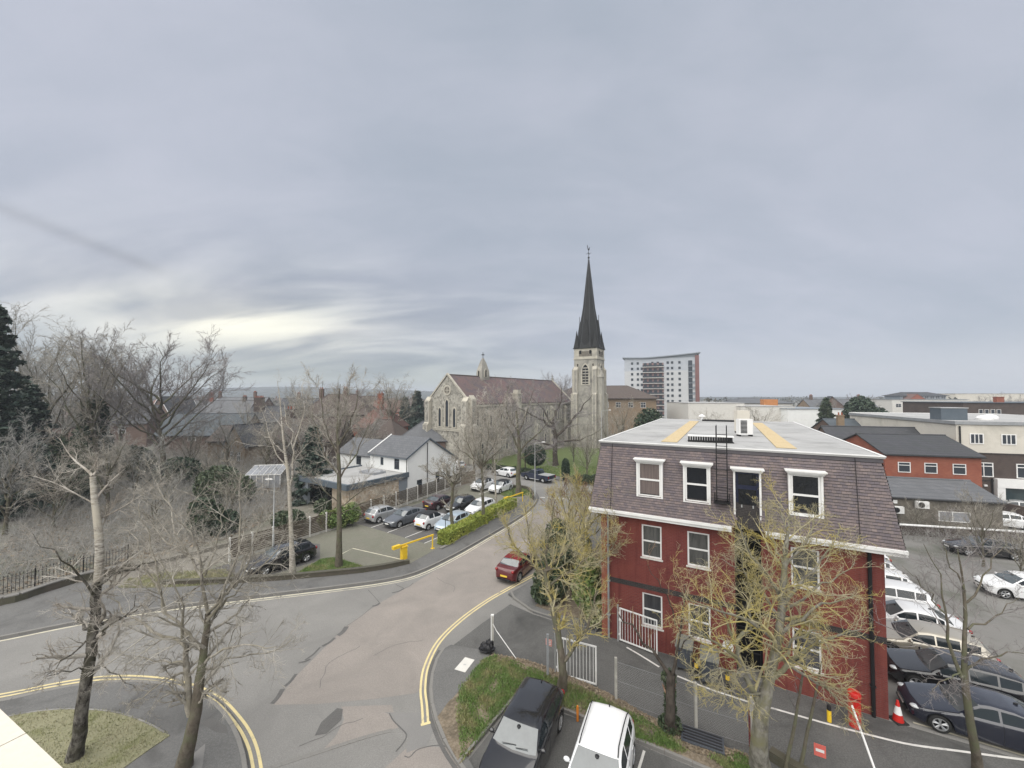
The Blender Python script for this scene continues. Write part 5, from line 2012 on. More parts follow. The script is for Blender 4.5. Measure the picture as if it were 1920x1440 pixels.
m.build('cap', mt['white_paint'], t, True, 40)
t = thing('roof_pipe', 'flat black pipe bundle lying at the back of the pale roof', 'pipe', Bp(4.0, 21.4, 10.52), RZ)
m = MB()
m.bar((0, 0, .08), (3.0, 0, .08), .08, 8)
m.bar((0, .17, .08), (3.0, .17, .08), .08, 8)
m.build('pipe', mt['black'], t, True, 40)
# ---- white rendered house with garage (x along a_ax reversed: ridge runs away from the gable)
# local frame: origin at the near right corner G0, x along -a (to the left), y along b (away)
G0 = Vector((-13.0, 48.8, 0))
HA = Vector((.838, -.546, 0))
HB = Vector((.546, .838, 0))
hrz = math.atan2(HA.y, HA.x)
WH = thing('white_house', 'white rendered house with slate gable roof and flat roofed garage', 'house', G0, hrz)
# here local +x = HA (towards the road), local +y = HB; the house lies at negative x
Wd, Lr, Ll = 9.0, 7.3, 8.2
m = MB()
ops = [(-2.5, 3.6, .95, 1.35), (-5.2, 3.9, .6, 1.0)]
wall_grid(m, -Lr, 0, 0, 5.3, ops, 0, .12)
# right gable with a long catslide behind
ap = 3.6
pr = [(0, 0), (Wd, 0), (Wd, 4.0), (ap, 7.25), (0, 5.3)]
MR = Matrix.Rotation(math.pi / 2, 4, 'Z')
wall_grid(m, 0, Wd, 0, 4.0, [(1.55, .3, .95, 1.9), (4.9, 1.2, .8, 1.5), (6.9, 1.3, .7, 1.2)], 0, .12, MR)
m.poly([MR @ Vector(p) for p in ((0, 0, 4.0), (Wd, 0, 4.0), (ap, 0, 7.25), (0, 0, 5.3))])
m.poly([(-Lr, Wd, 0), (0, Wd, 0), (0, Wd, 4.0), (-Lr, Wd, 4.0)][::-1])
m.poly([(-Lr, 0, 0), (-Lr, 0, 5.3), (-Lr, ap, 7.25), (-Lr, Wd, 4.0), (-Lr, Wd, 0)])
m.build('wall', mt['render_white'], WH)
m = MB()
t = .16
for (ya, za, yb, zb2) in ((-.35, 5.11, ap, 7.25), (Wd + .3, 3.82, ap, 7.25)):
 A = [(-Lr - .1, ya, za), (.18, ya, za), (.18, yb, zb2), (-Lr - .1, yb, zb2)]
 Bq = [(p[0], p[1], p[2] + t) for p in A]
 m.add(A + Bq, [(0, 1, 2, 3), (7, 6, 5, 4), (4, 5, 1, 0), (5, 6, 2, 1), (7, 4, 0, 3)])
hr = m.build('roof', mt['slate'], WH)
m = MB()
for (ya, za, yb, zb2) in ((-.35, 5.11, ap, 7.25), (Wd + .3, 3.82, ap, 7.25)):
 a, b = Vector((.20, ya, za)), Vector((.20, yb, zb2))
 m.add([a, a + Vector((.05, 0, 0)), b + Vector((.05, 0, 0)), b, a + Vector((0, 0, .2)), a + Vector((.05, 0, .2)), b + Vector((.05, 0, .2)), b + Vector((0, 0, .2))], [(0, 1, 2, 3), (7, 6, 5, 4), (0, 4, 5, 1), (3, 2, 6, 7), (0, 3, 7, 4), (1, 5, 6, 2)])
m.bar((-Lr, -.40, 5.12), (.2, -.40, 5.12), .06, 6)
m.build('bargeboard', mt['slate_cladding'], hr)
m = MB()
for q in range(6):
 z0 = 5.2 + q * .34
m.box(-Lr - .12, -Lr + .05, -.3, ap, 5.42, 5.5)
m.bar((-Lr - .05, -.3, 5.35), (-Lr - .05, ap, 7.5), .09, 6)
m.build('verge', mt['white_paint'], hr)
for x, z, w, h in ops:
 window(WH, x, z, w, h, .03, 'slate_cladding', 'glass_far', (.75,), (.5,), .06, .07)
for x, z, w, h in ((1.55, .3, .95, 1.9), (4.9, 1.2, .8, 1.5), (6.9, 1.3, .7, 1.2)):
 window(WH, x, z, w, h, .03, 'slate_cladding', 'glass_far', (.7,), (), .06, .07, M_=MR)
# lower left wing
m = MB()
ops2 = [(-11.2, 3.3, 1.1, 1.2)]
wall_grid(m, -Lr - Ll, -Lr - .01, 0, 4.75, ops2, .6, .12)
m.poly([(-Lr - Ll, .6, 0), (-Lr - Ll, .6, 4.75), (-Lr - Ll, 3.4, 6.5), (-Lr - Ll, 6.2, 4.75), (-Lr - Ll, 6.2, 0)])
m.poly([(-Lr - Ll, 6.2, 0), (-Lr - Ll, 6.2, 4.75), (-Lr, 6.2, 4.75), (-Lr, 6.2, 0)])
m.build('wing_wall', mt['render_white'], WH)
m = MB()
for (ya, za) in ((.3, 4.56), (6.5, 4.56)):
 A = [(-Lr - Ll - .2, ya, za), (-Lr + .02, ya, za), (-Lr + .02, 3.4, 6.5), (-Lr - Ll - .2, 3.4, 6.5)]
 Bq = [(p[0], p[1], p[2] + .15) for p in A]
 m.add(A + Bq, [(0, 1, 2, 3), (7, 6, 5, 4), (4, 5, 1, 0), (5, 6, 2, 1), (7, 4, 0, 3)])
m.build('wing_roof', mt['slate'], WH)
for x, z, w, h in ops2:
 window(WH, x, z, w, h, .63, 'slate_cladding', 'glass_far', (.75,), (.5,), .06, .07)
# garage in front: flat roof with a deep slate fascia
gx0, gx1, gy0 = -9.0, .0, -8.3
m = MB()
m.box(gx0, gx1, gy0, -.02, 3.22, 3.36)
gr = m.build('garage_roof', mt['membrane'], WH)
m = MB()
m.box(gx0 - .3, gx1 + .3, gy0 - .35, gy0 - .002, 2.92, 3.52)
m.box(gx0 - .3, gx0 - .002, gy0, -.02, 2.92, 3.52)
m.box(gx1 + .002, gx1 + .3, gy0, -.02, 2.92, 3.52)
m.build('fascia', mt['slate_cladding'], gr)
m = MB()
m.box(-5.2, -2.4, -3.2, -1.4, 3.362, 3.62)
m.build('rooflight', mt['glass_pale'], gr)
m = MB()
m.box(gx1 - .3, gx1, gy0 + 1.0, -1.4, 0, 3.2)
m.box(gx0 + 4.6, gx1 - .31, gy0 + 1.0, gy0 + 1.3, 0, 3.2)
m.build('garage_wall', mt['stone_warm'], WH)
m = MB()
m.box(gx1 - .25, gx1 + .02, -1.39, -.03, 0, 3.2)
m.build('pillar', mt['cladding_mid'], WH)
m = MB()
m.box(gx0 + .2, gx0 + 1.3, gy0, gy0 + .3, 0, 3.2)
m.build('pillar', mt['cladding_mid'], WH)
m = MB()
m.box(gx0 + .1, gx0 + .3, gy0 + .31, -.05, 0, 3.2)
m.box(gx0 + .31, gx1 - .31, -1.3, -1.1, 0, 3.2)
m.build('garage_interior', mt['slate_cladding'], WH)
m = MB()
m.bar((.09, -.25, 3.4), (.09, -.25, 5.1), .05, 6)
m.bar((.09, 3.3, .2), (.09, 3.3, 6.8), .05, 6)
m.build('rainwater_pipe', mt['black'], WH)

# ---- flint church
CG = Vector((-12.8, 77, 0))
CA = Vector((.586, .81, 0))
CN = Vector((.81, -.586, 0))
crz = math.atan2(CA.y, CA.x)
CH = thing('church', 'flint church with pale stone dressings, three lancet gable and reddish tiled roof', 'church', CG, crz)
# local x along the ridge, local -y is the side towards the street (CN = -y)
hw, eav, rdg, Lc = 5.7, 11.6, 17.0, 41.5


def arch_pts(w, h, n=6):
 """pointed arch outline about x=0 from z=0"""
 pts = [(-w / 2, 0), (w / 2, 0), (w / 2, h - w * .85)]
 for i in range(1, n + 1):
  a = i / n * math.radians(60)
  pts.append((-w / 2 + w * math.cos(a), h - w * .85 + w * math.sin(a)))
 for i in range(n - 1, -1, -1):
  a = i / n * math.radians(60)
  pts.append((w / 2 - w * math.cos(a), h - w * .85 + w * math.sin(a)))
 return pts


def lancet(parent, x, z, w, h, M_, rim=.22, pane='glass_far', surround='ashlar'):
 m = MB()
 outer, inner = arch_pts(w + 2 * rim, h + rim * 1.6), arch_pts(w, h)
 n = len(outer)
 yo, yi = -.14, .02
 for i in range(n):
  j = (i + 1) % n
  o0, o1, i0, i1 = outer[i], outer[j], inner[i], inner[j]
  q = lambda p, y, dz=0: M_ @ Vector((p[0] + x, y, p[1] + z + dz))
  dz = -rim * .6
  m.poly([q(o0, yo, dz), q(o1, yo, dz), q(i1, yo), q(i0, yo)])
  m.poly([q(i0, yo), q(i1, yo), q(i1, yi), q(i0, yi)])
  m.poly([q(o1, yo, dz), q(o0, yo, dz), q(o0, yi, dz), q(o1, yi, dz)])
 o = m.build('window', mt[surround], parent)
 m = MB()
 m.poly([M_ @ Vector((p[0] + x, -.03, p[1] + z)) for p in inner])
 m.build('pane', mt[pane], o)
 return o


m = MB()
m.add([(0, -hw, -.3), (0, hw, -.3), (0, hw, eav), (0, 0, rdg - .1), (0, -hw, eav), (Lc, -hw, -.3), (Lc, hw, -.3), (Lc, hw, eav), (Lc, 0, rdg - .1), (Lc, -hw, eav)],
  [(4, 3, 2, 1, 0), (5, 6, 7, 8, 9), (0, 5, 9, 4), (1, 2, 7, 6)])
m.build('wall', mt['flint'], CH)
m = MB()
for s in (-1, 1):
 A = [(.30, s * (hw + .35), eav - .35), (Lc - .3, s * (hw + .35), eav - .35), (Lc - .3, 0, rdg), (.30, 0, rdg)]
 Bq = [(p[0], p[1], p[2] + .22) for p in A]
 f = [(0, 1, 2, 3), (7, 6, 5, 4), (4, 5, 1, 0), (5, 6, 2, 1), (7, 4, 0, 3)] if s > 0 else [(3, 2, 1, 0), (4, 5, 6, 7), (0, 1, 5, 4), (1, 2, 6, 5), (3, 0, 4, 7)]
 m.add(A + Bq, f)
cr = m.build('roof', mt['church_roof'], CH)
m = MB()
m.bar((.3, 0, rdg + .22), (Lc - .3, 0, rdg + .22), .14, 6)
m.build('ridge', mt['roof_brown'], cr)
# stone copings on both gables
m = MB()
for x0 in (-.12, Lc - .29):
 for s in (-1, 1):
  a, b = Vector((x0, s * (hw + .25), eav - .15)), Vector((x0, 0, rdg + .1))
  w = Vector((.41, 0, 0))
  up = Vector((0, 0, .42))
  m.add([a, a + w, b + w, b, a + up, a + w + up, b + w + up, b + up], [(0, 1, 2, 3), (7, 6, 5, 4), (0, 4, 5, 1), (3, 2, 6, 7), (0, 3, 7, 4), (1, 5, 6, 2)])
m.box(.3, Lc - .3, -hw - .28, -hw - .002, eav - .75, eav - .37)
m.build('coping', mt['ashlar'], CH)
# stepped buttresses with pale corners
def buttress(x, y, dx, dy, h1, h2, w=.9, p=1.0, mat1='flint', mat2='ashlar', root=None):
 """dx,dy outward direction"""
 m = MB()
 ang = math.atan2(dy, dx)
 Mx = Matrix.Translation((x, y, 0)) @ Matrix.Rotation(ang, 4, 'Z')
 m.box(.0, p, -w / 2 + .17, w / 2 - .17, -.2, h1, Mx)
 m.box(.0, p * .6, -w / 2 + .17, w / 2 - .17, h1, h2, Mx)
 o = m.build('buttress', mt[mat1], root or CH)
 m = MB()
 for s in (-1, 1):
  for k in range(int(h1 / .42)):
   ww = .17 + (.10 if k % 2 else 0)
   z = k * .42
   y0, y1 = (w / 2 - ww, w / 2 + .01) if s > 0 else (-w / 2 - .01, -w / 2 + ww)
   m.box(p - .30, p + .015, y0, y1, z, z + .405, Mx)
  y0, y1 = (w / 2 - .168, w / 2) if s > 0 else (-w / 2, -w / 2 + .168)
  m.box(.01, p - .305, y0, y1, -.2, h1, Mx)
  m.box(.01, p * .6, y0, y1, h1 + .002, h2, Mx)
 m.add([Mx @ Vector(q) for q in ((.0, -w / 2 - .05, h1), (p + .06, -w / 2 - .05, h1 - .3), (p + .06, w / 2 + .05, h1 - .3), (0, w / 2 + .05, h1), (.0, -w / 2 - .05, h1 + .9), (0, w / 2 + .05, h1 + .9))], [(0, 1, 2, 3), (0, 4, 1), (1, 4, 5, 2), (2, 5, 3)])
 m.add([Mx @ Vector(q) for q in ((.0, -w / 2 - .05, h2), (p * .6 + .06, -w / 2 - .05, h2 - .2), (p * .6 + .06, w / 2 + .05, h2 - .2), (0, w / 2 + .05, h2), (.0, -w / 2 - .05, h2 + .8), (0, w / 2 + .05, h2 + .8))], [(0, 1, 2, 3), (0, 4, 1), (1, 4, 5, 2), (2, 5, 3)])
 m.build('quoins', mt[mat2], o)


for y in (-hw + .6, hw - .6):
 buttress(0, y, -1, 0, 7.4, 12.0, 1.25, 1.2)
buttress(.75, -hw, 0, -1, 7.4, 12.3, 1.25, 1.2)
for x in (8.2, 15.7, 23.2, 30.7, 38.2):
 buttress(x, -hw, 0, -1, 6.2, 9.8, .9, 1.0)
FG = Matrix.Rotation(-math.pi / 2, 4, 'Z')      # gable wall facing -x
FS = Matrix.Translation((0, -hw, 0))             # side wall facing -y
lancet(CH, 0, 6.9, .80, 5.3, FG, .26)
lancet(CH, -2.0, 6.9, .70, 3.7, FG, .24)
lancet(CH, 2.0, 6.9, .70, 3.7, FG, .24)
m = MB()
for z0, z1, d in ((6.1, 6.42, .22), (6.44, 6.62, .30)):
 m.box(-3.6, 3.6, -d, .02, z0, z1, FG)
m.build('sill_course', mt['ashlar'], CH)
m = MB()
n = 24
for i in range(n):
 a, b = 2 * math.pi * i / n, 2 * math.pi * (i + 1) / n
 q = lambda r, t, y: FG @ Vector((r * math.cos(t), y, 14.1 + r * math.sin(t)))
 m.poly([q(1.05, a, -.12), q(1.05, b, -.12), q(.72, b, -.12), q(.72, a, -.12)])
 m.poly([q(.72, a, -.12), q(.72, b, -.12), q(.72, b, .02), q(.72, a, .02)])
 m.poly([q(1.05, b, -.12), q(1.05, a, -.12), q(1.05, a, .02), q(1.05, b, .02)])
o = m.build('round_window', mt['ashlar'], CH)
m = MB()
m.poly([FG @ Vector((.72 * math.cos(2 * math.pi * i / n), -.03, 14.1 + .72 * math.sin(2 * math.pi * i / n))) for i in range(n)])
m.build('pane', mt['flint_dark'], o)
m = MB()
m.box(-.07, .07, -.08, -.035, 13.4, 14.8, FG)
m.box(-.7, .7, -.085, -.036, 14.03, 14.17, FG)
m.build('tracery', mt['ashlar'], o)
for x in (2.6, 4.6, 6.6, 10.0, 12.0, 14.0, 17.6, 19.5, 21.4, 25.0, 27.0, 29.0, 32.5, 34.5, 36.5):
 lancet(CH, x, 7.0, .62, 2.5 if x not in (2.6, 6.6) else 2.9, FS, .2)
for x in (4.0, 12, 20, 28):
 lancet(CH, x, 1.6, .7, 2.2, FS, .22)
m = MB()
m.box(1.5, Lc, -hw - .12, -hw - .002, 6.45, 6.72)
m.build('string_course', mt['ashlar'], CH)
# bellcote on the ridge
m = MB()
bx = 10.9
bw = 1.35
lv = [(bw, .75, rdg - 3.6), (bw, .75, rdg + .8), (bw * .92, .7, rdg + 1.6), (bw * .5, .42, rdg + 3.2), (.16, .14, rdg + 4.3)]
for (a, b, z), (c, d, z2) in zip(lv[:-1], lv[1:]):
 P = [(bx - a, -b, z), (bx + a, -b, z), (bx + a, b, z), (bx - a, b, z)]
 Q_ = [(bx - c, -d, z2), (bx + c, -d, z2), (bx + c, d, z2), (bx - c, d, z2)]
 for i in range(4):
  j = (i + 1) % 4
  m.poly([P[i], P[j], Q_[j], Q_[i]])
bc = m.build('bellcote', mt['tower_stone'], CH)
FB = Matrix.Translation((bx, -.76, rdg + .1))
FB2 = Matrix.Translation((bx - bw - .01, 0, rdg + .2)) @ Matrix.Rotation(-math.pi / 2, 4, 'Z')
lancet(bc, 0, 0, .55, 1.7, FB, .16, 'void')
lancet(bc, 0, 0, .4, 1.3, FB2, .1, 'void')
m = MB()
m.bar((bx, 0, rdg + 4.3), (bx, 0, rdg + 5.6), .07, 6)
m.bar((bx, -.42, rdg + 5.05), (bx, .42, rdg + 5.05), .06, 6)
m.bar((bx - .42, 0, rdg + 5.05), (bx + .42, 0, rdg + 5.05), .06, 6)
m.ball((bx, 0, rdg + 5.05), (.17, .17, .17), 8, 6)
m.build('cross', mt['black'], bc)
# small stone turret on the eaves and cross on the far gable
m = MB()
tx = 15.6
m.box(tx - .75, tx + .75, -hw - .9, -hw + .6, eav - 3.5, eav + 1.7)
for a, z0, z1 in ((.92, eav + 1.702, eav + 1.95), (.62, eav + 1.952, eav + 2.7)):
 m.box(tx - a, tx + a, -hw - .15 - a, -hw - .15 + a, z0, z1)
tu = m.build('turret', mt['ashlar'], CH)
lancet(tu, tx, eav + .1, .4, 1.2, Matrix.Translation((0, -hw - .9, 0)), .1, 'void')
m = MB()
m.box(Lc - .2, Lc + .1, -.3, .3, rdg + .5, rdg + 1.0)
m.bar((Lc - .05, 0, rdg + 1.0), (Lc - .05, 0, rdg + 1.9), .10, 6)
m.bar((Lc - .05, -.35, rdg + 1.5), (Lc - .05, .35, rdg + 1.5), .08, 6)
m.build('gable_cross', mt['tower_stone'], CH)

# ---- tower and spire
TW = 6.0
TA = math.atan2(.866, .5)
T = thing('church_tower', 'square stone church tower with tall black broach spire and weathercock', 'church tower', (19.9, 100, 0), TA)
hw_ = TW / 2
m = MB()
m.box(-hw_, hw_, -hw_, hw_, -.3, 22.15)
m.build('wall', mt['tower_stone'], T)
m = MB()
m.box(-hw_ - .14, hw_ + .14, -hw_ - .14, hw_ + .14, 22.152, 22.5)
m.build('string_course', mt['ashlar'], T)
m = MB()
c = 1.25
oc = [(-hw_, -hw_ + c), (-hw_ + c, -hw_), (hw_ - c, -hw_), (hw_, -hw_ + c), (hw_, hw_ - c), (hw_ - c, hw_), (-hw_ + c, hw_), (-hw_, hw_ - c)]
m.prism([(p[0] * 1.0, p[1] * 1.0) for p in ((-hw_, -hw_), (hw_, -hw_), (hw_, hw_), (-hw_, hw_))], 22.502, 24.9)
m.build('upper_stage', mt['ashlar'], T)
m = MB()
for f in range(4):
 Mf = Matrix.Rotation(f * math.pi / 2, 4, 'Z') @ Matrix.Translation((0, -hw_, 0))
 m.box(-1.7, 1.7, -.03, .02, 22.9, 24.2, Mf)
m.build('flint_panel', mt['flint_dark'], T)
m = MB()
for f in range(4):
 Mf = Matrix.Rotation(f * math.pi / 2, 4, 'Z') @ Matrix.Translation((0, -hw_, 0))
 for x in (-1.3, 1.3):
  m.box(x - .28, x + .28, -.06, -.032, 23.5, 24.4, Mf)
m.build('slit_window', mt['void'], T)
# corner buttresses
for sx in (-1, 1):
 for sy in (-1, 1):
  for dx, dy in ((sx, 0), (0, sy)):
   bx_, by_ = sx * (hw_ - .55), sy * (hw_ - .55)
   if dx:
    bx_ = sx * hw_
   else:
    by_ = sy * hw_
   buttress(bx_, by_, dx, dy, 13.5, 19.6, 1.0, .95, 'tower_stone', 'ashlar', T)
for f in range(4):
 Mf = Matrix.Rotation(f * math.pi / 2, 4, 'Z') @ Matrix.Translation((0, -hw_, 0))
 o = lancet(T, 0, 15.9, 1.6, 4.9, Mf, .36, 'void', 'ashlar')
 m = MB()
 for k in range(6):
  m.box(-.76, .76, -.10, -.035, 16.2 + k * .72, 16.5 + k * .72, Mf)
 m.box(-.07, .07, -.115, -.102, 15.9, 19.6, Mf)
 m.build('louvre', mt['tower_stone'], o)['kind'] = 'stuff'
 for x in (-2.0, 2.0):
  lancet(T, x, 17.5, .34, 3.6, Mf, .12, 'void', 'ashlar')
# stair turret between two faces
st_ = Matrix.Translation((hw_ - .2, -hw_ + .2, 0))
m = MB()
m.lathe([(1.1, -.3), (1.1, 17.5), (1.25, 17.55), (.1, 20.3)], 8, 'z', (-hw_ + 1.0, -hw_ - .35, 0))
m.build('stair_turret', mt['tower_stone'], T)
# spire: octagon with corner pinnacles
m = MB()
rings = [(3.25, 25.0), (2.75, 26.6), (2.28, 30.2), (1.38, 35.7), (.10, 48.3)]
def octo(r, z):
 return [(r * math.cos(math.pi / 8 + i * math.pi / 4) / math.cos(math.pi / 8), r * math.sin(math.pi / 8 + i * math.pi / 4) / math.cos(math.pi / 8), z) for i in range(8)]
for (r0, z0), (r1, z1) in zip(rings[:-1], rings[1:]):
 A, Bq = octo(r0, z0), octo(r1, z1)
 for i in range(8):
  j = (i + 1) % 8
  m.poly([A[i], A[j], Bq[j], Bq[i]])
m.box(-hw_ - .25, hw_ + .25, -hw_ - .25, hw_ + .25, 24.902, 25.05)
spo = m.build('spire', mt['spire'], T)
m = MB()
for (r0, z0), (r1, z1) in zip(rings[:-1], rings[1:]):
 for p, q in zip(octo(r0, z0), octo(r1, z1)):
  m.bar(p, q, .07, 5)
m.build('spire_rib', mt['galv'] if False else mt['slate_dark'], spo)
for sx in (-1, 1):
 for sy in (-1, 1):
  m = MB()
  x, y = sx * (hw_ - .55), sy * (hw_ - .55)
  m.lathe([(.95, 25.052), (.80, 25.7), (.50, 27.0), (.03, 29.6)], 8, 'z', (x, y, 0))
  m.build('pinnacle', mt['spire'], T)
for f in range(4):
 Mf = Matrix.Rotation(f * math.pi / 2, 4, 'Z')
 m = MB()
 P = [(-.72, -3.0, 25.06), (.72, -3.0, 25.06), (.72, -2.72, 29.4), (0, -2.55, 32.3), (-.72, -2.72, 29.4)]
 Q_ = [(p[0], -1.0, p[2]) for p in P]
 m.add([Mf @ Vector(p) for p in P + Q_], [(0, 1, 2, 3, 4), (1, 6, 7, 2), (2, 7, 8, 3), (3, 8, 9, 4), (4, 9, 5, 0)])
 m.bar(Mf @ Vector((0, -2.55, 32.2)), Mf @ Vector((0, -2.55, 33.6)), .07, 5)
 lu = m.build('lucarne', mt['spire'], spo)
 m = MB()
 for k in range(7):
  z = 25.7 + k * .62
  y = -3.0 + .28 * (z - 25.06) / 4.3
  m.box(-.48, .48, y - .06, y + .1, z, z + .30, Mf)
 m.build('louvre', mt['black'], lu)['kind'] = 'stuff'
m = MB()
m.bar((0, 0, 48.2), (0, 0, 51.2), .07, 6)
m.ball((0, 0, 48.8), (.28, .28, .28), 8, 6)
m.bar((-.75, 0, 49.9), (.75, 0, 49.9), .05, 5)
m.bar((0, -.75, 49.9), (0, .75, 49.9), .05, 5)
# the cock: body, tail, head
m.extrude_y([(-.75, 51.75), (-.85, 51.25), (-.35, 50.95), (.1, 51.0), (.42, 51.35), (.60, 51.8), (.78, 51.7), (.62, 51.35), (.45, 50.95), (.1, 50.72), (-.3, 50.72), (-.62, 50.95), (-.95, 51.3), (-1.0, 51.7)], -.06, .06)
m.build('weathercock', mt['black'], T)

# hipped hall behind the tower
house('parish_hall', 'brown hip roofed hall standing behind the church tower', 'hall', (13, 138, 0), R(-14), 36, 16, 12.6, 4.0, 'brick_tan', 'roof_brown', [('front', 3 + 4.0 * i, 9.0, 1.6, 1.8) for i in range(8)], [], hip=9.0, over=1.0)

# ---- tower block
TBr = R(-20)
TB = thing('tower_block', 'ten storey pale tower block with red balcony bays and curved roofline', 'tower block', (60.5, 209, 0), TBr)
TL, TD = 35.5, 14.0
m = MB()
mc = MB()
m.box(0, TL, 0, TD, -.5, 26.0)
m.build('wall', M('tower_block_render', (0.46, 0.47, 0.48), (0.42, 0.43, 0.44), .15, .85), TB)
m = MB()
m.box(.0, TL, .0, TD, 26.003, 32.6)
m.build('upper_cladding', M('tower_block_grey_cladding', (0.33, 0.36, 0.40), (0.40, 0.42, 0.45), .35, .6), TB)
m = MB()
n = 14
prof = [32.7 + 1.9 * max(0, (i / n - .28) / .72) ** 1.3 + (.35 * (1 - i / n / .28) if i / n < .28 else 0) for i in range(n + 1)]
for i in range(n):
 xa, xb = -1 + (TL + 2.5) * i / n, -1 + (TL + 2.5) * (i + 1) / n
 P = [(xa, -1, prof[i]), (xb, -1, prof[i + 1]), (xb, TD + 1, prof[i + 1]), (xa, TD + 1, prof[i])]
 U = [(p[0], p[1], p[2] + .5) for p in P]
 m.add(P + U, [(3, 2, 1, 0), (4, 5, 6, 7), (0, 1, 5, 4), (2, 3, 7, 6)])
 m.poly([(max(0, xa), .02, 32.6), (min(TL, xb), .02, 32.6), (min(TL, xb), .02, prof[i + 1]), (max(0, xa), .02, prof[i])])
m.build('roof', mt['cladding_mid'], TB)
MBAY = M('balcony_red_panel', (0.22, 0.115, 0.105), (0.17, 0.13, 0.13), .3, .7)
m = MB()
m.box(9.3, 19.6, -.05, .3, 2.0, 30.2)
bayo = m.build('balcony_bay', MBAY, TB)
for k in range(10):
 z = 2.2 + 2.86 * k
 m = MB()
 m.box(9.2, 19.7, -1.3, -.052, z, z + .25)
 m.build('balcony_slab', mt['concrete_pale'], bayo)
 m = MB()
 m.box(9.25, 19.65, -1.3, -1.25, z + .252, z + 1.1)
 for q in range(9):
  m.box(9.25 + q * 1.28, 9.35 + q * 1.28, -1.36, -1.302, z + .252, z + 1.12)
 m.build('balcony_rail', mt['glass_far'], bayo)
 m = MB()
 for q in range(4):
  m.box(9.8 + q * 2.5, 11.3 + q * 2.5, -.09, -.052, z + .3, z + 2.3)
 m.build('balcony_glazing', mt['glass_far'], bayo)
for k in range(11):
 z = .9 + 2.86 * k
 for x in (3.3, 6.2, 8.2, 21.0, 23.1, 26.6) + ((16.2, 13.5) if k == 10 else ()):
  if k == 10 and x == 8.2:
   continue
  window(TB, x, z, 1.2, 1.35, -.09, 'cladding_mid', 'glass_far', (), (), .05, .1)
m = MB()
m.box(31.3, 33.2, -.06, .3, 2, 31.0)
m.build('stair_glazing', mt['glass_far'], TB)
m = MB()
for k in range(10):
 m.box(31.2, 34.2, -.5, -.062, 2.2 + 2.86 * k, 2.5 + 2.86 * k)
 m.box(33.25, 34.3, -.45, -.03, 2.5 + 2.86 * k, 3.4 + 2.86 * k)
m.build('balcony_slab', mt['cladding_mid'], TB)
m = MB()
m.box(34.5, 36.3, -.6, TD, -.5, 33.6)
m.build('red_flank', M('red_flank_cladding', (0.15, 0.075, 0.07), (0.18, 0.09, 0.082), .3, .7), TB)
# ---- buildings round the yard on the right
def at_d(px, d):
 return Vector(((px - 960) / F * d, d, 0))


def zpx(py, d):
 return H - (py - 742) * d / F


# cream and brown flat-roofed block with a white shopfront
P0 = at_d(1790, 46.5)
WB = thing('yard_block', 'brown brick block with cream upper storey and white framed shop window', 'building', P0, math.atan2(-.30, .954))
Lw, Dw = 26.0, 24.0
m = MB()
wall_grid(m, 0, Lw, -.2, 6.2, [(3.6, 0.0, 9.0, 3.0)], 0, .6)
m.poly([(0, Dw, -.2), (0, 0, -.2), (0, 0, 6.2), (0, Dw, 6.2)])
m.build('wall', mt['brick_dark'], WB)
m = MB()
m.box(0.005, Lw, .005, Dw, 6.33, 9.75)
m.build('upper_wall', mt['render_cream'], WB)
m = MB()
m.box(-.08, Lw, -.08, Dw, 6.2, 6.325)
m.box(-.05, Lw, -.06, .0, 3.05, 3.2)
m.build('brick_band', mt['brick_band'], WB)
m = MB()
m.box(-.12, Lw, -.12, Dw, 9.752, 9.9)
r_ = m.build('roof', mt['membrane'], WB)
m = MB()
m.box(-.18, Lw, -.18, -.122, 9.6, 9.98)
m.box(-.18, -.122, -.122, Dw, 9.6, 9.98)
m.build('roof_edge', mt['grey_metal'], r_)
for x, w in ((1.2, 1.25), (4.0, 1.3), (8.8, 1.3), (12.5, 1.3)):
 window(WB, x, 7.35, w, 1.2, -.07, 'white_paint', 'glass_far', (), (.36, .64), .09, .09)
for x, w, c in ((.7, 2.5, (.33, .66)), (5.2, 1.75, (.5,)), (9.5, 1.75, (.5,))):
 window(WB, x, 3.55, w, 1.65, -.07, 'white_paint', 'glass_far', (.75,), c, .09, .09)
m = MB()
m.box(3.2, 12.9, -.55, .1, 2.45, 3.45)
m.box(3.2, 3.9, -.5, .1, 0, 2.448)
m.box(8.6, 9.1, -.5, .1, 0, 2.448)
sf = m.build('shopfront', mt['white_paint'], WB)
m = MB()
m.box(3.9, 8.6, .12, .2, 0, 2.448)
m.box(9.1, 12.6, .12, .2, 0, 2.448)
m.build('shop_window', mt['glass_shop'], sf)
m = MB()
m.bar((.28, -.12, 0), (.28, -.12, 9.4), .08, 8)
m.bar((3.0, -.12, 0), (3.0, -.12, 3.4), .06, 8)
m.build('rainwater_pipe', mt['black'], WB)
m = MB()
for x, z in ((1.3, 2.55), (2.3, 2.45)):
 m.box(x, x + .28, -.14, -.002, z, z + .2)
m.build('wall_vent', mt['white_paint'], WB)
t = thing('roof_plant', 'grey louvred plant box standing on the cream block roof', 'roof plant', WB.matrix_basis @ Vector((1.0, 4.0, 9.9)), WB.rotation_euler.z)
m = MB()
m.box(0, 2.6, 0, 2.0, 0, 1.5)
m.build('casing', mt['slate_cladding'], t)
m = MB()
m.box(-.08, 2.68, -.08, 2.08, 1.502, 1.6)
m.build('lid', mt['galv'], t)
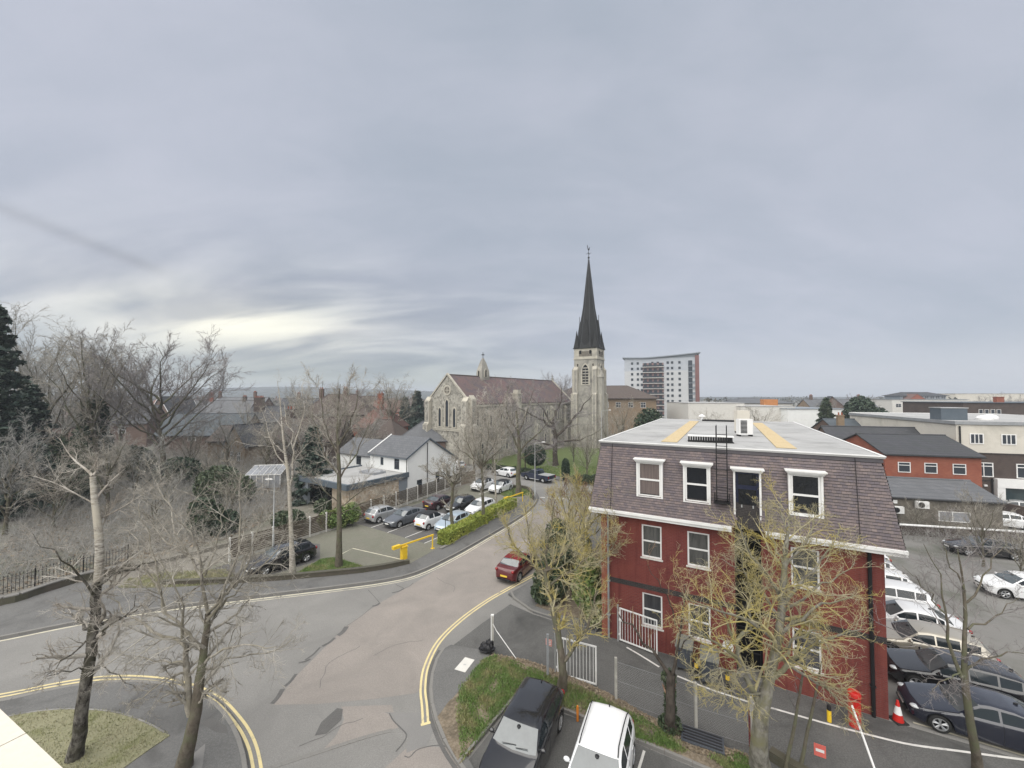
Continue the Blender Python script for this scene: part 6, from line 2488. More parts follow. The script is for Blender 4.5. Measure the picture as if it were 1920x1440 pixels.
for k, (x, y) in enumerate(((6.5, 6.0), (9.0, 9.0), (5.0, 11.0), (13, 7))):
 t = thing('rooflight', 'white domed rooflight on the cream block roof, ' + ('nearest the plant box', 'farthest right at the back', 'at the back behind the plant box', 'nearest the right edge')[k], 'rooflight', WB.matrix_basis @ Vector((x, y, 9.9)), 0, 'rooflights on the cream block')
 m = MB()
 m.lathe([(.8, 0), (.8, .25), (.55, .5), (.05, .62)], 12)
 m.build('dome', mt['white_paint'], t, True, 40)

# red brick extension with slate roof, and lower rubble range
house('brick_range', 'orange brick range with three white windows under a slate roof', 'building', at_d(1655, 44.5), math.atan2(-.26, .965), 8.6, 10, 6.4, 1.7, 'brick_orange', 'slate_dark',
  [('front', 1.2, 4.4, 1.15, 1.15, (.7,), ()), ('front', 3.6, 4.4, 1.15, 1.15, (.7,), ()), ('front', 6.1, 4.4, 1.15, 1.15, (.7,), ())], [], over=.3)
LR = house('rubble_range', 'low rubble walled range under a shallow slate roof beside the yard', 'building', at_d(1648, 40.5), math.atan2(-.26, .965), 9.6, 7.5, 2.65, 1.2, 'flint_dark', 'slate',
   [('front', 4.6, .5, 2.5, 1.0, (), (.45,), 'glass_pale')], [], over=.25)
for x, z, lbl in ((.55, 1.1, 'lower white fan unit on the rubble wall beside the mansard'), (2.6, 1.75, 'white fan unit under the eaves of the rubble range, farther from the mansard')):
 t = thing('wall_cooler', lbl, 'air conditioner', LR.matrix_basis @ Vector((x, -.20, z)), LR.rotation_euler.z, 'fan units on the rubble wall')
 m = MB()
 m.box(0, 1.0, -.34, 0, 0, .68)
 m.build('casing', mt['white_paint'], t)
 m = MB()
 m.lathe([(.27, -.36), (.27, -.342)], 16, 'y', (.36, 0, .34))
 m.build('fan', mt['plastic_black'], t)
 m = MB()
 m.box(.1, .16, -.3, .19, -.06, -.002)
 m.box(.84, .9, -.3, .19, -.06, -.002)
 m.build('bracket', mt['black'], t)
t = thing('wall_notice', 'small white notice fixed on the rubble wall above a fan unit', 'notice', LR.matrix_basis @ Vector((.75, -.05, 2.0)), LR.rotation_euler.z)
m = MB()
m.box(0, .5, -.02, 0, 0, .35)
m.build('board', mt['white_paint'], t)

house('slate_shed', 'long dark slate roofed shed behind the brick range', 'building', at_d(1570, 52), R(-16), 17, 9, 5.6, 2.9, 'brick_brown', 'slate_dark', [], [], over=.2)
house('slate_shed', 'dark blue slate roofed outbuilding with row of small white windows', 'building', at_d(1575, 64), R(-12), 20, 10, 6.4, 2.4, 'brick_brown', 'slate_blue', [('front', 15.0 + 1.3 * i, 6.0, .9, .55, (), ()) for i in range(3)], [(1.0, 2.0, 9.6, .9, .6, 2, 'brick_tan')], over=.2)
house('brick_terrace', 'red brick rear block with flat roof behind the cream building', 'building', at_d(1655, 74), R(-18), 24, 12, 9.2, 0, 'brick_orange', 'membrane', [('front', 6 + 2.4 * i, 5.2, 1.0, 2.6, (.5,), ()) for i in range(3)], [], flat=True, over=.15, parapet='white_paint')
house('brick_office', 'dark brown flat roofed office behind the cream block roof', 'building', at_d(1805, 92), R(-6), 40, 16, 11.3, 0, 'brick_dark', 'slate_cladding', [('front', 3.2 + 1.25 * i, 7.6, .9, 2.2, (.5,), ()) for i in range(4)], [(9.5, 2, 12.6, 1.6, .8, 0, 'brick_orange')], flat=True, over=.3)
house('stepped_office', 'pale far office with stepped dark glazed upper storeys', 'office', at_d(1672, 190), R(-8), 32, 16, 11.2, 0, 'concrete_pale', 'cladding_mid', [('front', 1.5 + 3.1 * i, 7.4, 2.4, 1.7) for i in range(10)], [], flat=True, over=.4)
house('office_attic', 'dark glazed attic storey rising above the pale stepped office', 'office', at_d(1688, 196), R(-8), 20, 10, 13.2, 1.6, 'cladding_mid', 'slate_dark', [('front', 1.0 + 2.4 * i, 11.5, 1.9, 1.3) for i in range(8)], [], hip=4.0, over=.8)
house('gabled_hall', 'reddish gabled far hall beside the stepped office', 'building', at_d(1740, 188), R(70), 14, 8, 10.4, 3.4, 'brick_orange', 'roof_red', [], [], over=.2)
house('pale_shed', 'pale far flat block right of the stepped office', 'building', at_d(1752, 165), R(-5), 26, 12, 9.8, 0, 'concrete_pale', 'membrane', [('front', 2 + 4 * i, 6.5, 2.2, 1.5) for i in range(5)], [], flat=True, over=.3)
house('pale_shed', 'cream windowless far block on the skyline above the brown office', 'building', at_d(1790, 230), R(-3), 45, 14, 14.2, 0, 'render_cream', 'membrane', [], [], flat=True, over=.2)
# warehouses behind the flat roof
house('warehouse', 'pale grey windowless warehouse behind the flat roof, beside the tower block', 'warehouse', at_d(1290, 125), R(-3), 17.5, 20, 10.6, 0, 'cladding_pale' if 'cladding_pale' in mt else 'concrete_pale', 'membrane', [], [], flat=True, over=.15)
house('warehouse', 'lower pale grey warehouse in the middle behind the flat roof', 'warehouse', at_d(1388, 122), R(-3), 16.5, 20, 9.6, 0, 'concrete_pale', 'membrane', [], [], flat=True, over=.15)
house('warehouse', 'bluish white warehouse right of the middle one, near the evergreen trees', 'warehouse', at_d(1476, 118), R(-3), 17, 20, 9.0, 0, 'render_white', 'cladding_mid', [], [], flat=True, over=.3)
house('far_hall', 'far hall with a wide grey hipped roof on the skyline', 'hall', at_d(1382, 175), R(-3), 24, 16, 9.8, 2.0, 'concrete_pale', 'slate', [('front', 2 + 3 * i, 7.2, 2, 1.4) for i in range(6)], [], hip=5.0, over=.6)
t = thing('cargo_container', 'orange container box standing in front of the grey hipped hall', 'container', at_d(1432, 150) + Vector((0, 0, 0)), R(-3))
m = MB()
m.box(0, 5.2, 0, 2.5, 7.6, 11.6)
m.box(.2, .5, .2, .5, 0, 7.6)
m.box(4.7, 5.0, .2, .5, 0, 7.6)
m.box(.2, .5, 2.0, 2.3, 0, 7.6)
m.box(4.7, 5.0, 2.0, 2.3, 0, 7.6)
m.build('wall', M('orange_sheet', (0.50, 0.21, 0.07), (0.44, 0.18, 0.06), .8, .6), t)
house('terrace', 'low grey terrace roofs on the right skyline', 'house', at_d(1520, 160), R(-4), 26, 9, 8.2, 3.2, 'brick_tan', 'slate', [('front', 2 + 4 * i, 5.2, 1.2, 1.4) for i in range(6)], [(3, 4.5, 13.0, 1.0, .7, 3), (22, 4.5, 13.0, 1.0, .7, 3)])
house('terrace', 'small pointed house with chimney left of the tall evergreen', 'house', at_d(1585, 150), R(60), 9, 8, 8.4, 4.2, 'brick_brown', 'slate_dark', [('front', 2, 5.2, 1.2, 1.4)], [])

# ---- old houses on the left
def hs(lbl, px, d, rz, L, W, e, r, wall, roof, wins=(), ch=(), **k):
 return house('brick_house', lbl, 'house', at_d(px, d), R(rz), L, W, e, r, wall, roof, wins, ch, **k)


hs('long blue slate roof house with one white window low at its corner', 292, 84, 3, 18, 9, 4.6, 4.2, 'brick_brown', 'slate_blue', [('front', 6.9, 3.2, 1.7, 1.3)], [])
hs('tan brick house with dark tiled roof and low gable facing the wood', 392, 70, 8, 8.2, 8.0, 4.9, 2.3, 'brick_tan', 'roof_brown', [('front', 5.4, 1.6, 1.0, 2.0), ('front', 2.2, 1.6, 1.4, 1.3)], [])
hs('tan brick gabled house beside the pale birch stems', 462, 66, 62, 9, 6.5, 4.6, 3.2, 'brick_tan', 'slate_dark', [('left', 2.0, 1.8, 1.0, 1.6), ('left', 4.1, 1.8, 1.0, 1.6)], [])
hs('gabled house with pale bargeboards seen through the big bare tree', 318, 112, 80, 9, 6.6, 8.2, 4.4, 'brick_brown', 'slate_dark', [('left', 2.6, 6.0, 1.2, 1.5)], [], barge='white_paint')
hs('wide slate house with small dormer band left of the tall chimney', 345, 118, 5, 18, 9, 7.2, 4.2, 'brick_brown', 'slate', [('front', 11, 5.2, 2.5, 1.1)], [(5, 4.5, 13.6, 1.2, .8, 3, 'brick_orange'), (15, 4.5, 12.6, 1.0, .7, 3, 'brick_dark')])
hs('slate house with the tall dark multi pot chimney stack', 452, 98, -6, 13, 9, 6.6, 3.6, 'brick_dark', 'slate_dark', [('front', 8, 4.2, 1.8, 1.4)], [(2.6, 3.0, 12.4, 2.4, .9, 6, 'brick_dark')])
hs('house with grey hipped roof behind the birch stems', 470, 80, 10, 9.5, 8.5, 5.2, 3.2, 'brick_brown', 'slate', [('front', 1.5, 3, 1.4, 1.4)], [], hip=3.5)
hs('dark timbered house with brown roof left of the dark conifer', 505, 62, 6, 10.5, 8, 5.8, 3.4, 'brick_dark', 'roof_brown', [('front', 7.4, 3.4, 1.2, 1.3), ('front', 8.6, .9, 1.4, 1.3)], [(1.6, 4, 10.6, 1.3, .8, 3, 'brick_dark')])
hs('brown tiled hipped house behind the car park tree', 560, 96, 4, 17, 11, 8.6, 4.8, 'brick_brown', 'roof_brown', [('front', 3 + 4.2 * i, 5.4, 1.5, 1.6) for i in range(3)], [(3.5, 5, 14.6, 1.0, .8, 2), (9.5, 5.2, 14.9, 1.0, .8, 2)], hip=5.0)
hs('red tiled house with tall brick chimney and white bay window', 662, 86, -8, 9.2, 8.5, 6.2, 3.6, 'brick_orange', 'roof_red', [('front', 3.0, 3.5, 1.5, 1.9, (.7,), (.33, .66)), ('front', 6.5, 3.5, 1.2, 1.6)], [(4.2, 4.6, 13.4, 1.2, .8, 2, 'brick_orange')], hip=2.6)
hs('brown hipped house with white window group below the tall bare tree', 668, 80, -14, 9.0, 7, 4.8, 3.2, 'brick_brown', 'roof_brown', [('front', 2.6, 2.6, 1.7, 1.5, (), (.33, .66))], [], hip=3.0)
hs('slate hipped bungalow standing left of the church gable', 742, 76, 6, 9.6, 10, 4.3, 3.4, 'brick_brown', 'slate', [('front', 1.2, 2.1, 1.4, 1.2), ('front', 5.4, 2.1, 1.8, 1.2)], [], hip=4.6)
hs('far red roofed house in the haze between conifer and tall tree', 700, 150, 12, 13, 8, 7, 4, 'brick_orange', 'roof_red', [('front', 3, 4.5, 1.4, 1.4), ('front', 8, 4.5, 1.4, 1.4)], [(2, 4, 13, 1, .7, 2)])
hs('far slate terrace house in the haze above the blue roof', 380, 165, -4, 26, 9, 8.0, 4.2, 'brick_brown', 'slate', [('front', 2 + 4 * i, 5.2, 1.3, 1.5) for i in range(6)], [(4, 4.5, 14.4, 1.1, .8, 4), (20, 4.5, 14.4, 1.1, .8, 4)])
hs('far slate house in the haze right of the tall chimney stack', 520, 150, 3, 22, 9, 7.6, 4.2, 'brick_dark', 'slate_dark', [('front', 2 + 4 * i, 5, 1.3, 1.4) for i in range(5)], [(6, 4.5, 13.8, 1.1, .8, 4)])
hs('far brown house in the haze beside the dark hipped roof', 610, 170, -5, 24, 10, 8.2, 4.6, 'brick_brown', 'roof_brown', [('front', 2 + 4 * i, 5.5, 1.3, 1.4) for i in range(5)], [(12, 5, 14.8, 1.1, .8, 4)])
hs('house glimpsed through the wood with pale gable window', 150, 96, 14, 14, 9, 6.2, 4.2, 'brick_brown', 'slate_dark', [('front', 3, 3.6, 1.6, 1.4), ('front', 8, 3.6, 1.6, 1.4)], [(3, 4.5, 12.6, 1, .7, 2)])
hs('old house behind the conifers at the edge of the wood', 20, 88, 22, 14, 9, 6.0, 4.0, 'brick_brown', 'roof_brown', [('front', 3, 3.4, 1.6, 1.4)], [])
# glazed white conservatory beside the dark conifer
t = thing('conservatory', 'white framed glass conservatory among shrubs left of the white house', 'conservatory', at_d(462, 52), R(8))
m = MB()
m.box(0, 4.4, 0, 3, -.1, .7)
m.build('wall', mt['brick_tan'], t)
m = MB()
for x in np.linspace(0, 4.4, 7):
 m.box(x - .04, x + .04, -.04, .04, .7, 2.4)
 m.bar((x, 0, 2.4), (x, 2.6, 3.3), .04, 4)
m.box(-.05, 4.45, -.05, .05, 2.38, 2.48)
m.bar((0, 2.6, 3.3), (4.4, 2.6, 3.3), .06, 5)
m.build('frame', mt['white_paint'], t)
m = MB()
m.poly([(0, .01, .7), (4.4, .01, .7), (4.4, .01, 2.4), (0, .01, 2.4)])
m.poly([(0, .05, 2.41), (4.4, .05, 2.41), (4.4, 2.6, 3.28), (0, 2.6, 3.28)])
m.build('glazing', mt['glass_pale'], t)

# ---- the cream ledge of the viewer's own building, low at the left
LZ = 11.6
a = G(-60, 1272, LZ)
b = G(124, 1446, LZ)
d = (b - a).normalized()
nn = Vector((d.y, -d.x, 0))
if nn.dot(-a) < 0:
 nn = -nn
lg = thing('building_ledge', 'cream painted coping ledge at the near left corner', 'ledge', (0, 0, 0))
for k in range(3):
 s0, s1 = -1.35 + k * 1.05, -1.35 + (k + 1) * 1.05 - .006
 m = MB()
 m.prism([a + d * s0, a + d * s1, a + d * s1 + nn * .62, a + d * s0 + nn * .62], LZ - .12, LZ)
 m.build('coping_stone', mt['ledge'], lg)
m = MB()
m.prism([a + d * -1.3 + nn * .06, a + d * 1.75 + nn * .06, a + d * 1.75 + nn * .5, a + d * -1.3 + nn * .5], 0.0, LZ - .122)
m.build('wall', mt['render_cream'], lg)
# ------------------------------------------------------------------ walls, fences, gates, posts
def low_wall(label, pts, w, h, mat, cap=None, cat='wall', z=0.0, name='low_wall'):
 root = thing(name, label, cat, (0, 0, 0))
 o = ribbon('wall', pts, w, z, mat, h=h, kind=None, parent=root)
 if cap:
  st = walk(pts, .62)
  me = None
  for a, b in zip(st[:-1], st[1:]):
   if me is None:
    m = MB()
    m.box(-.305, .305, -w / 2 - .04, w / 2 + .04, 0, .07)
    c = m.build('coping_stone', cap, root)
    me = c.data
   else:
    c = bpy.data.objects.new('coping_stone', me)
    COL.objects.link(c)
    c.parent = root
   dd = b - a
   c.location = (a + b) / 2 + Vector((0, 0, z + h + .002))
   c.rotation_euler = (0, 0, math.atan2(dd.y, dd.x))
 return root


wl = smooth_line(GP((300, 1101), (420, 1096), (520, 1090), (600, 1083), (680, 1075), (735, 1066), (767, 1058.5)), 4)
low_wall('low mossy brick wall curving along the car park edge', wl, .24, .38, mt['low_wall'], mt['low_wall'])
wr = smooth_line(GP((-420, 1180), (-200, 1149), (0, 1137), (80, 1113), (150, 1091), (200, 1080), (245, 1069)), 4)
low_wall('old stone retaining wall with pale coping under the iron railings', wr, .36, .52, mt['low_wall'], mt['kerb'])
low_wall('short brick stub of wall at the end of the clipped hedge', GP((826, 1032), (850, 1020), (890, 997), (935, 970), (970, 945)), .22, .14, mt['low_wall'], mt['kerb'])
low_wall('dark curved wall round the junction corner verge', smooth_line([Vector((-3.2, 56.4, 0)), Vector((-.4, 55.0, 0)), G(985, 918), G(998, 928), G(999, 937)], 4), .25, .5, mt['low_wall'])
low_wall('low brown yard wall with white painted coping', smooth_line([at_d(1668, 37.0), at_d(1760, 36.2), at_d(1925, 34.8), at_d(2060, 33.5)], 3), .3, .9, mt['brick_dark'], mt['white_paint'], 'wall')
low_wall('dark brick ramp wall in front of the shop window', [at_d(1835, 44), at_d(1880, 42), at_d(1990, 38)], .35, 1.5, mt['brick_dark'], None)

# iron railings on the retaining wall
rl = thing('iron_railings', 'black iron railings standing on the old stone wall in front of the wood', 'railings', (0, 0, 0))
rp = walk(GP((-40, 1143), (0, 1136), (80, 1112), (150, 1090), (200, 1079), (245, 1068)), .16)
bar_me = None
for i, p in enumerate(rp[:300]):
 if i % 14 == 0:
  m = MB()
  m.box(p.x - .025, p.x + .025, p.y - .025, p.y + .025, .58, 1.85)
  m.ball((p.x, p.y, 1.88), (.045, .045, .06), 6, 4)
  m.build('railing_post', mt['black'], rl)
  continue
 if bar_me is None:
  m = MB()
  m.bar((0, 0, .62), (0, 0, 1.68), .013, 5)
  m.lathe([(.022, 1.66), (.022, 1.70), (.002, 1.80)], 5)
  o = m.build('railing_bar', mt['black'], rl)
  bar_me = o.data
 else:
  o = bpy.data.objects.new('railing_bar', bar_me)
  COL.objects.link(o)
  o.parent = rl
 o.location = (p.x, p.y, 0)
for z in (.72, 1.55):
 ribbon('rail', rp, .035, z, mt['black'], h=.02, kind=None, parent=rl)

# slatted fence: concrete posts, gravel boards and brown slats, one by one
FB0, FB1 = G(392, 1076), Vector((-7.6, 56.6, 0))
FA, FM = FB0, G(640, 990)
fence_lines = [(G(640, 990), Vector((-7.5, 57.0, 0)), 11, 'brown slatted fence with concrete posts behind the parked cars'),
    (G(430, 1055), G(640, 990), 6, 'lower end of the slatted fence between the wood and the car park tree')]
slat_me = {}
for A, Bp_, nseg, lbl in fence_lines:
 fr = thing('slat_fence', lbl, 'fence', A, math.atan2((Bp_ - A).y, (Bp_ - A).x))
 Lf = (Bp_ - A).length
 sg = Lf / nseg
 key = round(sg, 3)
 post_me = None
 for i in range(nseg + 1):
  if post_me is None:
   m = MB()
   m.box(-.055, .055, -.06, .06, 0, 1.92)
   m.add([(-.055, -.06, 1.92), (.055, -.06, 1.92), (.055, .06, 1.92), (-.055, .06, 1.92), (0, 0, 1.97)], [(0, 1, 4), (1, 2, 4), (2, 3, 4), (3, 0, 4)])
   po = m.build('concrete_post', mt['concrete_pale'], fr)
   post_me = po.data
   m = MB()
   m.box(.06, sg - .06, -.03, .03, 0.02, .30)
   gb = m.build('gravel_board', mt['concrete'], fr)
   gme = gb.data
   m = MB()
   m.box(.058, sg - .058, -.022, .008, 0, .105)
   m2 = MB()
   sme = None
  else:
   po = bpy.data.objects.new('concrete_post', post_me)
   COL.objects.link(po)
   po.parent = fr
  po.location = (i * sg, 0, 0)
  if i == nseg:
   break
  if i > 0:
   gb = bpy.data.objects.new('gravel_board', gme)
   COL.objects.link(gb)
   gb.parent = fr
   gb.location = (i * sg, 0, 0)
  for k in range(10):
   if sme is None:
    so = m.build('slat', mt['slat'], fr)
    sme = so.data
   else:
    so = bpy.data.objects.new('slat', sme)
    COL.objects.link(so)
    so.parent = fr
   so.location = (i * sg, .012 * (k % 2), .315 + k * .152)

# timber panel fence closing the gap beyond the white house
low_wall('grey close boarded fence at the end of the car park by the white house', [Vector((-7.6, 57.0, 0)), Vector((-5.6, 59.6, 0))], .1, 1.7, mt['wood'], None, 'fence', name='board_fence')


# swing barrier, bright yellow
def barrier(label, a, b, hz=1.05, z0=.085):
 dd = b - a
 t = thing('swing_barrier', label, 'barrier', Vector((a.x, a.y, z0)), math.atan2(dd.y, dd.x), 'yellow swing barriers of the car park')
 Lb = dd.length
 m = MB()
 m.box(-.22, .22, -.17, .17, 0, .95)
 m.box(-.27, .27, -.21, .21, .95, 1.02)
 m.build('pivot_box', mt['yellow_paint'], t)
 m = MB()
 m.box(-.9, Lb + .1, -.05, .05, 1.06, 1.17)
 m.box(-1.0, -.35, -.14, .14, 1.00, 1.24)
 m.build('arm', mt['yellow_paint'], t)
 m = MB()
 m.bar((Lb, 0, 0), (Lb, 0, 1.06), .055, 8)
 m.box(Lb - .14, Lb + .14, -.14, .14, 0, .03)
 m.build('rest_post', mt['yellow_paint'], t)
 return t


barrier('yellow swing barrier closed across the near car park entrance', G(757, 1050), G(811, 1030))
barrier('yellow swing barrier at the far car park entrance by the junction', G(956, 951), G(980, 942))

# clipped hedge along the pavement
hA, hB = G(832, 1023), G(961, 951)
hd = (hB - hA)
hl = hd.length
ht = thing('clipped_hedge', 'clipped yellow green box hedge between the parked cars and the pavement', 'hedge', hA, math.atan2(hd.y, hd.x))
rng = np.random.default_rng(31)
N_ = 26000
x = rng.uniform(-.2, hl, N_)
fz = rng.random(N_)
side = rng.random(N_)
hh = 1.12 + .05 * np.sin(x * 1.7) + .04 * np.sin(x * 4.1 + 1)
ww = .55 + .04 * np.sin(x * 2.3) + .03 * np.sin(x * 5.3)
y = np.where(side < .45, rng.uniform(-1, 1, N_) * ww, np.where(side < .75, -ww, ww)) + rng.normal(0, .03, N_)
z = np.where(side < .45, hh, fz * hh) + rng.normal(0, .035, N_)
en = rng.random(N_) < .10
x = np.where(en, rng.choice([-.12, hl], N_), x) + rng.normal(0, .03, N_)
y = np.where(en, rng.uniform(-.55, .55, N_), y)
z = np.where(en, rng.uniform(0, 1.1, N_), z)
V, Q = leaf_cards(rng, np.c_[x, y, np.maximum(z, .03)], .085, np.stack([np.zeros(N_), np.where(side < .45, 0, np.sign(y)) * 1.0, np.where(side < .45, 1.3, .3)], 1))
np_mesh('foliage', V, Q, mt['hedge_leaf'], ht)
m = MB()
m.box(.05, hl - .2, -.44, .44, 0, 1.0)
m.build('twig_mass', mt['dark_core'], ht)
# thin black post standing in front of the hedge
t = thing('signal_post', 'thin black pole standing in front of the near hedge end', 'post', G(835, 1018))
m = MB()
m.bar((0, 0, 0), (0, 0, 2.1), .03, 6)
m.build('pole', mt['black'], t)
t = thing('signal_post', 'thin black pole beside the far yellow barrier', 'post', G(962, 948))
m = MB()
m.bar((0, 0, 0), (0, 0, 2.3), .03, 6)
m.build('pole', mt['black'], t)


def lamp_post(label, base, h, arm, mat='galv', head=.55, double=False):
 t = thing('street_lamp', label, 'street lamp', base)
 m = MB()
 m.lathe([(.09, 0), (.09, 1.1), (.055, 1.15), (.04, h)], 8)
 m.build('column', mt[mat], t, True, 40)
 for s in ((1, -1) if double else (1,)):
  m = MB()
  m.bar((0, 0, h - .02), (s * arm[0], s * arm[1], h + .12), .025, 6)
  m.build('bracket', mt[mat], t)
  m = MB()
  c = Vector((s * arm[0], s * arm[1], h + .12))
  m.ball(c, (head * .5 if abs(arm[0]) > abs(arm[1]) else .14, .14 if abs(arm[0]) > abs(arm[1]) else head * .5, .07), 8, 5)
  m.build('lantern', mt['white_paint'], t, True)
 return t


bl = G(1004, 903)
lamp_post('tall slim street lamp on the junction corner before the church lawn', Vector((2.9, 49.5, 0.0)), 7.0, (1.1, .1))
lamp_post('slim lamp post with flat white head among the birch branches', Vector((-20.0, 33.0, .3)), 5.6, (-.3, -.25), head=.75)
lamp_post('slender street lamp with square arm by the red building roof', Vector((14.2, 62, .1)), 10.5, (1.4, .1), head=.4)

# white barred gates on the drive
def gate(label, a, b, h, z0, lean=0.0):
 dd = b - a
 t = thing('barred_gate', label, 'gate', a, math.atan2(dd.y, dd.x), 'white barred gates of the drive')
 Lg = dd.length
 m = MB()
 m.box(0, Lg, -.025, .025, h - .06, h)
 m.box(0, Lg, -.025, .025, z0, z0 + .06)
 m.box(0, .06, -.026, .026, z0 + .062, h - .062)
 m.box(Lg - .06, Lg, -.026, .026, z0 + .062, h - .062)
 m.build('frame', mt['white_paint'], t)
 n = int(Lg / .145)
 me = None
 for i in range(1, n):
  if me is None:
   m = MB()
   m.bar((0, 0, z0 + .06), (0, 0, h - .06), .013, 6)
   o = m.build('gate_bar', mt['white_paint'], t)
   me = o.data
  else:
   o = bpy.data.objects.new('gate_bar', me)
   COL.objects.link(o)
   o.parent = t
  o.location = (Lg * i / n, 0, 0)
 m = MB()
 m.bar((-.09, 0, 0), (-.09, 0, h + .12), .045, 8)
 m.build('gate_post', mt['galv'], t)
 m = MB()
 m.box(-.05, .0, -.03, .03, z0 + .25, z0 + .32)
 m.box(-.05, .0, -.03, .03, h - .32, h - .25)
 m.box(-.02, .14, -.05, .05, h * .62, h * .62 + .09)
 m.build('latch', mt['white_paint'], t)
 return t


gate('white barred gate leaf nearest the camera, behind the forked tree', G(1045, 1266), G(1119, 1288), 1.78, .08)
gate('white barred gate leaf folded back against the red brick wall', G(1162, 1203), G(1233, 1231), 1.78, .10)

# chain link fence along the drive
fp = [G(1027, 1272), G(1081, 1298), G(1155, 1316), G(1305, 1371), G(1410, 1404)]
cl_ = thing('mesh_fence', 'sagging chain link fence on thin concrete posts along the drive', 'fence', (0, 0, 0))
for i, p in enumerate(fp):
 if i == 1:
  continue
 m = MB()
 m.box(p.x - .05, p.x + .05, p.y - .05, p.y + .05, 0, 1.85 if i != 0 else 2.0)
 m.build('concrete_post', mt['concrete'] if i else mt['grey_metal'], cl_)
m = MB()
for a, b in zip(fp[2:-1], fp[3:]):
 L_ = (b - a).length
 n = int(L_ / .10)
 dx = (b - a).normalized()
 for k in range(-16, n + 1):
  for s in (1, -1):
   x0 = k * .10 if s > 0 else k * .10 + 1.6
   x1 = x0 + s * 1.6
   t0, t1 = 0.0, 1.0
   lo_, hi_ = 0.0, L_
   if s > 0:
    t0 = max(0, (lo_ - x0) / 1.6)
    t1 = min(1, (hi_ - x0) / 1.6)
   else:
    t0 = max(0, (x0 - hi_) / 1.6)
    t1 = min(1, (x0 - lo_) / 1.6)
   if t1 - t0 < .05:
    continue
   pa = a + dx * (x0 + (x1 - x0) * t0) + Vector((0, 0, .1 + 1.6 * t0))
   pb = a + dx * (x0 + (x1 - x0) * t1) + Vector((0, 0, .1 + 1.6 * t1))
   m.bar(pa, pb, .0016, 3)
 for z in (.12, .9, 1.68):
  m.bar(a + Vector((0, 0, z)), b + Vector((0, 0, z)), .004, 4)
o = m.build('wire_mesh', mt['grey_metal'], cl_)
o['kind'] = 'stuff'


def sign(label, c, w, h, d2, front, z, mark, post=None, name='warning_sign'):
 t = thing(name, label, 'sign', Vector((c.x, c.y, 0)), d2)
 m = MB()
 m.box(-w / 2, w / 2, -.012, 0, z, z + h)
 m.build('sign_board', mt[front], t)
 m = MB()
 mark(m, w, h, z)
 if m.v:
  m.build('print', mt['white_paint'], t)
 if post:
  m = MB()
  m.bar((0, .03, 0), (0, .03, post), .03, 6)
  m.build('post', mt['grey_metal'], t)
 return t


mt['sign_red'] = M('faded_red_sign', (0.55, 0.10, 0.08), (0.6, 0.16, 0.13), 3, .6)
mt['sign_pink'] = M('sunbleached_sign', (0.62, 0.27, 0.24), (0.68, 0.36, 0.32), 3, .6)


def mark_two(m, w, h, z):
 m.box(-w * .36, w * .36, -.015, -.0125, z + h * .38, z + h * .62)


def mark_three(m, w, h, z):
 for f in (.2, .48, .72):
  m.box(-w * .36, w * .36, -.015, -.0125, z + h * f, z + h * (f + .10))


sign('small sunbleached red sign on the grey post by the near gate', G(1029, 1263) + Vector((0, -.1, 0)), .30, .30, RZ, 'sign_pink', 1.35, mark_three)
sp_ = sign('red sign with white band hung low on the mesh fence', G(1541, 1428) + Vector((-.1, -.05, 0)), .34, .42, RZ, 'sign_red', .22, mark_two)
t = thing('sign_post', 'dark red square post with white topped notice beside the big lichened tree', 'post', G(1409, 1402))
m = MB()
m.box(-.06, .06, -.06, .06, 0, 1.36)
m.build('post', mt['dark_red'], t)
m = MB()
m.box(-.075, .075, -.075, -.062, 1.20, 1.40)
m.build('notice', mt['white_paint'], t)

# post with white stripe, stay and bag
pb = G(923, 1223)
t = thing('stay_post', 'grey post with white edge and white stay at the drive entrance', 'post', pb)
m = MB()
m.box(-.07, .07, -.05, .05, 0, 1.82)
m.build('post', mt['concrete'], t)
m = MB()
m.box(-.072, -.030, -.062, -.051, .05, 1.80)
m.box(-.074, .074, -.056, .056, 1.822, 1.88)
m.build('stripe', mt['white_paint'], t)
e = G(968, 1241) - pb
m = MB()
m.bar((.03, -.06, 1.45), (.22, -.1, 1.12), .02, 6)
m.bar((.22, -.1, 1.12), (e.x, e.y, .15), .02, 6)
m.build('stay', mt['white_paint'], t)
m = MB()
rb = random.Random(8)
t = thing('rubbish_sack', 'crumpled black rubbish sack at the foot of the drive entrance post', 'rubbish bag', G(913, 1226) + Vector((0, 0, .12)))
m.ball((0, 0, .18), (.42, .30, .24), 16, 10)
m.ball((.12, .06, .33), (.2, .18, .2), 12, 8)
for i, p in enumerate(m.v):
 k_ = rb.uniform(.78, 1.16)
 m.v[i] = (p[0] * k_, p[1] * k_, max(.005, p[2] * (k_ if p[2] > .1 else 1)))
m.build('sack', mt['plastic_black'], t, True, 35)

